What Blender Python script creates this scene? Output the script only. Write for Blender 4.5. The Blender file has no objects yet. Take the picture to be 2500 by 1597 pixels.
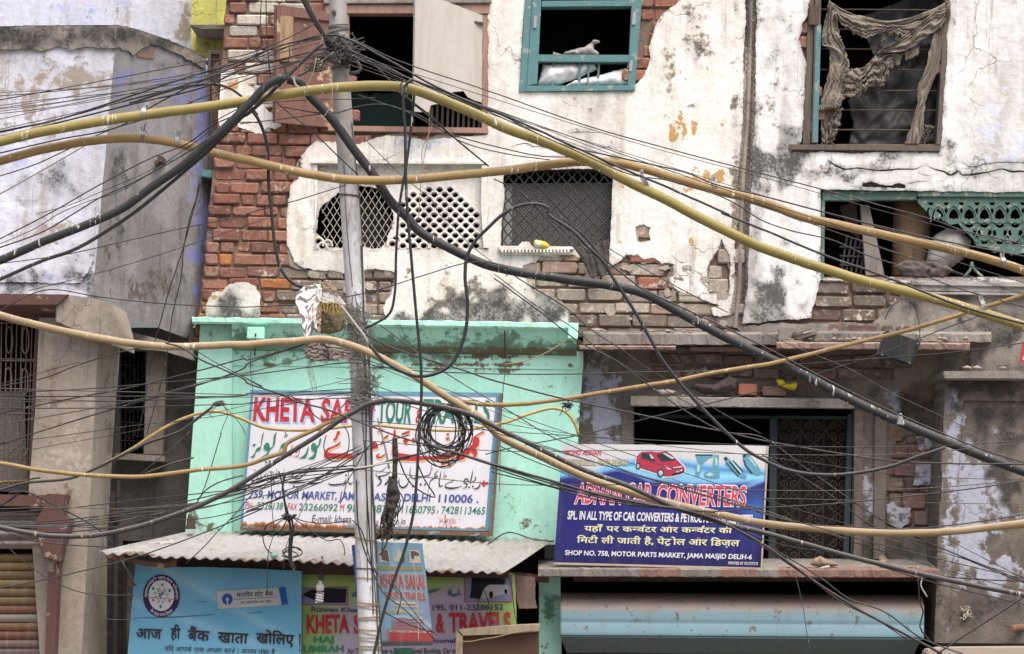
import bpy, bmesh, math, random
import numpy as np
from mathutils import Vector, Matrix, noise
from mathutils.geometry import delaunay_2d_cdt

random.seed(7)
SC = bpy.context.scene
COL = SC.collection

# ------------------------------------------------------------------ camera, sky, sun, exposure
F, DIST, CAMZ, PITCH, ROLL = 6900.0, 20.0, 3.4, 3.75, 2.0
CAM = Vector((0.0, -DIST, CAMZ))
ROT = Matrix.Rotation(math.radians(90 + PITCH), 3, 'X') @ Matrix.Rotation(math.radians(ROLL), 3, 'Z')
cd = bpy.data.cameras.new('camera')
cam = bpy.data.objects.new('camera', cd)
COL.objects.link(cam)
cam.location = CAM
cam.rotation_euler = ROT.to_euler()
cd.sensor_width = 36.0
cd.lens = 36.0 * F / 2500.0
cd.clip_end = 500.0
SC.camera = cam

SUN_EL, SUN_AZ = 64.0, 20.0        # azimuth from the street side, slightly right of the camera
world = bpy.data.worlds.new("World")
SC.world = world
world.use_nodes = True
wn = world.node_tree
sky = wn.nodes.new('ShaderNodeTexSky')
sky.sky_type = 'NISHITA'
sky.sun_disc = False
sky.sun_elevation = math.radians(SUN_EL)
sky.sun_rotation = math.radians(180 - SUN_AZ)
sky.air_density = 1.0
sky.dust_density = 6.0
sky.ozone_density = 1.0
wn.links.new(sky.outputs[0], wn.nodes['Background'].inputs[0])
wn.nodes['Background'].inputs[1].default_value = 0.14
sl = bpy.data.lights.new('sun', 'SUN')
sl.energy = 2.2
sl.angle = math.radians(50)
sl.color = (1.0, 0.975, 0.94)
so = bpy.data.objects.new('sun', sl)
COL.objects.link(so)
so.rotation_euler = (math.radians(90 - SUN_EL), 0, math.radians(SUN_AZ))
SC.view_settings.view_transform = 'Standard'
SC.view_settings.look = 'None'
SC.view_settings.exposure = 0.63
SC.view_settings.gamma = 1.0
SC.cycles.max_bounces = 6
SC.cycles.use_denoising = True

# ------------------------------------------------------------------ pixel of the photograph + distance -> point
RI = ROT.to_3x3()
def P(px, py, y=0.0):
    d = RI @ Vector(((px - 1250.0) / F, -(py - 798.5) / F, -1.0))
    return CAM + d * ((y + DIST) / d.y)
def S(y=0.0):
    return (DIST + y) / F           # metres in one photo pixel at depth y
TO = {}
for i, a in enumerate('abc'):
    for j, x in enumerate((0, 600, 1220, 1860)):
        TO[a + str(j + 1)] = (x, (0, 520, 1057)[i], 640 / 1823)
for k, v in {'z1': (580, 940, 340 / 2408), 'z2': (880, 940, 360 / 2408), 'z3': (580, 1120, 340 / 2408), 'z4': (880, 1120, 360 / 2408),
             'px': (0, 0, 1)}.items():
    TO[k] = v
def T(spec):
    """'a1 0,10 20,30 b2 5,6' : points measured on enlarged crops of the photo -> photo pixels"""
    out, cur = [], TO['px']
    for w in spec.split():
        if ',' in w:
            q = [float(t) for t in w.split(',')]
            out.append((cur[0] + q[0] * cur[2], cur[1] + q[1] * cur[2]) + tuple(q[2:]))
        else:
            cur = TO[w]
    return out

# ------------------------------------------------------------------ objects
def tag(o, label=None, cat=None, group=None, kind=None):
    if label: o['label'] = label
    if cat: o['category'] = cat
    if group: o['group'] = group
    if kind: o['kind'] = kind
    return o
def thing(name, label, cat, loc, group=None):
    o = bpy.data.objects.new(name, None)
    o.empty_display_size = 0.1
    COL.objects.link(o)
    o.location = loc
    return tag(o, label, cat, group)
def wloc(o):
    v = Vector((0, 0, 0))
    while o is not None:
        v = v + Vector(o.location)
        o = o.parent
    return v
def part(name, geo, m, parent=None, smooth=False, col=None, label=None, uv=None):
    """geo = (verts in world space, faces); col = per-vertex rgba"""
    vs, fs = geo[0], geo[1]
    if parent is not None: off = wloc(parent)
    else:
        n = max(1, len(vs))
        off = Vector((sum(v[0] for v in vs) / n, sum(v[1] for v in vs) / n, min(v[2] for v in vs)))
    me = bpy.data.meshes.new(name)
    me.from_pydata([(v[0] - off.x, v[1] - off.y, v[2] - off.z) for v in vs], [], fs)
    if col is None and len(geo) > 2: col = geo[2]
    if col is not None:
        a = me.color_attributes.new('st', 'FLOAT_COLOR', 'POINT')
        a.data.foreach_set('color', np.asarray(col, dtype=np.float32).ravel())
    if smooth:
        me.polygons.foreach_set('use_smooth', [True] * len(me.polygons))
    me.materials.append(m)
    me.update()
    o = bpy.data.objects.new(name, me)
    COL.objects.link(o)
    if parent is not None: o.parent = parent
    else: o.location = off
    if label: o['label'] = label
    return o

def parts(name, geos, m, parent=None, **kw):
    return [part(name, g, m, parent, **kw) for g in geos]

# ------------------------------------------------------------------ geometry builders (all give verts, faces in world space)
def join(*gs):
    vs, fs = [], []
    for g in gs:
        n = len(vs)
        vs += list(g[0])
        fs += [tuple(i + n for i in f) for f in g[1]]
    return vs, fs
def smooth_path(pts, step=9.0):
    p = [np.array(q, float) for q in pts]
    if len(p) < 3:
        n = max(2, int(np.linalg.norm(p[1][:2] - p[0][:2]) / step))
        return [p[0] + (p[1] - p[0]) * t / n for t in range(n + 1)]
    p = [2 * p[0] - p[1]] + p + [2 * p[-1] - p[-2]]
    out = []
    for i in range(1, len(p) - 2):
        a, b, c, d = p[i - 1:i + 3]
        t0 = 0.0
        t1 = t0 + max(1e-3, np.linalg.norm(b[:2] - a[:2])) ** .5
        t2 = t1 + max(1e-3, np.linalg.norm(c[:2] - b[:2])) ** .5
        t3 = t2 + max(1e-3, np.linalg.norm(d[:2] - c[:2])) ** .5
        n = max(2, int(np.linalg.norm(c[:2] - b[:2]) / step))
        for k in range(n):
            t = t1 + (t2 - t1) * k / n
            A1 = (t1 - t) / (t1 - t0) * a + (t - t0) / (t1 - t0) * b
            A2 = (t2 - t) / (t2 - t1) * b + (t - t1) / (t2 - t1) * c
            A3 = (t3 - t) / (t3 - t2) * c + (t - t2) / (t3 - t2) * d
            B1 = (t2 - t) / (t2 - t0) * A1 + (t - t0) / (t2 - t0) * A2
            B2 = (t3 - t) / (t3 - t1) * A2 + (t - t1) / (t3 - t1) * A3
            out.append((t2 - t) / (t2 - t1) * B1 + (t - t1) / (t2 - t1) * B2)
    out.append(p[-2])
    return out
def tube3(pts, rs, sides=8):
    """tube through world points with a radius per point"""
    n = len(pts)
    vs, fs = [], []
    up = Vector((0, -1, 0.01))
    for i in range(n):
        d = (Vector(pts[min(i + 1, n - 1)]) - Vector(pts[max(i - 1, 0)]))
        if d.length < 1e-9: d = Vector((1, 0, 0))
        d.normalize()
        s = d.cross(up)
        if s.length < 1e-3: s = d.cross(Vector((0, 0, 1)))
        s.normalize()
        u = s.cross(d).normalized()
        r = rs[i] if hasattr(rs, '__len__') else rs
        for k in range(sides):
            a = 2 * math.pi * k / sides
            vs.append(Vector(pts[i]) + (s * math.cos(a) + u * math.sin(a)) * r)
    for i in range(n - 1):
        for k in range(sides):
            k2 = (k + 1) % sides
            fs.append((i * sides + k, i * sides + k2, (i + 1) * sides + k2, (i + 1) * sides + k))
    fs.append(tuple(range(sides))[::-1])
    fs.append(tuple((n - 1) * sides + k for k in range(sides)))
    return vs, fs
def ptube(pts, rpx, y, sides=6, step=9.0, y2=None):
    """tube along photo-pixel points at depth y (or from y to y2), radius in photo pixels"""
    q = smooth_path([p[:2] for p in pts], step)
    sd = q[0][0] * .37 + q[0][1] * .11
    if rpx > 2.2 and len(q) > 20: q = [p + np.array((0, 1.1 * noise.noise(Vector((p[0] * .016, sd, 0))) + .5 * noise.noise(Vector((p[0] * .05, sd, 3))))) for p in q]
    n = len(q)
    w, r = [], []
    for i, p in enumerate(q):
        yy = y(i / (n - 1)) if callable(y) else (y if y2 is None else y + (y2 - y) * i / (n - 1))
        w.append(P(p[0], p[1], yy))
        r.append(rpx * S(yy))
    return tube3(w, r, sides)
def rod(a, b, r, sides=6):
    return tube3([Vector(a), Vector(b)], r, sides)
def quadbox(q, y0, y1, bevel=0.0):
    """prism over a photo-pixel polygon q, front at y0, back at y1"""
    n = len(q)
    f = [P(a, b, y0) for a, b in q]
    # the back keeps the world x, z of the front so that sides run straight back
    k = [Vector((v.x, y1, v.z)) for v in f]
    ar = sum(q[i][0] * q[(i + 1) % n][1] - q[(i + 1) % n][0] * q[i][1] for i in range(n))
    ft = tuple(range(n)) if ar < 0 else tuple(range(n))[::-1]
    fs = [ft, tuple(n + i for i in ft[::-1])]
    for j in range(n):
        a, b = ft[j], ft[(j + 1) % n]
        fs.append((b, a, a + n, b + n))
    vs = f + k
    if bevel > 0:
        bm = bmesh.new()
        bv = [bm.verts.new(v) for v in vs]
        for t in fs: bm.faces.new([bv[i] for i in t])
        bmesh.ops.bevel(bm, geom=list(bm.edges), offset=bevel, segments=2, affect='EDGES', clamp_overlap=True)
        bm.verts.index_update()
        vs = [v.co.copy() for v in bm.verts]
        fs = [tuple(v.index for v in t.verts) for t in bm.faces]
        bm.free()
    return vs, fs
def rect(x0, y0, x1, y1):
    return [(x0, y0), (x1, y0), (x1, y1), (x0, y1)]
def lathe(c, prof, n=16):
    """c = base point, prof = [(radius, height)]"""
    vs, fs = [], []
    for r, h in prof:
        for k in range(n):
            a = 2 * math.pi * k / n
            vs.append(Vector((c[0] + r * math.cos(a), c[1] + r * math.sin(a), c[2] + h)))
    for i in range(len(prof) - 1):
        for k in range(n):
            k2 = (k + 1) % n
            fs.append((i * n + k, i * n + k2, (i + 1) * n + k2, (i + 1) * n + k))
    fs.append(tuple(range(n))[::-1])
    fs.append(tuple((len(prof) - 1) * n + k for k in range(n)))
    return vs, fs
def room(q, y0, y1):
    """inside of a box behind an opening (open at the front)"""
    f = [P(a, b, y0) for a, b in q]
    k = [Vector((v.x, y1, v.z)) for v in f]
    n = len(q)
    return f + k, [tuple(n + i for i in range(n))] + [(i, (i + 1) % n, n + (i + 1) % n, n + i) for i in range(n)]

def densify(loop, amp, seed, step=None):
    """subdivide a closed pixel loop and make it ragged by amp pixels"""
    rs = random.Random(seed)
    step = step or (3.0 if amp else 14.0)
    pts = []
    n = len(loop)
    for i in range(n):
        a, b = np.array(loop[i][:2], float), np.array(loop[(i + 1) % n][:2], float)
        L = np.linalg.norm(b - a)
        m = max(1, int(L / step))
        for k in range(m): pts.append(a + (b - a) * k / m)
    if not amp: return [tuple(p) for p in pts]
    out = []
    s1, s2 = rs.random() * 100, rs.random() * 100
    for p in pts:
        dx = dy = 0
        for f, w in ((0.02, 1.2), (0.07, 0.9), (0.21, .75), (0.55, .45)):
            v = noise.noise_vector(Vector((p[0] * f + s1, p[1] * f + s2, f * 50)))
            dx += v.x * w
            dy += v.y * w
        out.append((p[0] + dx * amp, p[1] + dy * amp))
    return out
def offset_loop(loop, d):
    a = np.array([p[:2] for p in loop], float)
    nx_, pv_ = np.roll(a, -1, 0), np.roll(a, 1, 0)
    ar = (a[:, 0] * nx_[:, 1] - nx_[:, 0] * a[:, 1]).sum()
    t = nx_ - pv_
    t /= np.maximum(1e-6, np.linalg.norm(t, axis=1))[:, None]
    n = np.stack([t[:, 1], -t[:, 0]], 1) * (1 if ar > 0 else -1)
    return [tuple(p) for p in a + n * d]
def inside(pts, loops):
    pts = np.asarray(pts, float)
    c = np.zeros(len(pts), dtype=int)
    for lp in loops:
        a = np.asarray(lp, float)
        b = np.roll(a, -1, axis=0)
        lo, hi = a.min(0), a.max(0)
        idx = np.where((pts[:, 0] <= hi[0]) & (pts[:, 1] >= lo[1]) & (pts[:, 1] <= hi[1]))[0]
        if not len(idx): continue
        for k0 in range(0, len(idx), 4000):
            ii = idx[k0:k0 + 4000]
            x, y = pts[ii, 0][:, None], pts[ii, 1][:, None]
            cond = (a[:, 1] > y) != (b[:, 1] > y)
            with np.errstate(divide='ignore', invalid='ignore'):
                xi = a[:, 0] + (y - a[:, 1]) * (b[:, 0] - a[:, 0]) / (b[:, 1] - a[:, 1])
            c[ii] += (cond & (x < xi)).sum(1)
    return c % 2 == 1
def tri_region(loops, grid, cuts=()):
    """triangulate loops (even-odd) with inner grid points -> pixel points, triangles, boundary flag count"""
    vs, es = [], []
    for lp in loops:
        n0 = len(vs)
        vs += [tuple(p) for p in lp]
        es += [(n0 + i, n0 + (i + 1) % len(lp)) for i in range(len(lp))]
    for c in cuts:
        n0 = len(vs)
        vs += [tuple(p) for p in c]
        es += [(n0 + i, n0 + i + 1) for i in range(len(c) - 1)]
    allp = np.array(vs)
    lo, hi = allp.min(0), allp.max(0)
    if grid:
        gx, gy = np.meshgrid(np.arange(lo[0] + grid / 2, hi[0], grid), np.arange(lo[1] + grid / 2, hi[1], grid))
        gx = gx + (np.arange(gx.shape[0]) % 2)[:, None] * grid * .5
        g = np.stack([gx.ravel(), gy.ravel()], 1)
        g = g[inside(g, loops)]
        vs += [tuple(p) for p in g]
    r = delaunay_2d_cdt([Vector(v) for v in vs], es, [], 0, 1e-4)
    pv = np.array([tuple(v) for v in r[0]])
    tr = np.array([tuple(f) for f in r[2] if len(f) == 3])
    cen = pv[tr].mean(1)
    tr = tr[inside(cen, loops)]
    # orient (pixel y is down): make normals face the camera
    a, b, c = pv[tr[:, 0]], pv[tr[:, 1]], pv[tr[:, 2]]
    cr = (b[:, 0] - a[:, 0]) * (c[:, 1] - a[:, 1]) - (b[:, 1] - a[:, 1]) * (c[:, 0] - a[:, 0])
    tr = np.where((cr > 0)[:, None], tr[:, ::-1], tr)
    used = np.unique(tr)
    mp = -np.ones(len(pv), int)
    mp[used] = np.arange(len(used))
    return pv[used], mp[tr]
def stains(pv, splats):
    st = np.zeros((len(pv), 4), np.float32)
    if not len(splats): return st
    wv = np.array([[noise.noise(Vector((a * .022, b * .022, 1))) + .5 * noise.noise(Vector((a * .06, b * .06, 2))), noise.noise(Vector((a * .022, b * .016, 5))) + .5 * noise.noise(Vector((a * .06, b * .04, 6)))] for a, b in pv])
    for ch, cx, cy, rx, ry, s in splats:
        d = ((pv[:, 0] - cx) / rx + wv[:, 0] * .85) ** 2 + ((pv[:, 1] - cy) / ry + wv[:, 1] * .85) ** 2
        st[:, 'rgba'.index(ch)] = np.maximum(st[:, 'rgba'.index(ch)], s * np.exp(-d * 1.2))
    return st
def sheet(loops, y, thick=0.02, grid=10, und=0.0, undf=1.5, splats=(), paint=None, cuts=(), disp=None, edge=0.0, elen=16.0):
    """wall skin, cloth, board: loops = [(pixel loop, ragged amount)...], even-odd filled; y number or f(px, py)"""
    lps = [densify(l, a, 11 + 7 * i) for i, (l, a) in enumerate(loops)]
    pv, tr = tri_region(lps, grid, cuts)
    vs = []
    for p in pv:
        yy = y(p[0], p[1]) if callable(y) else y
        q = P(p[0], p[1], yy)
        if und: q.y += und * (noise.noise(q * undf) + .5 * noise.noise(q * undf * 3.1) + .25 * noise.noise(q * undf * 9))
        if disp: q.y += disp(p[0], p[1])
        vs.append(q)
    fs = [tuple(int(i) for i in t) for t in tr]
    st = paint(pv) if paint is not None else stains(pv, splats)
    if edge:
        bp = np.concatenate([np.array(l) for l in lps])
        d = np.full(len(pv), 1e9)
        for k0 in range(0, len(bp), 300):
            b_ = bp[k0:k0 + 300]
            d = np.minimum(d, ((pv[:, None, :] - b_[None]) ** 2).sum(2).min(1))
        st[:, 0] = np.maximum(st[:, 0], edge * np.exp(-np.sqrt(d) / elen))
    if thick:
        ed = {}
        for t in fs:
            for i in range(3):
                e = (t[i], t[(i + 1) % 3])
                ed[e] = 1
        bd = [e for e in ed if (e[1], e[0]) not in ed]
        rim = {}
        extra = []
        for e in bd:
            for i in e:
                if i not in rim:
                    rim[i] = len(vs)
                    v = vs[i]
                    vs.append(Vector((v.x, v.y + thick, v.z)))
                    extra.append(st[i])
        for a, b in bd: fs.append((b, a, rim[a], rim[b]))
        st = np.concatenate([st, np.array(extra, np.float32).reshape(-1, 4)])
    return vs, fs, st
def pillow(loop, y, depth, grid=7, rough=0, wr=0.0, wf=8.0, power=.5, back=True):
    """closed cushion over a pixel outline: bags, rags, sacks"""
    lp = densify(loop, rough, 5, step=5)
    pv, tr = tri_region([lp], grid)
    b = np.array(lp)
    d = np.sqrt(((pv[:, None, :] - b[None, :, :]) ** 2).sum(2)).min(1)
    d = (d / max(d.max(), 1e-6)) ** power
    vs, fs = [], []
    for i, p in enumerate(pv):
        q = P(p[0], p[1], y)
        w = wr * (1 - abs(noise.noise(q * wf)) * 2 + .5 * noise.noise(q * wf * 2.7)) if wr else 0
        q.y -= depth * d[i] + w * min(1, d[i] * 3)
        vs.append(q)
    fs = [tuple(int(i) for i in t) for t in tr]
    if back:
        n = len(vs)
        for i, p in enumerate(pv):
            q = P(p[0], p[1], y)
            q.y += depth * .6 * d[i]
            vs.append(q)
        fs += [tuple(n + int(i) for i in t[::-1]) for t in tr]
    return vs, fs
def flat(polys, y):
    """painted shapes: flat polygons at depth y (number or function)"""
    vs, fs = [], []
    for q in polys:
        n = len(vs)
        lp = [tuple(p[:2]) for p in q]
        if callable(y): lp = densify(lp, 0, 0, 6)
        pv, tr = tri_region([lp], 6 if callable(y) else 0)
        for p in pv: vs.append(P(p[0], p[1], y(p[0], p[1]) if callable(y) else y))
        fs += [tuple(n + int(i) for i in t) for t in tr]
    return vs, fs
def ribbon(pts):
    """brush stroke: [(x, y, width)...] -> closed pixel polygon"""
    q = smooth_path(pts, 3.0)
    L, R = [], []
    for i, p in enumerate(q):
        d = q[min(i + 1, len(q) - 1)][:2] - q[max(i - 1, 0)][:2]
        n = np.array((-d[1], d[0])) / max(1e-6, np.linalg.norm(d))
        L.append(tuple(p[:2] + n * p[2] / 2))
        R.append(tuple(p[:2] - n * p[2] / 2))
    return L + R[::-1]
def ribbons_geo(strokes, y):
    vs, fs = [], []
    for s in strokes:
        q = ribbon(s)
        n = len(vs)
        m = len(q) // 2
        for a, b in q: vs.append(P(a, b, y(a, b) if callable(y) else y))
        for i in range(m - 1): fs.append((n + i, n + i + 1, n + 2 * m - 2 - i, n + 2 * m - 1 - i))
    return vs, fs
def ellipse(cx, cy, rx, ry, n=24, a0=0):
    return [(cx + rx * math.cos(a0 + 2 * math.pi * k / n), cy + ry * math.sin(a0 + 2 * math.pi * k / n)) for k in range(n)]

# ------------------------------------------------------------------ lettering
_fcache = {}
def glyphs(s, bold=0.0):
    k = (s, bold)
    if k not in _fcache:
        c = bpy.data.curves.new('t', 'FONT')
        c.body = s
        c.size = 1.0
        c.offset = bold
        c.resolution_u = 3
        o = bpy.data.objects.new('t', c)
        me = o.to_mesh()
        v = np.array([tuple(x.co) for x in me.vertices]) if len(me.vertices) else np.zeros((0, 3))
        f = [tuple(p.vertices) for p in me.polygons]
        o.to_mesh_clear()
        bpy.data.objects.remove(o)
        bpy.data.curves.remove(c)
        _fcache[k] = (v, f)
    return _fcache[k]
def clip_right(v, f, x):
    bm = bmesh.new()
    bv = [bm.verts.new(p) for p in v]
    for t in f:
        try: bm.faces.new([bv[i] for i in t])
        except ValueError: pass
    bmesh.ops.bisect_plane(bm, geom=bm.verts[:] + bm.edges[:] + bm.faces[:], plane_co=(x, 0, 0), plane_no=(1, 0, 0), clear_outer=True)
    bm.verts.index_update()
    out = (np.array([tuple(p.co) for p in bm.verts]), [tuple(p.index for p in t.verts) for t in bm.faces])
    bm.free()
    return out
def deva(s, bold):
    """Devanagari line. '~' = half form of the letter before it, '^' = reph hook over it, '_' = ra stroke under it; i-matra is written first"""
    V, Fc, x = [], [], 0.0
    def add(v, f, dx):
        n = len(V)
        V.extend((p[0] + dx, p[1], 0) for p in v)
        Fc.extend(tuple(i + n for i in t) for t in f)
    def stroke(pts, dx):
        q = ribbon([(a * 100, b * 100, w * 100) for a, b, w in pts])
        m = len(q) // 2
        n = len(V)
        V.extend((a / 100 + dx, b / 100, 0) for a, b in q)
        Fc.extend((n + i, n + i + 1, n + 2 * m - 2 - i, n + 2 * m - 1 - i) for i in range(m - 1))
    tok, cur = [], ''
    for ch in s:
        if ch in '~^_ ':
            if ch == ' ':
                tok.append((cur, '')); tok.append((' ', ''))
                cur = ''
            else:
                tok.append((cur[:-1], '')) if len(cur) > 1 else None
                tok.append((cur[-1:], ch))
                cur = ''
        else: cur += ch
    tok.append((cur, ''))
    w = .07 + bold * 2
    for t, op in tok:
        if t == ' ':
            x += .3
            continue
        if not t: continue
        v, f = glyphs(t, bold)
        if not len(v): continue
        x0, x1 = v[:, 0].min(), v[:, 0].max()
        if op == '~':
            cx = x0 + (x1 - x0) * .66
            v, f = clip_right(v, f, cx)
            add(v, f, x - x0)
            x += cx - x0
        else:
            add(v, f, x - x0)
            wd = x1 - x0 - 2 * bold
            if op == '^': stroke([(wd - .02, .64, w), (wd - .1, .74, w), (wd - .02, .83, w), (wd + .08, .8, w * .8)], x)
            if op == '_':
                stroke([(wd * .5, -.0, w), (wd * .3, -.16, w)], x)
                stroke([(wd * .5, -.0, w), (wd * .75, -.16, w)], x)
            x += wd
    return np.array(V), Fc
CAP = 0.0
def letter(s, quad, y, bold=0.02, fit='cap', script='latin', grow=0.0):
    """text stretched into a pixel quad (tl, tr, br, bl); y number or f(px,py)"""
    base = bold
    v, f = (deva(s, base) if script == 'deva' else glyphs(s, base))
    x0, x1 = v[:, 0].min(), v[:, 0].max()
    if fit == 'cap':
        h = glyphs('H', base)[0]
        y0, y1 = h[:, 1].min(), h[:, 1].max()
    else: y0, y1 = v[:, 1].min(), v[:, 1].max()
    if grow:
        v, f = (deva(s, base + grow) if script == 'deva' else glyphs(s, base + grow))
    tl, tr, br, bl = [np.array(q, float) for q in quad]
    out = []
    for p in v:
        a, b = (p[0] - x0) / (x1 - x0), (p[1] - y0) / (y1 - y0)
        q = (1 - b) * ((1 - a) * bl + a * br) + b * ((1 - a) * tl + a * tr)
        out.append(P(q[0], q[1], y(q[0], q[1]) if callable(y) else y))
    return out, f
def Q(x0, y0, x1, y1, dy=0.0, sk=0.0):
    return [(x0 + sk, y0), (x1 + sk, y0 + dy), (x1, y1 + dy), (x0, y1)]

# ------------------------------------------------------------------ materials
class M:
    def __init__(s, name, rough=.85, spec=.25, metal=0.0):
        s.m = bpy.data.materials.new(name)
        s.m.use_nodes = True
        s.t = s.m.node_tree
        s.b = s.t.nodes['Principled BSDF']
        s.b.inputs['Roughness'].default_value = rough
        s.b.inputs['Specular IOR Level'].default_value = spec
        s.b.inputs['Metallic'].default_value = metal
        s.co = s.t.nodes.new('ShaderNodeTexCoord').outputs['Object']
    def n(s, k, **kw):
        nd = s.t.nodes.new(k)
        for a, v in kw.items(): setattr(nd, a, v)
        return nd
    def put(s, sock, v):
        if isinstance(v, bpy.types.NodeSocket): s.t.links.new(v, sock)
        elif hasattr(v, '__len__'): sock.default_value = tuple(v) + ((1,) if len(v) == 3 and sock.type == 'RGBA' else ())
        else: sock.default_value = v
    def mapv(s, scale=(1, 1, 1), loc=(0, 0, 0), rot=(0, 0, 0), vec=None):
        nd = s.n('ShaderNodeMapping')
        s.put(nd.inputs[0], vec or s.co)
        nd.inputs[1].default_value = loc
        nd.inputs[2].default_value = rot
        nd.inputs[3].default_value = scale
        return nd.outputs[0]
    def noise(s, scale, detail=4, rough=.55, vec=None, dist=0.0):
        nd = s.n('ShaderNodeTexNoise')
        s.put(nd.inputs['Vector'], vec or s.co)
        nd.inputs['Scale'].default_value = scale
        nd.inputs['Detail'].default_value = detail
        nd.inputs['Roughness'].default_value = rough
        nd.inputs['Distortion'].default_value = dist
        return nd.outputs['Fac']
    def math(s, op, a, b=0.0, clamp=False):
        nd = s.n('ShaderNodeMath', operation=op, use_clamp=clamp)
        s.put(nd.inputs[0], a)
        s.put(nd.inputs[1], b)
        return nd.outputs[0]
    def step(s, v, lo, hi, a=0.0, b=1.0):
        nd = s.n('ShaderNodeMapRange', interpolation_type='SMOOTHSTEP')
        s.put(nd.inputs[0], v)
        for i, x in enumerate((lo, hi, a, b)): s.put(nd.inputs[i + 1], x)
        return nd.outputs[0]
    def mix(s, f, a, b, mode='MIX'):
        nd = s.n('ShaderNodeMix', data_type='RGBA', blend_type=mode)
        s.put(nd.inputs['Factor'], f)
        s.put(nd.inputs[6], a)
        s.put(nd.inputs[7], b)
        return nd.outputs[2]
    def attr(s):
        nd = s.n('ShaderNodeVertexColor', layer_name='st')
        return nd.outputs['Color'], nd.outputs['Alpha']
    def sep(s, c):
        nd = s.n('ShaderNodeSeparateColor')
        s.put(nd.inputs[0], c)
        return nd.outputs
    def topz(s):
        g = s.n('ShaderNodeNewGeometry')
        nd = s.n('ShaderNodeSeparateXYZ')
        s.put(nd.inputs[0], g.outputs['Normal'])
        return nd.outputs[2]
    def bump(s, h, strength=.5, dist=.01):
        nd = s.n('ShaderNodeBump')
        nd.inputs['Strength'].default_value = strength
        nd.inputs['Distance'].default_value = dist
        s.put(nd.inputs['Height'], h)
        s.put(s.b.inputs['Normal'], nd.outputs[0])
    def done(s, c):
        s.put(s.b.inputs['Base Color'], c)
        return s.m

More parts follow.
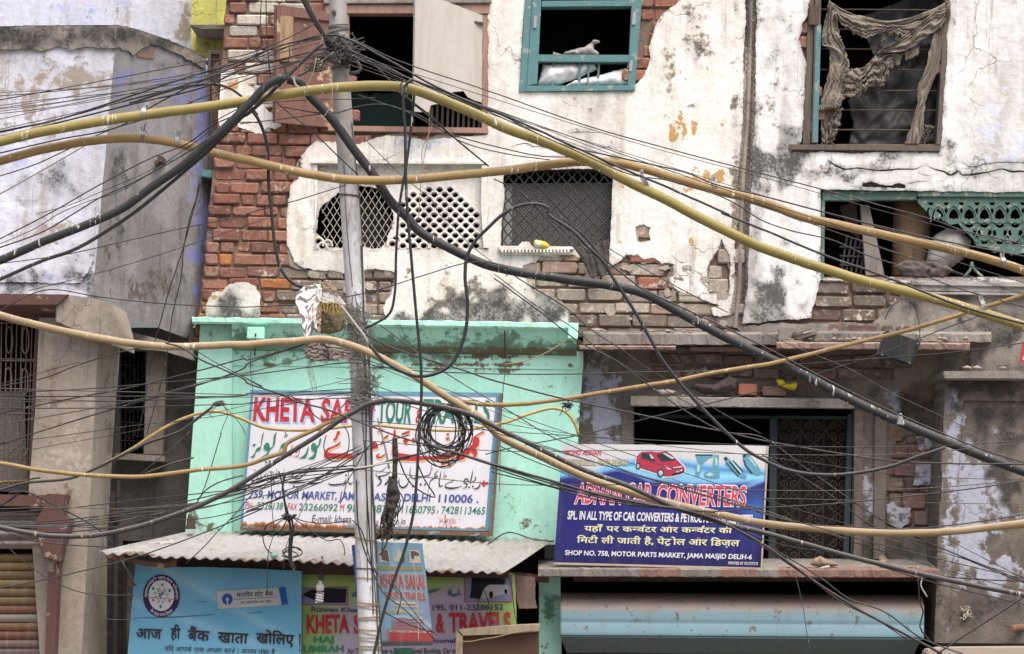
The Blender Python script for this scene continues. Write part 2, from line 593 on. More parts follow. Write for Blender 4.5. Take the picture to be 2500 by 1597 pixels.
def plaster(name, base, base2, streak=(.30, .25, .19), samt=.45, r=(.045, .045, .04), g=(.42, .46, .68), b=(.24, .19, .14), a=(.5, .3, .12), crack=.5, bump=.5, rough=.9, vary=(.84, 1.06), coats=1.0, runs=1.0):
    k = M(name, rough)
    n1 = k.noise(1.1, 4)
    n2 = k.noise(1.0, 5, .6, k.mapv((9, 9, .8)))
    n3 = k.noise(26, 6, .62)
    n4 = k.noise(130, 3, .6)
    n5 = k.noise(6.5, 6, .65)
    c = k.mix(k.step(n1, .38, .62), base, base2)
    c = k.mix(k.math('MULTIPLY', k.step(n2, .48, .74), samt), c, streak)
    c = k.mix(k.math('MULTIPLY', k.step(n5, .6, .72), .22), c, streak)
    # older and newer coats with crisp flaked edges, thin grey runs
    n7 = k.noise(3.1, 7, .68)
    c = k.mix(k.math('MULTIPLY', k.step(n7, .535, .55), .5 * coats), c, tuple(min(.9, x * 1.13 + .012) for x in base))
    n8 = k.noise(4.3, 7, .7, k.mapv((1, 1, .75), (7.3, 2.1, 4.4)))
    c = k.mix(k.math('MULTIPLY', k.step(n8, .575, .595), .45 * coats), c, tuple(x * .72 + y * .18 for x, y in zip(base, streak)))
    nb = k.noise(1.0, 4, .55, k.mapv((2.6, 2.6, .75), (1.7, 4.2, 9.1)))
    c = k.mix(k.math('MULTIPLY', k.step(nb, .44, .72), .38 * runs), c, tuple(.35 * x + .3 * y for x, y in zip(base, streak)))
    n9 = k.noise(1.0, 6, .7, k.mapv((26, 26, 1.1), (3.1, 0, 8.8)))
    c = k.mix(k.math('MULTIPLY', k.math('MULTIPLY', k.step(n9, .55, .72), k.step(n1, .42, .6)), .62 * runs), c, tuple(.5 * x for x in streak))
    sp = k.step(k.noise(55, 3, .7), .69, .76)
    c = k.mix(k.math('MULTIPLY', sp, .55), c, r)
    col, al = k.attr()
    ch = k.sep(col)
    mot = k.math('ADD', k.math('MULTIPLY', n5, .9), k.math('MULTIPLY', n3, .55))     # 0..1.45, mean .72
    def layer(c, s, colr, hard=.16):
        t = k.math('ADD', s, k.math('MULTIPLY', k.math('SUBTRACT', mot, .72), 1.7))
        f = k.math('MULTIPLY', k.step(t, .5 - hard, .5 + hard), k.step(s, .02, .2))
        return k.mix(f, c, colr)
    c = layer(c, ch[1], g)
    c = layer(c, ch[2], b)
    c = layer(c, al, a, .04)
    sw = k.math('ADD', ch[0], k.math('MULTIPLY', k.math('SUBTRACT', n5, .5), .8))
    grey = tuple(.55 * x + .45 * y * .42 for x, y in zip(r, base))
    c = k.mix(k.math('MULTIPLY', k.math('MULTIPLY', k.step(sw, .25, .95), k.step(ch[0], .03, .3)), .74), c, grey)
    n6 = k.noise(48, 6, .72)
    tt = k.math('ADD', k.math('MINIMUM', k.math('MULTIPLY', ch[0], .6), .56), k.math('ADD', k.math('MULTIPLY', k.math('SUBTRACT', n6, .5), 1.7), k.math('MULTIPLY', k.math('SUBTRACT', n5, .5), 1.5)))
    c = k.mix(k.math('MULTIPLY', k.math('MULTIPLY', k.step(tt, .36, .72), k.step(ch[0], .03, .25)), .8), c, r)
    vo = k.n('ShaderNodeTexVoronoi', feature='DISTANCE_TO_EDGE')
    wv = k.n('ShaderNodeVectorMath', operation='ADD')
    k.put(wv.inputs[0], k.co)
    nz = k.n('ShaderNodeTexNoise')
    nz.inputs['Scale'].default_value = 5
    nz.inputs['Detail'].default_value = 5
    k.put(nz.inputs['Vector'], k.co)
    sc = k.n('ShaderNodeVectorMath', operation='SCALE')
    k.put(sc.inputs[0], nz.outputs['Color'])
    sc.inputs['Scale'].default_value = .35
    k.put(wv.inputs[1], sc.outputs[0])
    k.put(vo.inputs['Vector'], wv.outputs[0])
    vo.inputs['Scale'].default_value = 2.3
    cr = k.math('MULTIPLY', k.step(vo.outputs[0], .012, .003), k.step(n1, .5, .6))
    c = k.mix(k.math('MULTIPLY', cr, crack), c, (.09, .075, .06))
    hv = k.step(n3, .25, .75, vary[0], vary[1])
    hh = k.n('ShaderNodeCombineColor')
    for i in range(3): k.put(hh.inputs[i], hv)
    c = k.mix(1.0, c, hh.outputs[0], 'MULTIPLY')
    h = k.math('ADD', k.math('MULTIPLY', n3, .6), k.math('ADD', k.math('MULTIPLY', n4, .3), k.math('MULTIPLY', n5, .45)))
    h = k.math('SUBTRACT', h, k.math('MULTIPLY', cr, .8))
    k.bump(h, bump, .012)
    return k.done(c)

def paintm(name, base, rough=.6, dirt=(.2, .16, .12), damt=.35, scale=8, spec=.3, metal=0.0, streaks=True, bump=.15, dust=0.0, chip=None, camt=0.0):
    """painted or coated surface with dirt, optional chips showing another colour and dust on upward faces"""
    k = M(name, rough, spec, metal)
    n1 = k.noise(scale, 6, .65)
    n2 = k.noise(scale * .6, 5, .6, k.mapv((5, 5, .7)) if streaks else None)
    n3 = k.noise(scale * 7, 4)
    c = k.mix(k.math('MULTIPLY', k.step(n2, .42, .75), damt), base, dirt)
    c = k.mix(k.math('MULTIPLY', k.step(n3, .5, .75), damt * .6), c, dirt)
    if chip is not None:
        c = k.mix(k.math('MULTIPLY', k.step(n1, .62 - camt * .3, .65 - camt * .3), 1.0), c, chip)
    if dust:
        c = k.mix(k.math('MULTIPLY', k.step(k.math('ADD', k.topz(), k.math('MULTIPLY', n1, .4)), .35, 1.1), dust), c, (.34, .29, .23))
    k.bump(k.math('ADD', n1, k.math('MULTIPLY', n3, .4)), bump, .006)
    return k.done(c)
def plain(name, base, rough=.7, spec=.2):
    k = M(name, rough, spec)
    return k.done(k.mix(k.math('MULTIPLY', k.step(k.noise(14, 5), .45, .75), .22), base, tuple(x * .6 for x in base)))
def signpaint(name, base, fade=(.62, .6, .6), amt=.35, rough=.6):
    """sign writer's paint: sun-faded, scuffed through to the board here and there"""
    k = M(name, rough, .25)
    n1, n2 = k.noise(5, 5, .6), k.noise(70, 5, .7)
    c = k.mix(k.math('MULTIPLY', k.step(n1, .35, .7), amt * .6), base, tuple(.6 * a + .4 * b for a, b in zip(base, fade)))
    c = k.mix(k.math('MULTIPLY', k.step(n2, .58, .68), amt), c, fade)
    return k.done(c)
def printm(name, rough=.45, dirt=.18):
    """printed sheet: colours from the vertex layer, a little grime"""
    k = M(name, rough, .3)
    col, al = k.attr()
    n2 = k.noise(6, 5, .6, k.mapv((5, 5, .8)))
    c = k.mix(k.math('MULTIPLY', k.step(n2, .45, .75), dirt), col, (.22, .19, .16))
    k.bump(k.noise(9, 3), .08, .01)
    return k.done(c)
def brickm(name):
    k = M(name, .95, .1)
    col, al = k.attr()
    n1 = k.noise(11, 6, .65)
    n2 = k.noise(45, 5, .65)
    n3 = k.noise(160, 3)
    c = k.mix(k.step(n2, .35, .65), k.mix(.3, col, (.10, .055, .04)), col)
    c = k.mix(k.math('MULTIPLY', k.step(k.noise(23, 5, .6), .5, .72), .35), c, (.42, .30, .23))
    lime = k.math('MULTIPLY', k.step(k.math('ADD', n1, k.math('MULTIPLY', k.math('SUBTRACT', n2, .5), .5)), .56, .68), al)
    c = k.mix(lime, c, (.55, .5, .43))
    c = k.mix(k.math('MULTIPLY', k.step(n1, .40, .28), .3), c, (.1, .075, .06))
    h = k.math('ADD', k.math('MULTIPLY', n1, .8), k.math('ADD', k.math('MULTIPLY', n2, .6), k.math('MULTIPLY', n3, .2)))
    k.bump(h, .75, .012)
    return k.done(c)
def cablem(name, base, top, marks=.5, rough=.55, mscale=1.0):
    """cable sheath: dust lying on top, pale bird-lime marks"""
    k = M(name, rough, .3)
    n1 = k.noise(5, 5, .6)
    n2 = k.noise(60, 4, .6)
    c = k.mix(k.math('MULTIPLY', k.step(n1, .35, .7), .5), base, tuple(x * .62 for x in base))
    c = k.mix(k.math('MULTIPLY', k.step(k.math('ADD', k.topz(), k.math('MULTIPLY', n2, .5)), .55, 1.25), .75), c, top)
    d = k.noise(1.0, 3, .7, k.mapv((42 * mscale, 20, 5.0)))
    e = k.noise(2.6 * mscale, 2)
    c = k.mix(k.math('MULTIPLY', k.math('MULTIPLY', k.step(d, .625, .655), k.step(e, .46, .54)), marks), c, (.72, .69, .62))
    k.bump(k.math('ADD', n1, k.math('MULTIPLY', n2, .3)), .2, .006)
    return k.done(c)
# ------------------------------------------------------------------ shared materials
WHITE = plaster('white_limewash', (.83, .80, .74), (.76, .725, .67), samt=.5)
WHITE2 = plaster('white_limewash_cool', (.83, .82, .80), (.74, .725, .70), samt=.48, g=(.62, .65, .78))
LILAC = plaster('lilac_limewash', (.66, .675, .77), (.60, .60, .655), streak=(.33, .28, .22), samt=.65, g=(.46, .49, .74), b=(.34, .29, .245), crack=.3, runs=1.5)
SIDE = plaster('shaded_weathered_limewash', (.32, .305, .31), (.235, .22, .215), streak=(.12, .105, .09), samt=.6, g=(.23, .25, .47), b=(.13, .11, .09), crack=.2)  # shade of the splayed side is put into these darker limewash colours
CONC = plaster('grey_concrete', (.30, .27, .235), (.21, .19, .165), streak=(.09, .08, .07), samt=.55, r=(.03, .03, .028), g=(.42, .43, .5), b=(.13, .10, .08), crack=.4, bump=.7)
LIMECONC = plaster('flaking_lilac_wash_on_concrete', (.215, .185, .155), (.14, .12, .10), streak=(.1, .085, .07), samt=.6, r=(.04, .038, .035), g=(.40, .41, .48), b=(.17, .125, .1), crack=.4, bump=.7)
TAN = plaster('tan_render', (.40, .345, .285), (.33, .285, .24), streak=(.2, .165, .13), samt=.5, r=(.05, .045, .04), g=(.45, .41, .36), b=(.2, .15, .11), crack=.3)
GREEN = plaster('mint_paint', (.48, .87, .72), (.44, .82, .68), streak=(.28, .52, .41), samt=.2, r=(.06, .07, .05), g=(.16, .30, .22), b=(.15, .125, .08), crack=.15, bump=.25, rough=.7, vary=(.93, 1.04), coats=.4, runs=.7)
MORTAR = plaster('lime_mortar', (.25, .17, .13), (.19, .13, .10), samt=.3, bump=.9, crack=.1)
BRICK = brickm('old_brick')
DARK = plain('dark_interior', (.024, .023, .024), .95, .05)  # near-black base puts the shade of the rooms into the colour
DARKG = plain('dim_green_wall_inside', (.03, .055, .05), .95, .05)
YELLOWP = plaster('yellow_paint', (.68, .65, .17), (.6, .57, .15), samt=.25, b=(.2, .17, .08))
TEAL = paintm('worn_teal_paint', (.095, .225, .235), .7, (.14, .14, .12), .5, 16, chip=(.27, .31, .29), camt=.14, bump=.4)
JADE = paintm('worn_green_paint', (.075, .16, .135), .8, (.16, .15, .12), .8, 18, chip=(.27, .29, .25), camt=.2, bump=.4)
OLDWOOD = paintm('grey_old_wood', (.13, .11, .09), .9, (.05, .04, .035), .6, 9, bump=.4)
REDWOOD = paintm('faded_red_brown_wood', (.19, .10, .08), .85, (.1, .06, .05), .6, 6, chip=(.42, .3, .2), camt=.25, bump=.35)
PINKWOOD = paintm('faded_pink_wood', (.36, .22, .18), .85, (.15, .1, .08), .5, 8, bump=.3)
WHITEDOOR = paintm('off_white_shutter_paint', (.50, .47, .43), .7, (.3, .24, .18), .35, 4, bump=.12)
BROWN = paintm('brown_oil_paint', (.13, .065, .055), .5, (.06, .035, .03), .5, 7, chip=(.33, .27, .23), camt=.12, bump=.25)
IRON = paintm('rusty_iron', (.085, .062, .05), .8, (.16, .085, .05), .5, 20, bump=.3)
BLACKIRON = paintm('dark_iron', (.05, .05, .05), .7, (.1, .08, .06), .4, 20, bump=.3)
MESHW = plain('galvanised_wire', (.47, .43, .37), .6)
STEEL = paintm('galvanised_steel', (.36, .36, .36), .5, (.3, .28, .25), .4, 10, metal=.4)
STONE = paintm('red_sandstone_slab', (.25, .165, .14), .9, (.14, .1, .09), .6, 10, bump=.6, dust=.4)
CSLAB = plaster('slab_concrete', (.29, .265, .235), (.2, .18, .16), streak=(.08, .07, .06), samt=.6, r=(.03, .03, .03), b=(.25, .15, .125), crack=.4, bump=.8)

# ------------------------------------------------------------------ the street under it all
k = M('dusty_asphalt', .95, .1)
street_m = k.done(k.mix(k.step(k.noise(3, 6), .35, .65), (.16, .15, .135), (.24, .215, .185)))
tag(part('street', ([Vector((-120, -160, 0)), Vector((120, -160, 0)), Vector((120, 60, 0)), Vector((-120, 60, 0))], [(0, 1, 2, 3)]), street_m), kind='structure')

# ------------------------------------------------------------------ brick courses
PAL = [(.32, .15, .11), (.285, .13, .1), (.35, .17, .12), (.25, .12, .095), (.34, .18, .14)]
def bricks(loop, holes, course=29.0, length=73.0, y=0.0, slope=.012, style=None, seed=1, gap=2.3, xmin=None):
    rs = random.Random(seed)
    a = np.array(loop, float)
    lo, hi = a.min(0), a.max(0)
    vs, fs, cs = [], [], []
    row = 0
    yy = lo[1] - 10
    cells = []
    while yy < hi[1] + 10:
        h = course * rs.uniform(.93, 1.07)
        x = lo[0] - rs.random() * length - 5
        while x < hi[0] + 5:
            w = length * (rs.uniform(.9, 1.1) if rs.random() < .68 else rs.uniform(.45, .6))
            cells.append((x, yy, w, h, row))
            x += w
        yy += h
        row += 1
    cen = np.array([(c[0] + c[2] / 2, c[1] + c[3] / 2) for c in cells])
    if xmin: cen[:, 0] = np.array([max(c[0] + c[2] * .5, xmin(c[1] + c[3]) + 8) if c[0] + c[2] > xmin(c[1]) + 14 else c[0] for c in cells])
    ok = inside(cen, [loop])
    for hh in holes: ok &= ~inside(cen, [hh])
    for c, good in zip(cells, ok):
        if not good: continue
        x, yv, w, h, row = c
        j = lambda s=1.3: rs.uniform(-s, s)
        gx, gy = gap * rs.uniform(.6, 1.5), gap * rs.uniform(.7, 1.5)
        x0, x1, y0, y1 = x + gx / 2, x + w - gx / 2, yv + gy / 2, yv + h - gy / 2
        if xmin:
            x0 = max(x0, xmin(yv))
            if x1 - x0 < 14: continue
        dep = rs.uniform(-.010, .010) + (.018 if rs.random() < .08 else 0) - (.012 if rs.random() < .06 else 0) * -1
        ctr = (x + w / 2, yv + h / 2)
        col = style(ctr[0], ctr[1], rs) if style else (*rs.choice(PAL), .25)
        # rounded front: 3 rings
        jx = [j(2.6) for _ in range(4)]
        jy = [j(2.2) for _ in range(4)]
        so_ = rs.uniform(.68, 1.08)
        rr0 = rs.uniform(2, 6.5)
        col = (col[0] * so_, col[1] * so_, col[2] * so_, min(1, col[3] + (.5 if rs.random() < .18 else 0)))
        n0 = len(vs)
        m = 12
        for ins, dy in ((0, .03), (.6, -.004), (3.6, -.014)):
            cx0, cx1, cy0, cy1 = x0 + ins, x1 - ins, y0 + ins, y1 - ins
            rr = rr0
            ring = []
            for (qx, qy, ax) in ((cx1, cy0, 0), (cx1, cy1, 1), (cx0, cy1, 2), (cx0, cy0, 3)):
                sx = -1 if ax in (0, 1) else 1
                sy = 1 if ax in (0, 3) else -1
                e = [(qx + sx * rr, qy), (qx + sx * rr * .3, qy + sy * rr * .3), (qx, qy + sy * rr)]
                ring += e if ax in (0, 2) else e[::-1]
            for qx, qy in ring:
                sl = slope * (qx - 900)
                vs.append(P(qx + j(1.3) + jx[ax], qy + sl + j(1.1) + jy[ax], y + dy + dep + rs.uniform(-.0015, .0015)))
                cs.append(col)
        for r_ in range(2):
            for i in range(m):
                i2 = (i + 1) % m
                fs.append((n0 + r_ * m + i, n0 + (r_ + 1) * m + i, n0 + (r_ + 1) * m + i2, n0 + r_ * m + i2))
        fs.append(tuple(n0 + 2 * m + i for i in range(m))[::-1])
    return vs, fs, np.array(cs, np.float32)
def fix_normals(geo):
    bm = bmesh.new()
    bv = [bm.verts.new(v) for v in geo[0]]
    for t in geo[1]:
        try: bm.faces.new([bv[i] for i in t])
        except ValueError: pass
    bmesh.ops.recalc_face_normals(bm, faces=bm.faces[:])
    bm.verts.index_update()
    out = ([v.co.copy() for v in bm.verts], [tuple(v.index for v in t.verts) for t in bm.faces])
    bm.free()
    return out + ((geo[2],) if len(geo) > 2 else ())

# ================================================================== OLD BRICK HOUSE (centre)
house = thing('brick_house', 'crumbling white plastered brick house with red brick showing, above the mint green shop', 'house', P(1180, 800, 0))
W_WIN = [(843, -30), (1186, -30), (1190, 322), (846, 318)]
W_TEAL = [(1284, -30), (1680, -30), (1652, 10), (1634, 21), (1613, 39), (1603, 56), (1592, 91), (1585, 116), (1589, 140), (1585, 158), (1575, 183), (1561, 200), (1552, 207), (1550, 222), (1267, 225)]
W_TEALBR = [(1284, -30), (1568, -30), (1548, 224), (1267, 226)]
JALI = [(770, 402), (1182, 402), (1190, 608), (768, 612)]
GRIL = [(1234, 412), (1228, 440), (1232, 470), (1226, 540), (1222, 600), (1240, 606), (1488, 606), (1490, 590), (1497, 424), (1497, 412)]
E2 = [(1729, 646), (1740, 625), (1754, 608), (1763, 583), (1768, 604), (1780, 622), (1783, 650), (1782, 678), (1780, 717), (1729, 717), (1727, 660)]
E3 = [(1552, 553), (1571, 548), (1589, 555), (1585, 569), (1590, 587), (1568, 592), (1555, 588)]
PL = [(1193, -40), (1822, -40), (1813, 280), (1803, 421), (1797, 540), (1792, 700), (1782, 768), (1757, 773), (1742, 768), (1738, 752), (1757, 745), (1715, 733), (1662, 711), (1648, 703), (1634, 683), (1645, 664), (1643, 643), (1617, 643), (1600, 631), (1571, 632), (1557, 622), (1529, 622), (1504, 646), (1470, 652), (1400, 624), (1318, 625), (1308, 641), (1278, 646), (1278, 658), (1290, 692), (1304, 715), (1329, 720), (1360, 738), (1390, 765), (1388, 800), (948, 800), (937, 752), (944, 734), (955, 717), (965, 688), (962, 664), (937, 659), (916, 657), (891, 660), (840, 667), (814, 662), (783, 660), (754, 657), (733, 652), (719, 643), (709, 618), (702, 590), (700, 527), (705, 491), (712, 453), (732, 432), (735, 405), (733, 390), (740, 376), (754, 355), (769, 346), (825, 348), (870, 351), (891, 348), (916, 337), (944, 332), (986, 333), (1039, 342), (1141, 331), (1169, 332), (1192, 326)]
sp = [('r', 1230, 760, 170, 60, 1.5), ('r', 1110, 790, 190, 40, 1.3), ('b', 1180, 740, 200, 70, .6), ('r', 1340, 770, 60, 40, 1.1), ('r', 1690, 120, 30, 150, .62), ('r', 1240, 100, 30, 80, .55), ('r', 1690, 380, 20, 160, .4), ('r', 1440, 260, 90, 40, .45), ('r', 1620, 250, 16, 120, .4), ('b', 1700, 60, 60, 200, .42), ('b', 1640, 160, 30, 220, .36), ('b', 1420, 250, 80, 40, .34),
      ('a', 1655, 300, 34, 40, .62), ('a', 1640, 340, 16, 30, .62), ('a', 1700, 310, 22, 22, .6), ('a', 1765, 290, 10, 30, .58), ('a', 1690, 450, 70, 34, .6), ('a', 1745, 430, 40, 26, .6), ('a', 1520, 450, 12, 22, .56), ('a', 1515, 595, 14, 18, .6), ('a', 1690, 590, 12, 22, .58), ('a', 1270, 340, 14, 16, .55), ('a', 1770, 260, 10, 14, .55), ('a', 1310, 640, 24, 10, .5),
      ('r', 760, 640, 60, 20, .4), ('r', 1040, 780, 60, 30, .7), ('g', 1060, 355, 90, 22, .42), ('g', 960, 420, 200, 16, .2), ('r', 860, 395, 140, 7, .6), ('r', 1330, 392, 160, 8, .5), ('r', 1800, 350, 14, 500, .62), ('b', 1795, 500, 14, 400, .6), ('r', 1600, 690, 60, 40, .3), ('b', 1120, 700, 160, 50, .42)]
part('plaster', sheet([(PL, 2.6), (W_TEAL, 1.5), (JALI, .8), (GRIL, 1.4), (E2, 2.2), (E3, 2.2)] + [(ribbon([(x, y, .4 if k_ in (0, len(c_) - 1) else w_) for k_, (x, y) in enumerate(c_)]), .8) for c_, w_ in (([(1252, 358), (1270, 352), (1286, 350), (1300, 357), (1330, 359)], 2.2), ([(1385, 326), (1410, 322), (1450, 323), (1490, 326)], 1.4), ([(1458, 358), (1480, 359), (1492, 358)], 1.8), ([(1690, 660), (1710, 668), (1716, 690), (1730, 706)], 1.6), ([(735, 560), (748, 558), (762, 552)], 1.2), ([(1640, 622), (1660, 640), (1676, 640)], 1.3))], -.026, .026, 9, .006, 1.6, sp, edge=.5), WHITE, house)
rr_ = random.Random(2)
def under(loops, d0, d1):
    out = []
    for i, (l, a) in enumerate(loops):
        base_ = densify(l, 0, 0, 22)
        s_ = 1 if i == 0 else -1
        o_ = [np.array(offset_loop(base_, s_ * d)) for d in (d0, d1)]
        w_ = np.array([.5 + .5 * max(-1, min(1, 2.2 * noise.noise(Vector((p[0] * .018, p[1] * .018, i + 3))))) for p in base_])[:, None]
        out.append(([tuple(p) for p in o_[0] * (1 - w_) + o_[1] * w_], max(a, 1.2)))
    return out
UNDER = plaster('grey_undercoat', (.36, .32, .275), (.27, .24, .205), streak=(.14, .12, .1), samt=.5, b=(.3, .22, .16), crack=.2, bump=.8)
part('undercoat', sheet(under([(PL, 2.6), (E2, 2.2), (E3, 2.2)], -3, 12) + [(W_TEAL, 1.5), (JALI, .8), (GRIL, 1.4)], -.012, .02, 14, .004, 2), UNDER, house)
# small surviving plaster scraps on the left corner
P2 = [(541, 180), (570, 168), (600, 205), (622, 220), (640, 240), (648, 262), (672, 282), (685, 305), (672, 314), (655, 310), (640, 330), (605, 318), (580, 310), (540, 322), (532, 290)]
part('plaster', sheet([(P2, 3)], -.02, .02, 8, .004, 2, [('a', 560, 200, 20, 30, .62), ('a', 552, 260, 10, 20, .6), ('a', 655, 310, 12, 8, .55), ('r', 600, 320, 60, 10, .5)]), WHITE, house, label='small scrap of white and orange plaster on the brick corner')
P3 = [(500, 800), (500, 762), (507, 730), (517, 714), (545, 712), (554, 700), (580, 692), (602, 690), (625, 700), (634, 722), (632, 800)]
part('plaster', sheet([(P3, 3)], -.03, .03, 8, .008, 2, [('r', 560, 760, 80, 42, 1.3), ('a', 522, 722, 18, 14, .7), ('r', 600, 770, 50, 30, 1.1)]), WHITE, house, label='blackened plaster stump over the mint green cornice')
MAINR = [(556, -40), (1840, -40), (1815, 300), (1800, 560), (1795, 850), (470, 850), (488, 745), (505, 560), (522, 400), (540, 160)]
part('brick_bed', sheet([(MAINR, 0), (W_WIN, 0), (W_TEALBR, 0), (JALI, 0), (GRIL, 0)], .012, .25, 60, .0), MORTAR, house)
def bstyle(x, y, rs):
    c = rs.choice(PAL)
    lime = rs.uniform(.0, .35)
    if y < 330 and 565 < x < 720 and rs.random() < (.62 if 590 < x < 700 else .3): c, lime = (.60, .55, .48), .6
    elif y < 330: c = tuple(v * .95 for v in c)
    if y > 620 and x < 760:
        if rs.random() < .22: c = (.50, .20, .075)
        if rs.random() < .35: lime = 1.0
    if y > 650 and x > 700: c, lime = rs.choice([(.30, .25, .21), (.34, .28, .23), (.24, .2, .17)]), rs.uniform(.5, 1)
    if x > 1200 and y > 590:
        c, lime = rs.choice([(.43, .38, .32), (.47, .42, .36), (.36, .31, .26), (.40, .29, .23)]), rs.uniform(.6, 1)
        if 1530 < x < 1680 and y < 720 and rs.random() < .5: c, lime = (.33, .14, .1), .9
        if y > 775: c, lime = rs.choice([(.2, .175, .15), (.25, .22, .19)]), .4
    if x > 1540 and y < 230: c, lime = rs.choice([(.30, .13, .09), (.33, .17, .13)]), .5
    if x > 1700 and 560 < y < 740: c, lime = rs.choice([(.30, .13, .1), (.4, .36, .31)]), .7
    return (*c, lime)
bg = [bricks([(556, -40), (842, -40), (842, 330), (1195, 326), (1195, 360), (870, 372), (770, 370), (750, 400), (740, 450), (720, 500), (720, 600), (740, 640), (985, 650), (975, 720), (955, 840), (465, 850), (480, 745), (505, 560), (522, 400), (540, 160)], [], style=bstyle, seed=3, xmin=lambda y: np.interp(y, [-40, 160, 400, 560, 745, 850], [556, 540, 522, 505, 488, 470])),
      bricks([(1262, 612), (1520, 612), (1660, 615), (1660, 690), (1800, 725), (1800, 830), (1370, 830), (1370, 760), (1262, 700)], [], 31, 82, style=bstyle, seed=5),
      bricks([(1548, -40), (1690, -40), (1690, 40), (1590, 215), (1545, 215)], [W_TEALBR], 30, 70, style=bstyle, seed=6),
      bricks([(1720, 570), (1792, 570), (1792, 725), (1720, 725)], [], 38, 66, style=bstyle, seed=8),
      bricks([(1545, 545), (1600, 545), (1600, 597), (1545, 597)], [], 40, 90, style=lambda x, y, r: (.40, .3, .24, 1.0), seed=9)]
for g in bg: part('brick_wall', fix_normals(g), BRICK, house)
# old mortar smeared over the lower brick bands
rs = random.Random(77)
lps_ = []
cells_ = [(1300 + i * 46, 650 + j * 34) for i in range(11) for j in range(5)] + [(760 + i * 46, 672 + j * 32) for i in range(4) for j in range(3)]
for cx, cy in cells_:
    if rs.random() < .5 and not (1290 < cx < 1420 and cy > 700):
        lps_.append((ellipse(cx + rs.uniform(-8, 8), cy + rs.uniform(-6, 6), rs.uniform(7, 17), rs.uniform(5, 12), 9), 3.2))
SMEAR = plaster('smeared_mortar', (.47, .42, .36), (.36, .32, .27), streak=(.2, .17, .14), samt=.5, crack=.1, bump=.8)
parts('mortar_smear', [sheet([l_], -.017 - .0006 * i, .02, 6, .006, 5) for i, l_ in enumerate(lps_)], SMEAR, house)
# left end of the house, running back
q = [P(x, y, .0) for x, y in ((556, -40), (540, 160), (522, 400), (505, 560), (488, 745), (470, 850))]
e = [v + Vector((.02, 1.2, 0)) for v in q]
part('side_wall', (q + e, [(i, i + 1, 7 + i, 6 + i) for i in range(5)]), MORTAR, house)
# dark rooms behind the openings
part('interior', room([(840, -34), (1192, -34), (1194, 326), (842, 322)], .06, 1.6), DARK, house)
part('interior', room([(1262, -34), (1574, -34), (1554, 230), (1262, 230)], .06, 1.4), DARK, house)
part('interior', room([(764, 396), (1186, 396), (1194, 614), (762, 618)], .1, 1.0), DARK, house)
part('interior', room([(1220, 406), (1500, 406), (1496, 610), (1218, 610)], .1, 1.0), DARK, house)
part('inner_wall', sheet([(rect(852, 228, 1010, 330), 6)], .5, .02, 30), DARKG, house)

# drain groove at the right end of the house
gl = [(1822, -40), (1813, 280), (1803, 421), (1797, 540), (1792, 700), (1782, 800)]
gr = [(x + w, y) for (x, y), w in zip(gl, (28, 28, 30, 34, 30, 34))]
GROOVE = plaster('stained_groove', (.40, .355, .3), (.22, .2, .17), streak=(.06, .055, .045), samt=.95, r=(.04, .04, .035), crack=.1)
part('groove', sheet([([(x - 4, y) for x, y in gl] + [(x + 4, y) for x, y in gr[::-1]], 1)], lambda x, y: .004 + .02 * math.sin((x + y * .043) * .25), .02, 8, .006, 4, [('r', 1815, 350, 14, 600, .6), ('r', 1806, 700, 30, 130, .9)]), GROOVE, house)
part('groove_lip', ptube([(x + 12, y) for x, y in gl], 5.5, -.01, 8), GROOVE, house)

# --- wide window with the open leaves
part('broken_slats', join(*[quadbox([(1052 + i * 13, 262 - (i % 3) * 8), (1058 + i * 13, 262 - (i % 3) * 8), (1056 + i * 13, 312), (1050 + i * 13, 312)], .08, .1) for i in range(10)]), OLDWOOD, house)
win = part('window_frame', join(quadbox([(793, 12), (1197, 10), (1197, 34), (793, 33)], -.03, .1, .004), quadbox([(1176, 34), (1194, 34), (1194, 318), (1176, 316)], -.02, .1, .004),
     quadbox([(838, 34), (852, 34), (854, 314), (840, 314)], -.02, .1, .004), quadbox([(800, 306), (1192, 312), (1192, 326), (800, 320)], -.035, .12, .004)), PINKWOOD, house)
part('window_lintel', quadbox([(790, -30), (1200, -30), (1200, 8), (790, 9)], -.05, .1, .006), CONC, house)
def leaf(q, t):
    n = (q[1] - q[0]).cross(q[3] - q[0]).normalized() * t
    b = [v + n for v in q]
    return fix_normals((q + b, [(0, 1, 2, 3), (7, 6, 5, 4)] + [(i, (i + 1) % 4, 4 + (i + 1) % 4, 4 + i) for i in range(4)]))
sh = part('shutter', sheet([([(1024, -24), (1178, 38), (1176, 250), (1160, 246), (1142, 238), (1132, 222), (1108, 224), (1086, 238), (1070, 252), (1052, 257), (1046, 274), (1010, 272)], 1)], lambda x, y: -.30 + .27 * (x - 1010) / 166, .03, 14), WHITEDOOR, house, label='open off-white wooden shutter leaf, broken away at its foot')
part('edge_batten', leaf([P(1026, -20, -.31), P(1010, -20, -.33), P(1006, 272, -.33), P(1014, 274, -.31)], .03), WHITEDOOR, sh)
part('hinge', quadbox([(1155, 51), (1180, 54), (1180, 59), (1155, 56)], -.06, -.03), IRON, sh)
q = [P(672, 11, -.16), P(812, 30, -.02), P(815, 312, -.02), P(668, 298, -.16)]
sh = part('shutter', leaf(q, .03), REDWOOD, house, label='open red-brown wooden shutter leaf with peeling boards')
part('board', join(leaf([P(676, 14, -.165), P(684, 15, -.16), P(680, 300, -.16), P(671, 300, -.165)], -.015), leaf([P(684, 18, -.163), P(806, 34, -.03), P(806, 52, -.03), P(684, 38, -.163)], -.012)), REDWOOD, sh)
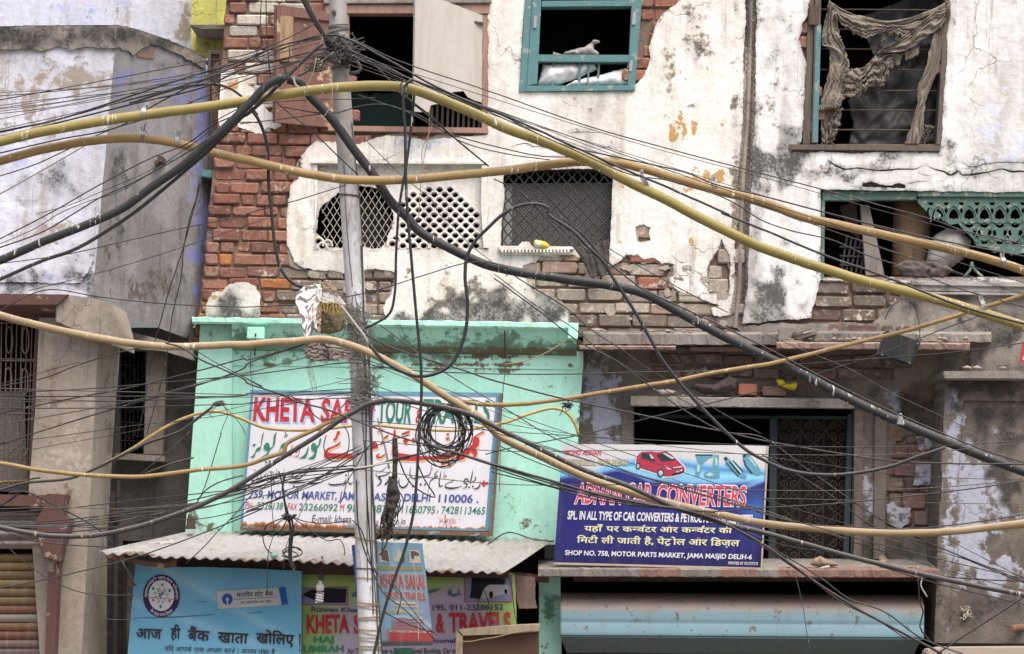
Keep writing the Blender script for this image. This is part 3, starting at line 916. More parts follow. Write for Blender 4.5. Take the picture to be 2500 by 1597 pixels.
part('patch_board', leaf([P(683, 36, -.165), P(716, 42, -.14), P(712, 150, -.14), P(681, 150, -.165)], -.008), paintm('bare_wood', (.35, .24, .14), .9, (.1, .06, .04), .7, 12), sh)

# --- teal window
tw = part('window_frame', join(quadbox([(1284, -30), (1300, -30), (1284, 224), (1267, 225)], -.04, .1, .003), quadbox([(1301, -30), (1323, -30), (1312, 205), (1285, 210)], -.028, .1, .003),
     quadbox([(1544, -30), (1570, -30), (1550, 222), (1532, 218)], -.035, .1, .003), quadbox([(1323, 2), (1546, 0), (1546, 15), (1322, 17)], -.03, .1, .003),
     quadbox([(1283, 209), (1549, 208), (1549, 221), (1282, 224)], -.045, .1, .003), quadbox([(1312, 133), (1542, 134), (1540, 152), (1311, 151)], -.03, .08, .003)), TEAL, house, label='teal painted wooden window frame')
parts('baluster', [quadbox([(x + 3, 152), (x + w + 3, 152), (x + w, 209), (x, 209)], .0, .03) for x, w in ((1346, 6), (1410, 7), (1433, 4), (1457, 5))], TEAL, tw)
parts('hinge', (quadbox([(1304, 38), (1311, 39), (1309, 68), (1302, 68)], -.04, -.02), quadbox([(1545, 30), (1553, 30), (1551, 60), (1543, 60)], -.045, -.02), quadbox([(1538, 148), (1545, 148), (1543, 174), (1536, 174)], -.04, -.02)), STEEL, tw)

# --- jali panel with the broken bay
hole_c = [(777, 525), (781, 505), (805, 490), (825, 470), (845, 458), (880, 452), (915, 455), (938, 475), (950, 495), (962, 520), (955, 555), (945, 585), (930, 606), (800, 604), (790, 585), (773, 568)]
scales = []
for r in range(14):
    yy = 452 + r * 12.4
    for c in range(9):
        xx = 958 + c * 25.6 + (r % 2) * 12.8 + r * .0
        top = 450 + ((xx - 1062) / 105.0) ** 2 * 75
        if yy > top + 4 and 972 < xx < 1168 and yy < 606: scales.append((xx, yy))
scales += [(778, 590), (800, 596), (787, 602), (958, 596), (966, 584), (946, 602), (960, 607)][:5]
loops = [([(760, 392), (1192, 392), (1198, 618), (758, 620)], 0), (hole_c, 3.5)]
loops += [(ellipse(x, y, 6.8, 5.6, 10), 0) for x, y in scales]
part('jali_screen', sheet(loops, .032, .04, 12, .003, 3, [('r', 800, 470, 30, 30, .5), ('r', 960, 450, 160, 20, .45), ('r', 1150, 560, 40, 60, .35), ('b', 960, 600, 200, 16, .4)], edge=.5, elen=8), WHITE, house)
jsc = lambda x, y: ptube([(x - 11.5, y + 5), (x - 9.5, y - 4), (x - 4, y - 9), (x, y - 10), (x + 4, y - 9), (x + 9.5, y - 4), (x + 11.5, y + 5)], 2.5, .026, 5, 5)
part('jali_scales', join(*[jsc(x, y) for x, y in scales[:-5]]), WHITE, house)
parts('jali_remnant', [jsc(x, y) for x, y in scales[-5:]], WHITE, house)
part('jali_moulding', join(quadbox([(758, 391), (1190, 393), (1190, 401), (758, 399)], -.045, .03, .003), quadbox([(768, 403), (774, 403), (776, 480), (768, 560)], -.035, .03, .003), quadbox([(1176, 403), (1192, 403), (1186, 470), (1196, 500), (1186, 540), (1194, 606), (1180, 606), (1174, 500)], -.04, .03, .004)), WHITE, house)
parts('rosette', [lathe(P(800 + i * 24, 418, .03), [(.014, -.012), (.02, 0), (.012, .014), (.004, .02)], 8) for i in range(15) if i not in (3, 4)], WHITE, house)
wires = []
for s in (-1, 1):
    for d in range(-18, 19):
        pts = []
        for t in np.linspace(-110, 110, 45):
            x, y = 865 + d * 17 + t * .62, 530 + s * t
            if inside([(x, y)], [[(784, 478), (880, 446), (948, 476), (968, 540), (940, 612), (786, 612)]])[0]: pts.append((x, y))
        if len(pts) > 2: wires.append(ptube([pts[0], pts[-1]], .95, .05 + .004 * s, 4, 30))
part('wire_mesh', join(*wires), MESHW, house)
part('back_board', sheet([([(862, 470), (945, 500), (960, 560), (935, 604), (858, 604)], 4)], .3, .02, 25), plain('dim_grey_cloth', (.075, .07, .065)), house)
# --- grille bay
arcs = []
for r in range(14):
    for c in range(12):
        x, y = 1228 + c * 26 + (r % 2) * 13, 428 + r * 14
        if 1222 < x < 1504 and y < 612: arcs.append(ptube([(x - 13, y + 5), (x - 8, y + 1), (x - 4, y - 6), (x, y - 8), (x + 4, y - 6), (x + 8, y + 1), (x + 13, y + 5)], 1.9, .03, 4, 6))
part('fish_scale_grille', join(*arcs), BLACKIRON, house)
k = M('perforated_sheet', .6)
vo = k.n('ShaderNodeTexVoronoi')
k.put(vo.inputs['Vector'], k.mapv((1, .01, 1), rot=(0, math.radians(45), 0)))
vo.inputs['Scale'].default_value = 62
vo.inputs['Randomness'].default_value = 0.0
perf = k.done(k.mix(k.step(vo.outputs['Distance'], .30, .36), (.02, .02, .02), (.17, .165, .16)))
part('perforated_sheet', quadbox([(1224, 448), (1497, 446), (1494, 606), (1222, 606)], .09, .1), perf, house)
part('pale_strip', quadbox([(1230, 455), (1250, 455), (1250, 604), (1228, 604)], .075, .085), plain('dull_white_sheet', (.38, .38, .37)), house)
part('window_sill', join(quadbox([(1216, 600), (1398, 602), (1402, 610), (1218, 612)], -.06, .03, .004), quadbox([(1222, 612), (1400, 612), (1402, 622), (1226, 622)], -.04, .02, .003), quadbox([(1264, 602), (1274, 590), (1292, 590), (1300, 603)], -.045, -.01, .004),
     *[quadbox([(1224 + i * 8.5, 608), (1229 + i * 8.5, 608), (1229 + i * 8.5, 616), (1224 + i * 8.5, 616)], -.068, -.03) for i in range(20)]), WHITE, house)

# ================================================================== RIGHT WHITE HOUSE
rh = thing('plastered_house', 'white plastered house stained black, with the cloth hung window and green lattice', 'house', P(2180, 800, 0))
CW = [(1990, -30), (2318, -30), (2318, 20), (2297, 352), (2290, 372), (1930, 372), (1958, 345), (1968, 160), (1952, 95), (1958, 60), (1970, 40), (1978, -30)]
LO = [(2004, 462), (2520, 470), (2520, 690), (2004, 680)]
RP = [(1848, -40), (2540, -40), (2540, 690), (2480, 686), (2420, 676), (2330, 682), (2250, 694), (2180, 688), (2004, 684), (1998, 700), (1992, 730), (1984, 750), (1979, 776), (1920, 780), (1862, 786), (1812, 790), (1826, 700), (1830, 540), (1836, 421), (1843, 280)]
sp = [('r', 1910, 410, 90, 70, 1.4), ('r', 1930, 350, 60, 60, 1.1), ('r', 2080, 420, 120, 24, .8), ('r', 1920, 560, 40, 120, .5), ('r', 1885, 130, 40, 120, .55), ('r', 1900, 30, 40, 80, .6), ('r', 1930, 180, 22, 40, .55), ('r', 2230, 470, 60, 26, .8), ('r', 2180, 385, 70, 26, .75), ('r', 2310, 370, 36, 50, .75), ('r', 1930, 640, 60, 70, .5), ('r', 1890, 740, 90, 80, 1.1), ('r', 1945, 500, 20, 90, .5), ('b', 2000, 420, 90, 30, .5), ('g', 2440, 300, 80, 120, .5), ('g', 2420, 390, 90, 40, .45), ('b', 1885, 250, 30, 120, .4), ('b', 2370, 120, 30, 160, .36), ('r', 1850, 560, 20, 220, .7), ('r', 1840, 700, 20, 120, .8), ('r', 2370, 690, 200, 12, .9), ('r', 2120, 460, 80, 14, .8), ('a', 2022, 60, 1, 1, 0), ('b', 2330, 60, 14, 120, .4), ('r', 2040, 440, 90, 16, .6)]
def crack(pts, wmax, ox=0, oy=0, sc=1.0):
    n_ = len(pts)
    return ([q for q in ribbon([(ox + x * sc, oy + y * sc, .5 + wmax * (.35 + .65 * abs(math.sin(i * 2.3 + x)))) if 0 < i < n_ - 1 else (ox + x * sc, oy + y * sc, .3) for i, (x, y) in enumerate(pts)])], .9)
ck = [crack(p, w, 2000, 380, 1 / 2.576) for p, w in (([(60, 30), (100, 62), (160, 85), (250, 80), (340, 92), (420, 95), (500, 83), (600, 86), (655, 62)], 3.4), ([(672, 58), (720, 85), (780, 100), (830, 122), (870, 100), (900, 122), (990, 115), (1080, 100), (1150, 85), (1200, 100), (1288, 98), (1340, 104)], 3.8), ([(892, 40), (950, 70), (1050, 52), (1150, 42), (1288, 46), (1340, 44)], 1.6), ([(552, 178), (600, 166), (680, 158)], 1.8), ([(630, 112), (655, 122), (700, 128)], 1.2))]
ck.append(([(2107, 447), (2128, 443), (2148, 450), (2174, 453), (2194, 446), (2212, 450), (2211, 459.5), (2105, 456)], 1.4))
part('plaster', sheet([(RP, 2.2), (CW, 2.6), (LO, 1.4)] + ck, -.03, .035, 9, .008, 1.6, sp, edge=.62, elen=22), WHITE2, rh)
part('brick_bed', sheet([([(1800, -40), (2560, -40), (2560, 1000), (2300, 1000), (2300, 860), (1800, 860)], 0), ([(2004, -40.5), (2312, -40.5), (2294, 352), (1996, 352)], 0), (rect(2010, 468, 2530, 676), 0)], .02, .2, 60), MORTAR, rh)
def rstyle(x, y, rs):
    if y < 350: return (*rs.choice([(.40, .2, .13), (.36, .19, .14), (.3, .22, .18)]), .3)
    if y < 450: return (*rs.choice([(.34, .16, .11), (.3, .17, .13), (.36, .22, .17)]), .4)
    return (*rs.choice([(.17, .125, .105), (.2, .15, .12), (.15, .125, .105), (.22, .19, .16)]), .5)
bg = [bricks([(1945, -40), (1992, -40), (1992, 352), (1945, 352)], [], 30, 60, style=rstyle, seed=21), bricks([(1925, 352), (2300, 352), (2300, 392), (1925, 392)], [], 20, 75, style=rstyle, seed=22),
      bricks([(2312, -40), (2340, -40), (2322, 350), (2296, 350)], [], 30, 40, style=rstyle, seed=24), bricks([(1975, 680), (2240, 680), (2200, 815), (1950, 815)], [], 34, 92, style=rstyle, seed=23, gap=5)]
for g in bg: part('brick_wall', fix_normals(g), BRICK, rh)
part('stone_wall', sheet([([(2150, 684), (2330, 678), (2540, 680), (2540, 960), (2300, 960), (2300, 850), (1830, 850), (1800, 800), (1860, 790), (1980, 790), (2130, 790), (2200, 720)], 3)], -.012, .03, 10, .014, 2, [('r', 2200, 740, 70, 50, .9), ('r', 2330, 720, 90, 30, .8), ('r', 2440, 800, 90, 60, .9), ('r', 2460, 900, 60, 30, .7), ('g', 2380, 700, 80, 18, .5), ('b', 2100, 800, 120, 30, .6)]), CONC, rh)
part('sill_moulding', join(*[quadbox([(2225 + i, 684), (2540, 690), (2540, 690 + w), (2225 + i, 684 + w)], -yy, .03, .004) for i, w, yy in ((0, 12, .07), (10, 26, .05))], quadbox([(2240, 712), (2540, 716), (2540, 722), (2240, 718)], -.06, 0, .003)), plaster('grimy_white_moulding', (.46, .44, .41), (.3, .28, .25), streak=(.1, .09, .08), samt=.85, bump=.8), rh)
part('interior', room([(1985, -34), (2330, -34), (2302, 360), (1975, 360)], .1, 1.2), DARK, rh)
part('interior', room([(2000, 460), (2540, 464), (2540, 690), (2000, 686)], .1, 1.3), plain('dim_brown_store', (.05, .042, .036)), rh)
# cloth window frame
wf = part('window_frame', join(quadbox([(1976, -30), (1990, -30), (1978, 352), (1960, 352)], -.03, .12, .003), quadbox([(1991, -30), (2006, -30), (1996, 350), (1981, 350)], -.05, .1, .003), quadbox([(2309, -30), (2322, -30), (2298, 354), (2286, 354)], -.03, .12, .003), quadbox([(1926, 352), (2296, 355), (2296, 370), (1926, 366)], -.05, .1, .004)), OLDWOOD, rh, label='grey weathered window frame with iron bars')
part('teal_jamb', quadbox([(1993, 60), (2005, 60), (1997, 348), (1984, 348)], -.053, -.03, .002), TEAL, wf)
part('hinge', quadbox([(1977, 12), (2000, 13), (1998, 62), (1975, 60)], -.06, -.03, .002), IRON, wf)
for yb in (24, 73, 120, 171, 221, 269, 318):
    part('window_bar', ptube([(1996, yb - 1), (2150, yb + random.uniform(-1, 1)), (2310, yb + 1)], 2.0, .05, 6, 40), IRON, wf)
# lattice bay
lb = part('lattice_frame', join(quadbox([(2008, 466), (2245, 468), (2245, 488), (2008, 490)], -.0, .08, .004), quadbox([(2240, 462), (2540, 466), (2540, 482), (2240, 480)], -.02, .06, .004), quadbox([(2006, 490), (2014, 490), (2012, 680), (2004, 680)], 0, .08)), JADE, rh)
tt = []
lh_ = []
for i in range(8):
    cx = 2291 + i * 37.5
    if cx > 2290:
        lh_.append(([(cx, 509), (cx + 8, 516), (cx + 12.5, 527), (cx + 10, 535), (cx + 4, 533), (cx, 537), (cx - 4, 533), (cx - 10, 535), (cx - 12.5, 527), (cx - 8, 516)], .5))
        lh_.append(([(cx - 26, 494), (cx - 11, 494), (cx - 14, 500), (cx - 18.5, 502), (cx - 23, 500)], .4))
        lh_.append(([(cx - 18.7, 507), (cx - 13.5, 514), (cx - 15.5, 526), (cx - 18.7, 530), (cx - 22, 526), (cx - 24, 514)], .5))
    if cx > 2340:
        lh_.append(([(cx - 9, 546), (cx, 549), (cx + 9, 546), (cx + 10, 553), (cx, 557), (cx - 10, 553)], .5))
    if cx > 2370:
        lh_.append(([(cx - 27, 560), (cx - 19, 566), (cx - 11, 560), (cx - 8, 572), (cx - 14, 580), (cx - 24, 580), (cx - 30, 572)], .5))
        lh_.append(([(cx - 9, 586), (cx, 590), (cx + 9, 586), (cx + 7, 596), (cx - 7, 596)], .5))
    tt.append(ptube([(cx - 19, 542), (cx - 17, 524), (cx - 9, 508), (cx, 501), (cx + 9, 508), (cx + 17, 524), (cx + 19, 542)], 1.7, -.004, 5, 6))
    if cx > 2340: tt.append(ptube([(cx - 16, 541), (cx - 8, 545), (cx, 541), (cx + 8, 545), (cx + 16, 541)], 1.8, -.006, 5, 5))
    if cx > 2375: tt.append(ptube([(cx - 19, 556), (cx - 19, 572), (cx - 26, 582), (cx - 19, 592), (cx - 12, 582), (cx - 19, 572)], 1.8, -.006, 5, 5))
LAT = [(2237, 478), (2560, 480), (2560, 626), (2500, 618), (2470, 624), (2450, 612), (2428, 618), (2411, 604), (2384, 600), (2376, 582), (2366, 572), (2352, 560), (2340, 546), (2322, 548), (2300, 538), (2296, 524), (2282, 512), (2266, 506), (2262, 516), (2252, 506), (2240, 494)]
part('lattice_panel', sheet([(LAT, 1.2)] + lh_, .0, .03, 14), JADE, lb)
for s in (-1, 1): tt.append(ptube([(2372, 640), (2374 + s * 4, 656), (2376 + s * 22, 676)], 3.4, -.02, 6, 6))
part('lattice', join(*tt), JADE, lb)

part('upper_wall', join(quadbox([(1822, -420), (3100, -420), (3100, -40), (1830, -40)], -.03, .3), quadbox([(2540, -40), (3100, -40), (3100, 1000), (2540, 1000)], -.03, .3)), WHITE2, rh)
part('upper_wall', quadbox([(560, -420), (1822, -420), (1822, -40), (556, -40)], .0, .3), WHITE, house)
# ================================================================== BACK WALL (top left)
bk = thing('setback_house', 'pale lilac upper house with a yellow painted end, behind the parapet', 'house', P(250, 130, 1.5))
part('wall', sheet([([(-60, -60), (470, -60), (466, 40), (470, 190), (-60, 190)], 0)], 1.5, .2, 18, .006, 1, [('b', 445, 70, 26, 60, .85), ('r', 440, 60, 16, 40, .5), ('g', 200, 30, 200, 60, .4), ('b', 300, 40, 120, 40, .35), ('r', 420, 120, 50, 20, .4)]), LILAC, bk)
part('yellow_wall', sheet([([(468, -60), (575, -60), (565, 130), (466, 126)], 1)], 1.2, .3, 18, .006, 1, [('b', 520, 110, 40, 20, .5)]), YELLOWP, bk)
part('upper_wall', quadbox([(-700, -420), (580, -420), (575, -60), (-700, -60)], 1.5, 1.7), LILAC, bk)
part('canopy_slab', quadbox([(461, 60), (556, 60), (556, 72), (490, 72)], .75, 1.2, .004), CONC, bk)
# ================================================================== LEFT HOUSE (parapet, splayed side, gates)
lh = thing('corner_house', 'stained lilac house with a blackened parapet at the far left', 'house', P(200, 800, -1))
def edge_x(py): return 286 - .091 * (py - 63)
def yL(px, py):
    e = edge_x(py)
    return -1.0 if px <= e else -1.0 + 1.25 * (px - e) / (520 - e)
corner = [(edge_x(y), y) for y in range(60, 731, 12)]
FRONT = [(-60, 66), (100, 62), (283, 62), (330, 72), (400, 95), (465, 122), (500, 142), (502, 160), (520, 330), (512, 560), (498, 748), (470, 800), (456, 826), (386, 800), (282, 775), (278, 735), (225, 726), (-60, 726)]
sp = [('r', 180, 655, 60, 55, .95), ('r', 70, 690, 80, 34, .95), ('r', 215, 690, 40, 50, .95), ('r', 150, 440, 60, 60, .62), ('r', 60, 440, 60, 50, .5), ('r', 80, 160, 120, 30, .45), ('b', 60, 210, 80, 80, .5), ('b', 180, 190, 80, 60, .55), ('b', 120, 320, 100, 60, .46), ('g', 200, 200, 50, 120, .35), ('g', 30, 380, 60, 50, .45), ('b', 100, 560, 110, 50, .55), ('r', 60, 490, 60, 14, .5), ('b', 275, 300, 12, 260, .6)]
lpts = [p for p in FRONT if p[0] <= edge_x(p[1]) + 1]
part('wall', sheet([([(-60, 66), (100, 62), (285, 62)] + corner[1:] + [(225, 730), (-60, 730)], 0)], yL, .0, 9, .006, 1.4, [(a, b, c, d, e, min(1.5, f * 1.3)) for a, b, c, d, e, f in sp], edge=.35, elen=24), LILAC, lh, label='lilac limewashed front wall with black mould')
sp = [('r', 285, 430, 30, 90, .85), ('r', 300, 330, 24, 60, .45), ('r', 290, 560, 14, 120, .8), ('r', 320, 380, 20, 40, .6), ('g', 490, 280, 26, 130, .95), ('g', 480, 500, 20, 200, .62), ('g', 505, 640, 30, 150, .95), ('g', 395, 210, 120, 90, .5), ('g', 500, 560, 26, 160, .85), ('b', 360, 700, 120, 60, .6), ('r', 440, 150, 60, 30, .7), ('r', 350, 140, 60, 14, .5), ('r', 470, 800, 40, 60, .6), ('g', 310, 190, 60, 90, .55), ('b', 265, 560, 30, 260, .4), ('r', 235, 720, 20, 30, .8)]
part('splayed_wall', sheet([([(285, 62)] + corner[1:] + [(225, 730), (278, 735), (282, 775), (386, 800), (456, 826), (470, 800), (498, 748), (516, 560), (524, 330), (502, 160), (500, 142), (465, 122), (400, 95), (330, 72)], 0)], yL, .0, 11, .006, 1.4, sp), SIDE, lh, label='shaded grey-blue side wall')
cop = [(-60, 66), (100, 62), (200, 64), (284, 61), (330, 70), (400, 93), (465, 120), (500, 140), (500, 165), (470, 152), (440, 132), (415, 124), (385, 112), (368, 108), (350, 116), (325, 135), (312, 126), (290, 118), (255, 116), (215, 114), (170, 120), (140, 114), (100, 124), (70, 119), (0, 122), (-60, 120)]
part('parapet', sheet([(cop, 2.6)], lambda x, y: yL(x, y) - .028, .03, 9, .01, 3, [('r', 30, 90, 140, 30, 1.2), ('r', 260, 90, 140, 34, 1.2), ('r', 150, 90, 60, 20, .8), ('r', 400, 110, 90, 30, 1.3), ('b', 110, 90, 14, 30, .6)], cuts=[[(284, 63), (281, 116)]]), CONC, lh)
part('parapet_top', (lambda a: (a + [v + Vector((0, .5, 0)) for v in a], [(i, i + 1, len(a) + i + 1, len(a) + i) for i in range(len(a) - 1)]))([P(x, y, yL(x, y) - .03) for x, y in ((-60, 66), (100, 62), (284, 61), (330, 70), (400, 93), (465, 120), (500, 140))]), CONC, lh)
part('brick_scar', sheet([([(333, 128), (350, 118), (376, 122), (374, 143), (350, 140), (335, 138)], 1.5), ([(274, 106), (286, 104), (292, 116), (276, 118)], 1)], lambda x, y: yL(x, y) - .012, .012, 8), MORTAR, lh)
# crack lines of loose plaster low on the front
part('loose_plaster', sheet([([(-40, 505), (10, 500), (40, 512), (75, 518), (90, 507), (140, 505), (230, 500), (228, 640), (200, 690), (-40, 690)], 3)], -1.014, .014, 10, .006, 2, [('r', 180, 655, 60, 50, .9), ('r', 70, 680, 80, 34, .9), ('b', 100, 560, 110, 50, .5), ('g', 130, 675, 22, 24, .7)]), LILAC, lh)
part('upper_window', join(quadbox([(508, 122), (516, 122), (508, 408), (498, 408)], .18, .3, .003), quadbox([(536, 122), (556, 122), (540, 408), (526, 408)], .2, .3, .003), quadbox([(514, 122), (550, 122), (550, 132), (514, 132)], .22, .3)), OLDWOOD, lh)
part('window_board', quadbox([(510, 126), (556, 126), (545, 412), (500, 412)], .26, .3), REDWOOD, lh)
part('window_sill', quadbox([(492, 414), (530, 416), (530, 436), (490, 432)], .05, .3, .006), TEAL, lh)
parts('iron_stub', (quadbox([(384, 380), (397, 380), (397, 396), (384, 396)], -.5, -.3, .004), quadbox([(376, 392), (386, 390), (386, 402), (376, 400)], -.5, -.3, .003)), IRON, lh)
part('wall_end', join(quadbox([(-900, 66), (-60, 66), (-60, 730), (-900, 730)], -1.0, -.8), quadbox([(-900, 730), (-60, 730), (-60, 1640), (-900, 1640)], -1.05, -.8)), LILAC, lh)
# brown canopy, concrete bracket, column
part('canopy', join(quadbox([(-60, 716), (168, 719), (140, 745), (-60, 745)], -1.35, -1.0, .004)), BROWN, lh)
part('canopy_soffit', sheet([([(-60, 745), (140, 745), (138, 790), (-60, 775)], 0)], lambda x, y: -1.34 + .34 * (y - 745) / 40, 0, 20), BROWN, lh)
br = [(136, 748), (140, 742), (165, 720), (230, 728), (272, 742), (281, 768), (292, 812), (294, 850), (230, 826), (160, 792), (136, 786)]
part('bracket', fix_normals(quadbox(br, -1.32, -.6, .006)), TAN, lh)
def yC(px, py):
    e = 228 - .052 * (py - 1057)
    return -1.18 if px <= e else -1.18 + .9 * (px - e) / 70
colp = [(228 - .052 * (y - 1057), y) for y in range(776, 1640, 24)]
part('column', sheet([([(96, 776)] + colp + [(100, 1640), (70, 1200), (86, 1000)], 0)], yC, 0, 14, .004, 1.2, [('r', 200, 840, 60, 30, .5), ('r', 150, 850, 60, 40, .45), ('b', 120, 1000, 50, 140, .5), ('b', 140, 1230, 60, 60, .6), ('g', 180, 1120, 60, 80, .5), ('r', 200, 1400, 30, 140, .35)]), TAN, lh)
part('column_return', sheet([(colp + [(260, 1640), (262, 1320), (277, 1057), (290, 900), (296, 776)], 0)], yC, 0, 14, .004, 1.2, [('r', 285, 860, 30, 90, .6), ('b', 270, 1100, 24, 300, .6), ('r', 230, 1450, 30, 150, .4)]), TAN, lh)
# recess between column and green shop
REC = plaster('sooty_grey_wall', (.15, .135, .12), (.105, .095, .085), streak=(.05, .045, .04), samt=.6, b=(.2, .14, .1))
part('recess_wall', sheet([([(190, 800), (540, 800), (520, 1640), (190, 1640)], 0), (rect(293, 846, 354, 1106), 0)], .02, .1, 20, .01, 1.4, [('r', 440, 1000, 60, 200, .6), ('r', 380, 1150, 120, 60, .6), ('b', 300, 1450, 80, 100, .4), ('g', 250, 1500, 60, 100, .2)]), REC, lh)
part('recess_beam', quadbox([(284, 800), (470, 850), (470, 880), (398, 855), (296, 850)], -.35, .02, .005), CONC, lh)
part('recess_post', quadbox([(358, 850), (408, 850), (396, 1110), (350, 1110)], -.2, .02, .004), LIMECONC, lh)
part('recess_sill', quadbox([(280, 1106), (400, 1112), (400, 1128), (280, 1122)], -.2, .02, .004), CONC, lh)
part('interior', room(rect(288, 840, 360, 1110), .1, .8), DARK, lh)
g = [ptube([(296 + i * 10.5, 848), (295 + i * 10.3, 1104)], 1.5, .05, 5, 60) for i in range(6)]
for yy in (890, 960, 1030, 1075): g.append(ptube([(293, yy), (354, yy + 3)], 1.5, .045, 5, 60))
for yy in (915, 985, 1050):
    g.append(ptube([(300, yy), (316, yy - 22), (332, yy), (316, yy + 22), (300, yy)], 1.4, .04, 5, 8))
    g.append(ptube([(322, yy), (338, yy - 18), (352, yy), (338, yy + 18), (322, yy)], 1.4, .04, 5, 8))
part('window_grille', join(*g), BLACKIRON, lh)
part('drain_pipe', join(ptube([(288, 1172), (283, 1300), (280, 1640)], 7, -.15, 10, 40), ptube([(286, 1205), (285, 1215)], 9, -.15, 10), ptube([(284, 1268), (283, 1280)], 9, -.15, 10)), BLACKIRON, lh)
parts('iron_angle', (quadbox([(262, 1200), (276, 1200), (276, 1292), (264, 1292)], -.3, -.2, .003), quadbox([(264, 1240), (290, 1242), (290, 1268), (264, 1264)], -.32, -.2, .003)), IRON, lh)
# iron gate
gt = part('gate_frame', join(quadbox([(88, 760), (98, 760), (74, 1200), (66, 1200)], -1.1, -1.0, .003)), IRON, lh)
g, gl_ = [], []
for i in range(9): g.append(ptube([(-8 + i * 12.5, 765), (-14 + i * 11.2, 1190)], 1.7, -1.06, 5, 80))
for yy in (788, 876, 880, 1008, 1095, 1118): g.append(ptube([(-20, yy), (92, yy + 2)], 1.7, -1.07, 5, 80))
for cx, cy in ((22, 830), (62, 832), (20, 930), (60, 932), (16, 1050), (50, 1052)):
    gl_.append(ptube([(cx - 6, cy - 32), (cx - 6, cy + 24), (cx, cy + 32), (cx + 6, cy + 24), (cx + 6, cy - 24), (cx, cy - 32), (cx - 5, cy - 26)], 1.9, -1.085, 5, 8))
for cx in (10, 30, 52): gl_.append(ptube([(cx, 1100), (cx + 8, 1092), (cx + 14, 1104), (cx + 6, 1114), (cx, 1106)], 1.6, -1.085, 5, 6))
BARS = paintm('rust_brown_bars', (.17, .125, .1), .8, (.07, .05, .04), .6, 20, bump=.3)
parts('gate_bar', g, BARS, gt)
parts('gate_loop', gl_, BARS, gt)
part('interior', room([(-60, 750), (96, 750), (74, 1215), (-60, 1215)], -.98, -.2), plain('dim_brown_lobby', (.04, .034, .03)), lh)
part('stored_board', quadbox([(-40, 950), (60, 960), (66, 1200), (-40, 1200)], -.8, -.75), plain('dusty_grey_sheet', (.26, .24, .22)), lh)
# shutter shop below the gate
part('shop_fascia', quadbox([(-60, 1206), (162, 1210), (154, 1238), (-60, 1236)], -1.3, -1.0, .005), BROWN, lh)
prof = []
n = 30
for i in range(n + 1):
    t = i / n
    prof.append((1240 + 100 * t, -1.12 - .06 * abs(math.sin(t * math.pi * 4.0)) - .05 * math.sin(t * math.pi)))
vs, fs = [], []
for py, yy in prof: vs += [P(-60, py, yy), P(108, py, yy)]
for i in range(n): fs.append((2 * i, 2 * i + 2, 2 * i + 3, 2 * i + 1))
part('shutter_hood', (vs, fs), paintm('dusty_pink_grey_tin', (.31, .26, .24), .7, (.14, .1, .09), .5, 6), lh)
part('door_bracket', quadbox([(112, 1205), (160, 1208), (152, 1260), (172, 1270), (150, 1340), (144, 1372), (104, 1362), (92, 1300), (88, 1268), (108, 1240)], -1.4, -1.1, .006), BROWN, lh)
part('door_post', quadbox([(118, 1366), (146, 1370), (132, 1640), (108, 1640)], -1.3, -1.1, .004), BROWN, lh)
vs, fs, cs = [], [], []
y, i = 1352.0, 0
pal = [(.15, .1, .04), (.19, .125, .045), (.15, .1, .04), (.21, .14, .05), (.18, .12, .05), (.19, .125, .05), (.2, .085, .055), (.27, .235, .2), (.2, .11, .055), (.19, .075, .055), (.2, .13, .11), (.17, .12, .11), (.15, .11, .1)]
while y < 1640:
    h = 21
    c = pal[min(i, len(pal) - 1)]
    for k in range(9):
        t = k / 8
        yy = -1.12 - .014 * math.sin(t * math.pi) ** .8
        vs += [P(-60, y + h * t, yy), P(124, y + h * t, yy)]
        dk = .18 if k in (0, 8) else .8  # shade on the slats and in their grooves goes into the vertex colour
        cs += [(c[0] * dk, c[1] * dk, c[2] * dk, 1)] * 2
    n0 = len(vs) - 18
    for k in range(8): fs.append((n0 + 2 * k, n0 + 2 * k + 2, n0 + 2 * k + 3, n0 + 2 * k + 1))
    y += h
    i += 1
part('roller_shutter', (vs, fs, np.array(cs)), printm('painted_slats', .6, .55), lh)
part('dark_gap', quadbox([(-60, 1236), (112, 1238), (112, 1360), (-60, 1360)], -.95, -.9), DARK, lh)

# ================================================================== GREEN SHOP
gs = thing('green_shop', 'mint green shopfront with a moulded cornice, carrying the big white signboard', 'shop', P(930, 1100, -.2))
vs, fs, st = sheet([([(486, 884), (1424, 884), (1412, 1060), (1404, 1330), (452, 1330), (472, 1060)], 0)], -.2, .3, 14, .005, 1.2, [('b', 560, 890, 200, 12, .6), ('b', 1150, 890, 260, 14, .95), ('b', 900, 888, 100, 12, .9), ('r', 470, 1290, 30, 30, .6), ('g', 1260, 1080, 20, 200, .2), ('b', 460, 1260, 12, 40, .6), ('g', 1330, 940, 80, 40, .35), ('g', 530, 1100, 40, 120, .35), ('b', 1300, 1280, 60, 20, .5), ('g', 1240, 1240, 30, 80, .4), ('b', 1415, 1000, 8, 120, .6)], edge=.12, elen=12)
part('wall', (vs, fs, st), GREEN, gs)
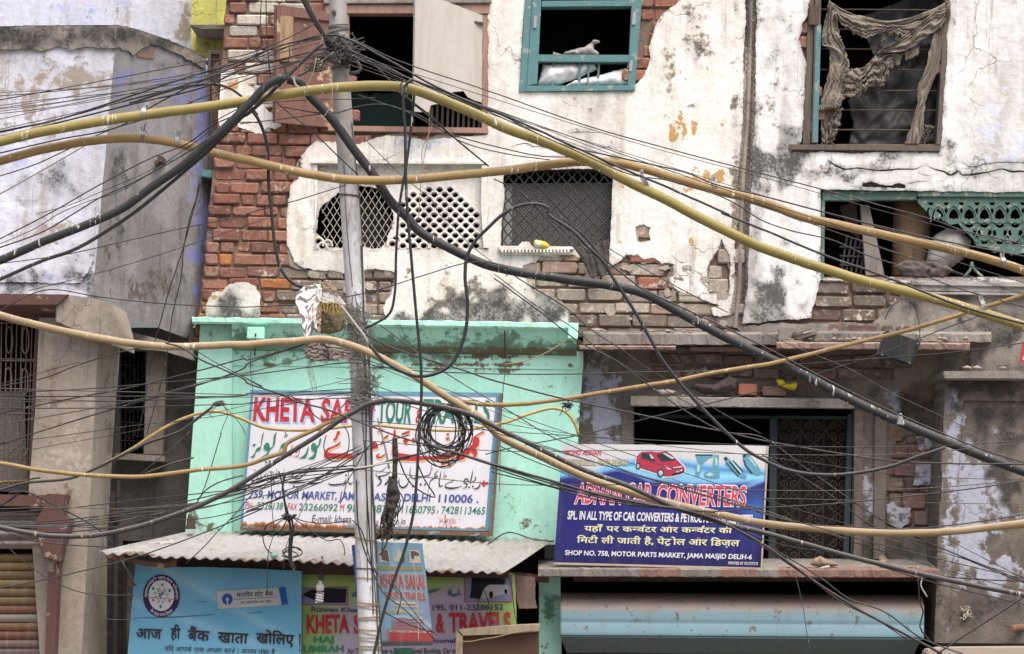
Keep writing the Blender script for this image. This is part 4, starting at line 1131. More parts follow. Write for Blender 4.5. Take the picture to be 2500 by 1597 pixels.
# cornice swept along x: profile (pixel y, depth)
def sweep(xl, xr, prof, ragged=0, seed=0, stf=None, nx=60):
    vs, fs, st = [], [], []
    for i in range(nx + 1):
        t = i / nx
        for j, (py, yy) in enumerate(prof):
            x = (xl[0] + (xl[1] - xl[0]) * j / (len(prof) - 1)) * (1 - t) + (xr[0] + (xr[1] - xr[0]) * j / (len(prof) - 1)) * t
            q = P(x, py + .016 * (x - 900), yy)
            if ragged:
                w = 1.0 if j < 3 else .35
                q += Vector((0, 1, 1)) * ragged * w * (noise.noise(Vector((x * .05 + seed, j * .6, 0))) + .6 * noise.noise(Vector((x * .17, j * 1.1, 3))))
            vs.append(q)
            st.append(stf(x, py) if stf else (0, 0, 0, 0))
    m = len(prof)
    for i in range(nx):
        for j in range(m - 1):
            a = i * m + j
            fs.append((a, a + 1, a + m + 1, a + m))
    # close the ends
    fs.append(tuple(range(m))[::-1])
    fs.append(tuple(nx * m + j for j in range(m)))
    return vs, fs, np.array(st, np.float32)
prof = [(783, .1), (780, -.38), (782, -.41), (792, -.41), (796, -.40), (798, -.36)]
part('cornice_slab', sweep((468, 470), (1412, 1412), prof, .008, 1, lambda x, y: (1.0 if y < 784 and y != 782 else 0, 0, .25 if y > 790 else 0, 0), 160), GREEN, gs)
prof = [(797, -.36), (806, -.35), (820, -.33), (836, -.29), (848, -.265), (856, -.245), (858, -.235), (862, -.2)]
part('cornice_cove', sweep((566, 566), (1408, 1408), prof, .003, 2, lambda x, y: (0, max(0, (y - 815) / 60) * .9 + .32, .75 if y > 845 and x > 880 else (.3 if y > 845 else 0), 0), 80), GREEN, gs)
part('frieze', sheet([([(564, 846), (1424, 858), (1424, 902), (564, 892)], 0)], -.208, .1, 10, .003, 2, [('g', 1000, 872, 400, 20, .75), ('g', 640, 868, 80, 24, .7), ('b', 1180, 872, 170, 10, .9), ('b', 950, 866, 50, 10, .8), ('b', 1150, 890, 260, 7, .9), ('b', 620, 890, 90, 6, .7), ('r', 1290, 870, 120, 20, .3)]), GREEN, gs)
part('left_pilaster', sheet([([(489, 794), (570, 794), (566, 890), (566, 1330), (450, 1330), (470, 1060)], 0)], lambda x, y: -.24, .25, 12, .004, 1.2, [('b', 470, 1250, 16, 60, .5), ('g', 520, 830, 40, 30, .4), ('b', 500, 1290, 60, 24, .5)], edge=.12, elen=12), GREEN, gs)
parts('corner_block', (quadbox([(604, 798), (646, 798), (644, 828), (602, 826)], -.45, -.3, .004), quadbox([(1388, 796), (1412, 797), (1410, 828), (1386, 826)], -.5, -.3, .004)), GREEN, gs)
parts('iron_bracket', (rod(P(624, 815, -.47), P(622, 868, -.26), .006), rod(P(1232, 806, -.47), P(1234, 874, -.26), .006)), IRON, gs)
part('lower_wall', sheet([([(1316, 1405), (1368, 1405), (1372, 1640), (1316, 1640)], 0)], -.24, .2, 12, .005, 1.5, [('r', 1330, 1450, 30, 30, .6), ('g', 1340, 1500, 30, 100, .6), ('b', 1325, 1590, 16, 20, .6)]), GREEN, gs)
part('side_return', (lambda a, b: (a + b, [(0, 1, 3, 2)]))([P(452, 1330, -.24), P(489, 794, -.24)], [P(452, 1330, -.24) + Vector((0, .6, 0)), P(489, 794, -.24) + Vector((0, .6, 0))]), GREEN, gs)
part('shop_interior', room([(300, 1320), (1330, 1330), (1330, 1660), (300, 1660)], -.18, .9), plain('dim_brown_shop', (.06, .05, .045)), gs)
part('pink_panel', sheet([([(1252, 1405), (1304, 1408), (1311, 1487), (1266, 1487)], 2)], -.5, .02, 12, .01, 3, [('r', 1285, 1425, 18, 8, .6), ('b', 1290, 1460, 14, 30, .6)]), plaster('pink_board', (.36, .23, .21), (.28, .18, .16), samt=.4), gs)
part('rust_angle', quadbox([(452, 1292), (462, 1255), (474, 1268), (476, 1292)], -.45, -.4, .003), IRON, gs)
part('shop_beam', quadbox([(1240, 1396), (1340, 1406), (1340, 1424), (1240, 1412)], -.4, -.2, .004), REDWOOD, gs)

# corrugated awning
aw = thing('corrugated_awning', 'grey corrugated tin awning over the shop banners', 'awning', P(780, 1400, -.6))
nx, ny = 360, 6
vs, fs, st = [], [], []
amp = .009
TLx, TRx, BLx, BRx = (470, 1297), (1352, 1318), (240, 1347), (1226, 1398)
for j in range(ny + 1):
    v = j / ny
    yy = -.22 - .95 * v
    for i in range(nx + 1):
        u = i / nx
        ax = TLx[0] * (1 - u) + TRx[0] * u
        ay = TLx[1] * (1 - u) + TRx[1] * u
        bx = BLx[0] * (1 - u) + BRx[0] * u
        by = BLx[1] * (1 - u) + BRx[1] * u
        by += 3 * math.sin(u * 9) + (4 * noise.noise(Vector((u * 14, 0, 0))))
        q = P(ax * (1 - v) + bx * v, ay * (1 - v) + by * v, yy)
        q.z += amp * math.sin(u * 2 * math.pi * 35) + .008 * noise.noise(Vector((u * 10, v * 2, 5)))
        vs.append(q)
        s = 0
        st.append((0, 0, .6 * math.exp(-((u - .5 * noise.noise(Vector((v * 3, u * 3, 2)))) % .37) * 30) * .5 + (.45 if v > .93 else 0), 0))
for j in range(ny):
    for i in range(nx):
        a = j * (nx + 1) + i
        fs.append((a, a + nx + 1, a + nx + 2, a + 1))
TIN = plaster('weathered_asbestos_sheet', (.40, .39, .37), (.34, .33, .31), coats=.3, streak=(.2, .17, .14), samt=.35, r=(.1, .09, .08), b=(.2, .13, .09), crack=0, bump=.2)
o = part('sheet', (vs, fs, np.array(st)), TIN, aw, smooth=True)
md = o.modifiers.new('thick', 'SOLIDIFY')
md.thickness = .006
md.offset = -1
part('rafter', join(quadbox([(258, 1352), (400, 1376), (396, 1388), (258, 1362)], -1.0, -.95, .004), quadbox([(400, 1376), (430, 1366), (430, 1384), (396, 1388)], -.96, -.9)), REDWOOD, aw)
part('purlin', quadbox([(425, 1362), (1240, 1390), (1240, 1412), (425, 1396)], -.72, -.68, .004), plain('dark_red_beam', (.07, .04, .035)), aw)
part('patch', sheet([([(352, 1326), (380, 1316), (400, 1322), (424, 1318), (424, 1326), (392, 1327)], 1.5)], lambda x, y: -.22 - .95 * max(0, (y - 1302) / 50) - .06, .002, 8), plain('white_stain', (.58, .56, .52)), aw)

# ================================================================== GREY SHOP (right, lower)
rs_ = thing('grey_shop', 'soot-stained grey shop with flaking lilac piers, above the pale blue shutter box', 'shop', P(1850, 1150, 0))
OP = [(1548, 990), (2086, 996), (2076, 1402), (1546, 1400)]
sp = [('g', 1470, 1010, 50, 90, .85), ('g', 1455, 920, 30, 60, .6), ('g', 1490, 1080, 50, 30, .8), ('r', 1520, 1000, 14, 80, .6), ('r', 1560, 880, 80, 20, .4), ('b', 1650, 930, 140, 40, .6), ('b', 1950, 930, 140, 50, .5), ('r', 2120, 1300, 60, 70, .7), ('g', 2130, 1240, 20, 80, .6), ('r', 2160, 1350, 90, 40, .9), ('g', 2110, 1150, 16, 120, .5), ('r', 2230, 1000, 60, 60, .8), ('g', 2190, 990, 26, 40, .7), ('r', 2140, 950, 40, 90, .5), ('r', 2100, 1200, 10, 180, .4), ('b', 2250, 960, 60, 60, .7), ('r', 2000, 900, 120, 14, .5), ('g', 2280, 1180, 10, 30, .6), ('r', 1500, 860, 50, 30, .6)]
NB = [(2172, 1150), (2190, 1072), (2230, 1060), (2296, 1060), (2300, 1300), (2240, 1290), (2162, 1282)]
part('wall', sheet([([(1418, 846), (1600, 846), (2370, 850), (2370, 1402), (1398, 1402)], 1), (OP, 1), (NB, 3)], -.015, .03, 11, .01, 1.6, [(a, b, c, d, e, f * 1.2) for a, b, c, d, e, f in sp], edge=.5, elen=26), LIMECONC, rs_)
def gstyle(x, y, rs):
    return (*rs.choice([(.2, .125, .105), (.23, .15, .12), (.18, .12, .1), (.22, .17, .14)]), .2)
part('brick_wall', fix_normals(bricks([(2150, 1040), (2310, 1040), (2310, 1310), (2150, 1310)], [], 40, 66, 0.008, style=gstyle, seed=31, gap=3)), BRICK, rs_)
part('brick_bed', sheet([([(1400, 800), (2380, 800), (2380, 1420), (1400, 1420)], 0), (OP, 0)], .02, .2, 60), MORTAR, rs_)
for q in ([(2238, 1070), (2262, 1062), (2278, 1085), (2262, 1106), (2244, 1098)], [(2234, 1128), (2290, 1136), (2298, 1180), (2270, 1186), (2232, 1184)], [(2164, 1232), (2184, 1224), (2192, 1238), (2226, 1240), (2224, 1276), (2196, 1290), (2166, 1276)]):
    part('old_wash', sheet([(q, 3)], -.022, .014, 8, .004, 3, [('g', 2230, 1180, 200, 200, .75)]), LIMECONC, rs_)
part('course', fix_normals(bricks([(1600, 862), (2200, 862), (2200, 905), (1600, 905)], [], 30, 70, -.03, style=lambda x, y, r: (*r.choice([(.16, .13, .11), (.19, .15, .13), (.14, .11, .1)]), .3), seed=33)), BRICK, rs_)
def slab(name, x0, x1, ytop, yedge, ybot, yf, yb, m, seed, slope=.0, rag=.012, stf=None):
    pr = [(ytop, yb), (ytop + (yedge - ytop) * .5, (yf + yb) / 2), (yedge, yf), (yedge + 2, yf - .01), (ybot - 2, yf - .008), (ybot, yf + .01), (ybot + 1, yb)]
    vs, fs, st = [], [], []
    nx = int((x1 - x0) / 7)
    for i in range(nx + 1):
        x = x0 + (x1 - x0) * i / nx
        for j, (py, yy) in enumerate(pr):
            q = P(x, py + slope * (x - x0), yy)
            w = noise.noise(Vector((x * .03, j * .3, seed))) + .6 * noise.noise(Vector((x * .13, j * .8, seed + 9)))
            if 1 < j < 6: q += Vector((0, rag * w, rag * .6 * noise.noise(Vector((x * .06, j, seed + 4)))))
            vs.append(q)
            st.append(stf(x, py) if stf else (.5 * (noise.noise(Vector((x * .02, seed, 0))) + .6), 0, 0, 0))
    m_ = len(pr)
    for i in range(nx):
        for j in range(m_ - 1):
            a = i * m_ + j
            fs.append((a, a + 1, a + m_ + 1, a + m_))
    fs.append(tuple(range(m_))[::-1])
    fs.append(tuple(nx * m_ + j for j in range(m_)))
    return part(name, (vs, fs, np.array(st, np.float32)), m, rs_)
slab('cornice', 1424, 1900, 808, 814, 842, -.30, .05, CSLAB, 3, .003)
slab('cornice_slab', 1414, 1650, 842, 844, 854, -.42, .0, STONE, 5, .004, .01)
slab('broken_slab', 1684, 1900, 844, 846, 858, -.2, .0, STONE, 15, .004, .014)
slab('upper_band', 1960, 2420, 806, 812, 834, -.22, .05, CSLAB, 4, .006)
slab('stone_ledge', 1896, 2368, 832, 836, 852, -.48, .0, STONE, 6, .006, .016)
slab('door_lintel', 1540, 2086, 962, 968, 992, -.22, .05, CSLAB, 7, .012, .01)
slab('shop_ledge', 1314, 2296, 1362, 1388, 1408, -.62, .02, CSLAB, 8, .003, .012, lambda x, y: (.45 * (noise.noise(Vector((x * .02, 1, 0))) + .5), 0, .9 if (1560 < x < 1660 or 1760 < x < 1850 or 1900 < x < 2290) and y > 1385 else 0, 0))
parts('pier_moulding', (quadbox([(2086, 1000), (2108, 1000), (2104, 1370), (2084, 1370)], -.06, .02, .004), quadbox([(2136, 1010), (2166, 1010), (2160, 1366), (2132, 1366)], -.05, .02, .004), quadbox([(1520, 1000), (1548, 998), (1546, 1090), (1516, 1090)], -.05, .02, .004)), LIMECONC, rs_)
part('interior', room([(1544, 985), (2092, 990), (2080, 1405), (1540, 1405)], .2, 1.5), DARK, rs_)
part('door_frame', join(quadbox([(1880, 1020), (1898, 1020), (1893, 1372), (1876, 1372)], .02, .1, .003), quadbox([(2070, 1010), (2085, 1010), (2072, 1370), (2058, 1370)], .0, .1, .003), quadbox([(1560, 1012), (2084, 1016), (2084, 1024), (1560, 1020)], .05, .1, .003)), paintm('shaded_teal_paint', (.028, .05, .056), .7, (.05, .045, .04), .5, 8), rs_)  # teal darkened so the doorway's shade sits in the paint colour
g = []
def spiral(cx, cy, r, a0, sgn, turns=1.6):
    return ptube([(cx + r * (1 - t) * math.cos(a0 + sgn * t * turns * 2 * math.pi), cy + r * (1 - t) * math.sin(a0 + sgn * t * turns * 2 * math.pi)) for t in np.linspace(0, .86, 20)], 1.4, .055, 4, 4)
for r in range(6):
    for c in range(3):
        cx, cy = 1926 + c * 60, 1052 + r * 58
        for sx in (-1, 1):
            for sy in (-1, 1):
                g.append(spiral(cx + sx * 13, cy + sy * 14, 11, math.pi * .5 * (1 if sy > 0 else -1), sx * sy))
        g.append(ptube([(cx, cy - 29), (cx + 30, cy), (cx, cy + 29), (cx - 30, cy), (cx, cy - 29)], 1.5, .06, 4, 20))
        g.append(lathe(P(cx, cy, .055), [(.006, -.006), (.014, 0), (.006, .006)], 8))
for c in range(4): g.append(ptube([(1896 + c * 58, 1024), (1894 + c * 57, 1366)], 1.6, .065, 4, 60))
part('scroll_grille', join(*g), paintm('shaded_rust_scrolls', (.06, .046, .037), .8, (.06, .045, .035), .5, 20), rs_)  # rust colour darkened to stand in for the dim doorway
part('grille_sheet', quadbox([(1894, 1024), (2074, 1024), (2062, 1372), (1892, 1372)], .16, .17), plain('shaded_brown_sheet', (.022, .019, .016)), rs_)  # brown taken nearly to black, doorway shade put into the colour
part('under_ledge', room([(1310, 1400), (2300, 1404), (2300, 1660), (1310, 1660)], -.1, 1.2), DARK, rs_)
# lilac wash remnants / plaster dado above the pier
# right pier
pr_ = thing('plastered_pier', 'capped plaster pier with flaking lilac wash beside the grey shop', 'pier', P(2400, 1200, -.5))
part('cap', fix_normals(quadbox([(2302, 906), (2560, 904), (2560, 927), (2306, 926)], -.66, 0, .008)), CONC, pr_)
PF = [(2309, 927), (2560, 930), (2560, 1572), (2281, 1570), (2290, 1300)]
PI = [(2352, 978), (2560, 980), (2560, 1534), (2316, 1532)]
sp = [('g', 2334, 1080, 22, 170, .95), ('g', 2318, 1250, 16, 200, .6), ('g', 2380, 1180, 60, 100, .82), ('g', 2360, 1330, 50, 90, .9), ('g', 2420, 1390, 70, 60, .9), ('r', 2320, 1000, 20, 60, .6), ('r', 2300, 1400, 14, 120, .5), ('r', 2440, 1480, 120, 40, .6), ('r', 2340, 990, 30, 14, 1.0), ('g', 2440, 1250, 50, 60, .55), ('r', 2450, 1170, 50, 80, .95), ('r', 2400, 940, 140, 34, 1.2), ('r', 2430, 1030, 90, 80, .85), ('r', 2420, 1300, 30, 60, .5), ('g', 2345, 1420, 20, 40, .7), ('b', 2480, 1100, 60, 60, .5)]
part('front', sheet([(PF, .8), (PI, .5)], -.5, .5, 9, .005, 1.5, sp, edge=.45, elen=20), LIMECONC, pr_)
part('sunk_panel', sheet([(PI, 0)], -.475, .1, 9, .006, 1.6, [(a, b, c, d, e, f * 1.15) for a, b, c, d, e, f in sp], edge=.5, elen=20), LIMECONC, pr_)
part('side', (lambda a: (a + [v + Vector((0, .55, 0)) for v in a], [(0, 1, 3, 2)]))([P(2309, 925, -.5), P(2281, 1570, -.5)]), CONC, pr_)
part('nail_cluster', join(*[rod(P(2352 + random.uniform(-8, 20), 1496 + random.uniform(-14, 14), -.48), P(2352 + random.uniform(-10, 22), 1496 + random.uniform(-18, 18), -.51), .004, 5) for _ in range(18)]), plain('white_shells', (.42, .38, .32)), pr_)
pp = fix_normals(join(tube3([P(2496, 1532, -.5), P(2466, 1536, -.66)], .026, 14)))
tag(part('drain_spout', pp, paintm('rusted_pipe', (.2, .11, .075), .8, (.1, .05, .035), .6, 20)), 'short rusty spout pipe sticking out of the plastered pier', 'pipe')
part('pier_end', quadbox([(2560, 904), (3100, 904), (3100, 1640), (2560, 1640)], -.5, 0), CONC, pr_)
# blue shutter box
bx = thing('shutter_box', 'pale blue steel shutter box with brown dusty top and dark lower fold', 'shutter', P(1820, 1550, -.4))
def band(q, ya, yb, m, nm):
    vs, fs = [], []
    n = 40
    for i in range(n + 1):
        t = i / n
        a = (q[0][0] * (1 - t) + q[1][0] * t, q[0][1] * (1 - t) + q[1][1] * t)
        b = (q[3][0] * (1 - t) + q[2][0] * t, q[3][1] * (1 - t) + q[2][1] * t)
        for kx in range(7):
            s = kx / 6
            y_ = ya + (yb - ya) * (math.sin(s * math.pi / 2) if nm == 'top' else s)
            p = P(a[0] * (1 - s) + b[0] * s, a[1] * (1 - s) + b[1] * s, y_)
            p.y += .006 * noise.noise(Vector((p.x * 3, p.z * 3, 1)))
            vs.append(p)
    for i in range(n):
        for kx in range(6):
            a = i * 7 + kx
            fs.append((a, a + 1, a + 8, a + 7))
    return vs, fs
BLUEP = paintm('pale_blue_paint', (.20, .36, .42), .6, (.2, .2, .18), .5, 9, chip=(.16, .13, .115), camt=.06, bump=.15)
k = M('blue_paint_under_dust', .6, .3)
col, al = k.attr()
n1, n2 = k.noise(16, 6, .65), k.noise(1.0, 5, .6, k.mapv((14, 10, 1.2)))
c = k.mix(k.math('MULTIPLY', k.step(n2, .5, .75), .4), col, (.17, .145, .125))
c = k.mix(k.step(n1, .61, .64), c, (.13, .10, .085))
c = k.mix(k.math('MULTIPLY', k.step(k.noise(50, 4, .7), .6, .7), .5), c, (.16, .13, .11))
k.bump(n1, .15, .006)
HOODM = k.done(c)
rows = [(1446, -.16), (1449, -.26), (1454, -.36), (1462, -.45), (1472, -.515), (1482, -.545), (1490, -.556), (1498, -.562), (1506, -.565), (1514, -.57), (1518, -.565), (1522, -.572), (1532, -.58), (1542, -.588), (1550, -.592), (1555, -.585)]
vs, fs, cs = [], [], []
nx = 150
for i in range(nx + 1):
    x_ = 1368 + (2256 - 1368) * i / nx
    for j_, (py, yy) in enumerate(rows):
        py2 = py + .008 * (x_ - 1368)
        xx = x_ + (6 if j_ < 4 else 0) * (1 - 2 * i / nx) * .5
        p = P(xx, py2, yy)
        p.y += .006 * noise.noise(Vector((p.x * 3, p.z * 3, 1)))
        vs.append(p)
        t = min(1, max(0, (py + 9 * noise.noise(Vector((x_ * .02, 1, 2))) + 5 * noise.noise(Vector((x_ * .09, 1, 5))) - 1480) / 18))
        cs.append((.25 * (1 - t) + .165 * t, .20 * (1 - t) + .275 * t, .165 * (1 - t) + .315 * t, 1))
m_ = len(rows)
for i in range(nx):
    for j_ in range(m_ - 1):
        a = i * m_ + j_
        fs.append((a, a + 1, a + m_ + 1, a + m_))
fs.append(tuple(range(m_))[::-1])
fs.append(tuple(nx * m_ + j_ for j_ in range(m_)))
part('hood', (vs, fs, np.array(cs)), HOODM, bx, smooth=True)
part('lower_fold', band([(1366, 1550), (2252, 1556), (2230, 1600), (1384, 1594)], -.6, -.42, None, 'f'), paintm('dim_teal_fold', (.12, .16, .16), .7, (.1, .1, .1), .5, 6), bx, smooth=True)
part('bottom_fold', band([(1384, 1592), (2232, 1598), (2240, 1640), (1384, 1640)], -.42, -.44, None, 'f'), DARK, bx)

# walls below the picture, down to the street
def base(name, x0, x1, y, m, parent):
    a, b = P(x0, 1636, y), P(x1, 1636, y)
    f = [Vector((a.x, y, a.z)), Vector((b.x, y, b.z)), Vector((b.x, y, 0)), Vector((a.x, y, 0))]
    k_ = [v + Vector((0, .4, 0)) for v in f]
    part(name, fix_normals((f + k_, [(0, 1, 2, 3), (7, 6, 5, 4)] + [(i, (i + 1) % 4, 4 + (i + 1) % 4, 4 + i) for i in range(4)])), m, parent)
base('lower_wall', -900, 290, -1.15, TAN, lh)
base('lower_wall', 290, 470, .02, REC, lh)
base('lower_front', 470, 1320, -.12, plain('shop_shutter_grey', (.12, .11, .1)), gs)
base('lower_front', 1372, 2280, -.3, plain('shop_shutter_blue', (.1, .15, .17)), rs_)
base('lower_wall', 2281, 3100, -.5, CONC, pr_)
# ================================================================== SIGNS
RED = signpaint('sign_red', (.48, .028, .04), (.6, .5, .5), .2)
GRN = signpaint('sign_green', (.02, .20, .13), (.5, .52, .52), .2)
BLU = signpaint('sign_blue', (.05, .09, .32))
BLK = signpaint('sign_black', (.03, .028, .03), (.4, .38, .38), .25)
PBLUE = plain('sign_pale_blue', (.42, .56, .80), .6)
ORNG = plain('sign_pale_orange', (.80, .52, .25), .6)
CREAM = signpaint('sign_cream', (.70, .68, .42), (.3, .3, .3))
WHT = signpaint('sign_white', (.72, .72, .74), (.3, .3, .36))
PINK = signpaint('sign_pink_red', (.60, .05, .11), (.6, .45, .48), .18)
NAVY = signpaint('sign_navy', (.03, .025, .09))

# --- big white painted board
sg = thing('signboard', 'big white hand painted travel agency signboard with red, green and blue lettering', 'signboard', P(900, 1290, -.3))
YS = -.33
k = M('white_enamel_board', .45, .35)
col, al = k.attr()
ch = k.sep(col)
n5 = k.noise(9, 6, .7)
n2 = k.noise(1.0, 4, .6, k.mapv((26, 10, 2.5)))
c = k.mix(k.math('MULTIPLY', k.step(k.noise(5, 5), .5, .8), .2), (.72, .71, .76), (.5, .46, .44))
t = k.math('ADD', ch[0], k.math('MULTIPLY', k.math('SUBTRACT', n2, .5), .9))
c = k.mix(k.step(t, .35, .5), c, (.45, .17, .05))
c = k.mix(k.step(t, .52, .7), c, (.13, .075, .05))
BOARD = k.done(c)
part('panel', sheet([([(613, 955), (1222, 962), (1194, 1302), (588, 1288)], 0)], YS, .03, 9, 0, paint=lambda pv: np.stack([np.clip((pv[:, 1] - (1262 + .022 * (pv[:, 0] - 588))) / 26.0, 0, 1) * .78, pv[:, 0] * 0, pv[:, 0] * 0, pv[:, 0] * 0 + 1], 1)), BOARD, sg)
BBLUE = paintm('border_blue', (.13, .30, .42), .6, (.14, .12, .1), .3, 10, bump=.1)
part('border', flat([[(612, 952), (1223, 959), (1222, 969), (611, 962)], [(612, 962), (619, 962), (593, 1276), (587, 1274)], [(1211, 969), (1222, 969), (1194, 1296), (1184, 1295)], [(845, 1284), (1185, 1292), (1185, 1297), (845, 1289)]], YS - .003), BBLUE, sg)
part('frame', join(quadbox([(1222, 960), (1229, 961), (1203, 1309), (1195, 1308)], YS - .03, YS + .06, .002), quadbox([(587, 1284), (1197, 1299), (1195, 1310), (586, 1294)], YS - .02, YS + .06, .002)), paintm('rusted_angle_iron', (.16, .1, .07), .85, (.3, .14, .06), .5, 14, chip=(.2, .3, .3), camt=.1, bump=.4), sg)
YL = YS - .004
lines = [('KHETA', [(622, 970), (769, 973), (769, 1031), (617, 1028)], .035), ('SARAI', [(786, 974), (914, 977), (909, 1034), (782, 1031)], .03)]
for s, q, b in lines:
    part('lettering', letter(s, [(x + 4, y + 4) for x, y in q], YL + .0012, b), PBLUE, sg)
    part('lettering', letter(s, q, YL, b), RED, sg)
for s, q, b in [('TOUR', [(924, 975), (1010, 975), (1003, 1034), (922, 1033)], .03), ('TRAVELS', [(1034, 974), (1199, 978), (1195, 1032), (1028, 1035)], .025)]:
    part('lettering', letter(s, q, YL, b), GRN, sg)
part('lettering', letter('&', [(1017, 998), (1032, 998), (1029, 1033), (1014, 1033)], YL, .02), RED, sg)
for s, q, b in [('759, MOTOR MARKET, JAMA', [(612, 1197), (883, 1202), (880, 1221), (608, 1216)], .018), ('MASJID,', [(894, 1203), (982, 1205), (980, 1224), (892, 1222)], .018), ('DELHI', [(988, 1205), (1052, 1206), (1050, 1225), (986, 1224)], .022), ('110006 .', [(1072, 1207), (1170, 1208), (1168, 1228), (1070, 1226)], .022)]:
    part('lettering', letter(s, q, YL, b), BLU, sg)
for s, q in [('PH.', [(601, 1225), (620, 1226), (618, 1242), (598, 1241)]), ('FAX', [(704, 1228), (727, 1229), (724, 1245), (701, 1245)]), ('M', [(832, 1231), (841, 1231), (839, 1249), (829, 1248)])]:
    part('lettering', letter(s, q, YL, .0), RED, sg)
for s, q in [('2326138', [(629, 1226), (693, 1227), (690, 1244), (626, 1244)]), ('23266092', [(731, 1229), (826, 1231), (823, 1248), (729, 1246)]), ('9811882', [(848, 1231), (948, 1233), (945, 1252), (846, 1250)]), ('9311660795', [(957, 1234), (1064, 1236), (1061, 1254), (955, 1252)]), ('7428113465', [(1079, 1236), (1186, 1238), (1183, 1256), (1077, 1254)])]:
    part('lettering', letter(s, q, YL, .006), GRN, sg)
for s, q in [('E-mail: kheta_', [(764, 1257), (870, 1259), (867, 1277), (761, 1275)]), ('y', [(919, 1266), (925, 1266), (924, 1281), (918, 1281)]), ('.co.in', [(956, 1264), (991, 1265), (989, 1281), (954, 1280)])]:
    part('lettering', letter(s, q, YL, .0), BLK, sg)
part('lettering', join(letter('SH', [(1073, 1266), (1081, 1266), (1080, 1277), (1072, 1277)], YL, -.005), letter('A', [(1084, 1254), (1091, 1254), (1090, 1286), (1082, 1286)], YL, -.012), letter('KEEL', [(1090, 1266), (1116, 1267), (1114, 1278), (1088, 1277)], YL, -.008), letter('RTS', [(1089, 1281), (1104, 1281), (1102, 1287), (1088, 1287)], YL, -.008),
     flat([ribbon([(1067, 1264, 1), (1070, 1268, .6)]), ribbon([(1120, 1266, .6), (1123, 1270, 1)]), [(1174, 1181), (1183, 1171), (1183, 1177), (1192, 1177), (1192, 1183), (1183, 1183), (1184, 1190)], ribbon([(1070, 1246, 2.5), (1067, 1255, .8)])], YL)), RED, sg)
# painted Urdu lines, brush strokes
zq = lambda s: T(s)
green = ["z1 460,800 440,900 410,1060 400,1110 370,1140 320,1150 300,1230 290,1255 205,1255 260,1225 295,1180 315,1120 345,1085 400,1065 410,960 425,860", "z1 290,1010 320,1030 285,1065 255,1040",
         "z1 675,805 660,900 650,1000 620,1070 560,1125 540,1180 515,1240 490,1255 395,1255 450,1225 510,1180 525,1140 480,1130 450,1100 455,1050 485,1005 520,995 550,1020 560,1090 600,1070 615,1000 625,890 645,840",
         "z1 490,1300 520,1330 490,1355 465,1330", "z1 555,1290 580,1320 560,1350 530,1330",
         "z1 910,890 905,960 880,1020 850,1060 790,1080 745,1100 735,1150 715,1155 740,1080 760,1030 800,1000 860,980 890,950", "z1 822,800 834,800 838,860 872,850 860,885 805,905 798,893 825,880",
         "z1 1260,1010 1235,1050 1220,1150 1200,1220 1170,1268 1055,1270 1130,1230 1180,1180 1205,1100", "z1 1450,910 1445,970 1420,1040 1385,1090 1370,1170 1350,1240 1325,1278 1205,1280 1290,1230 1340,1170 1300,1140 1270,1110 1275,1040 1300,1000 1340,1000 1370,1060 1400,1030 1415,940"]
part('lettering', flat([zq(s) for s in green], YL), GRN, sg)
redp = ["z1 1720,800 1770,795 1765,850 1735,880 1720,930 1680,970 1650,945 1690,910 1710,850", "z1 1780,960 1770,1020 1720,1060 1620,1100 1560,1140 1565,1165 1620,1180 2020,1185 2020,1270 1560,1278 1510,1260 1490,1210 1510,1140 1560,1090 1660,1055 1740,1010",
        "z2 545,740 570,710 580,830 600,1050 620,1110 700,1120 900,1150 1090,1170 1100,1215 900,1240 620,1230 530,1190 510,1120 525,900", "z2 815,740 790,790 690,815 660,800 740,760", "z2 740,850 790,910 740,970 690,905", "z2 860,850 900,910 860,940 830,900",
        "z2 460,800 450,850 390,880 350,960 325,980 340,930 380,860 430,820", "z2 190,940 270,940 290,1030 220,1045 190,1040", "z2 255,1150 290,1115 310,1120 280,1160 330,1170 420,1110 390,1160 320,1200 260,1190", "z2 380,700 360,730 280,775 262,768 330,730",
        "z2 2000,750 2030,770 1930,815 1880,840 1935,860 1945,920 1930,990 1880,1040 1910,1080 1905,1140 1870,1190 1840,1180 1850,1130 1800,1100 1740,1160 1680,1220 1600,1230 1560,1200 1580,1110 1650,1080 1780,1010 1830,970 1830,900 1850,840", "z2 1330,1230 1390,1290 1350,1310 1310,1290", "z2 1430,1260 1490,1290 1450,1330 1420,1290", "z2 1090,1170 1300,1150 1480,1110 1600,1060 1600,1120 1480,1190 1300,1220 1100,1215",
        "z2 1395,860 1440,850 1460,880 1400,905", "z2 1410,790 1450,780 1440,815 1400,820"]
for z_ in ('z1', 'z2'): part('lettering', flat([[(x + 2.4, y + 3.2) for x, y in zq(s)] for s in redp if s.startswith(z_)], YL + .0012), ORNG, sg)
for z_ in ('z1', 'z2'): part('lettering', flat([zq(s) for s in redp if s.startswith(z_)], YL), RED, sg)
small = ["z1 1065,1100 1080,1095 1070,1180 1050,1245 1035,1250 1060,1180", "z1 932,1040 945,1035 948,1080 925,1100 920,1090 935,1080", "z1 1010,1140 1045,1150 1020,1175 995,1160", "z1 985,1220 1000,1235 985,1250 970,1235", "z1 1020,1215 1035,1235 1020,1250 1005,1235", "z1 900,1212 940,1198 938,1225 905,1232"]
part('lettering', flat([zq(s) for s in small], YL), RED, sg)
def ST(z, spec):
    ox, oy, k_ = TO[z]
    return [(ox + float(a) * k_, oy + float(b) * k_, float(w) * k_) for a, b, w in (p.split(',') for p in spec.split())]
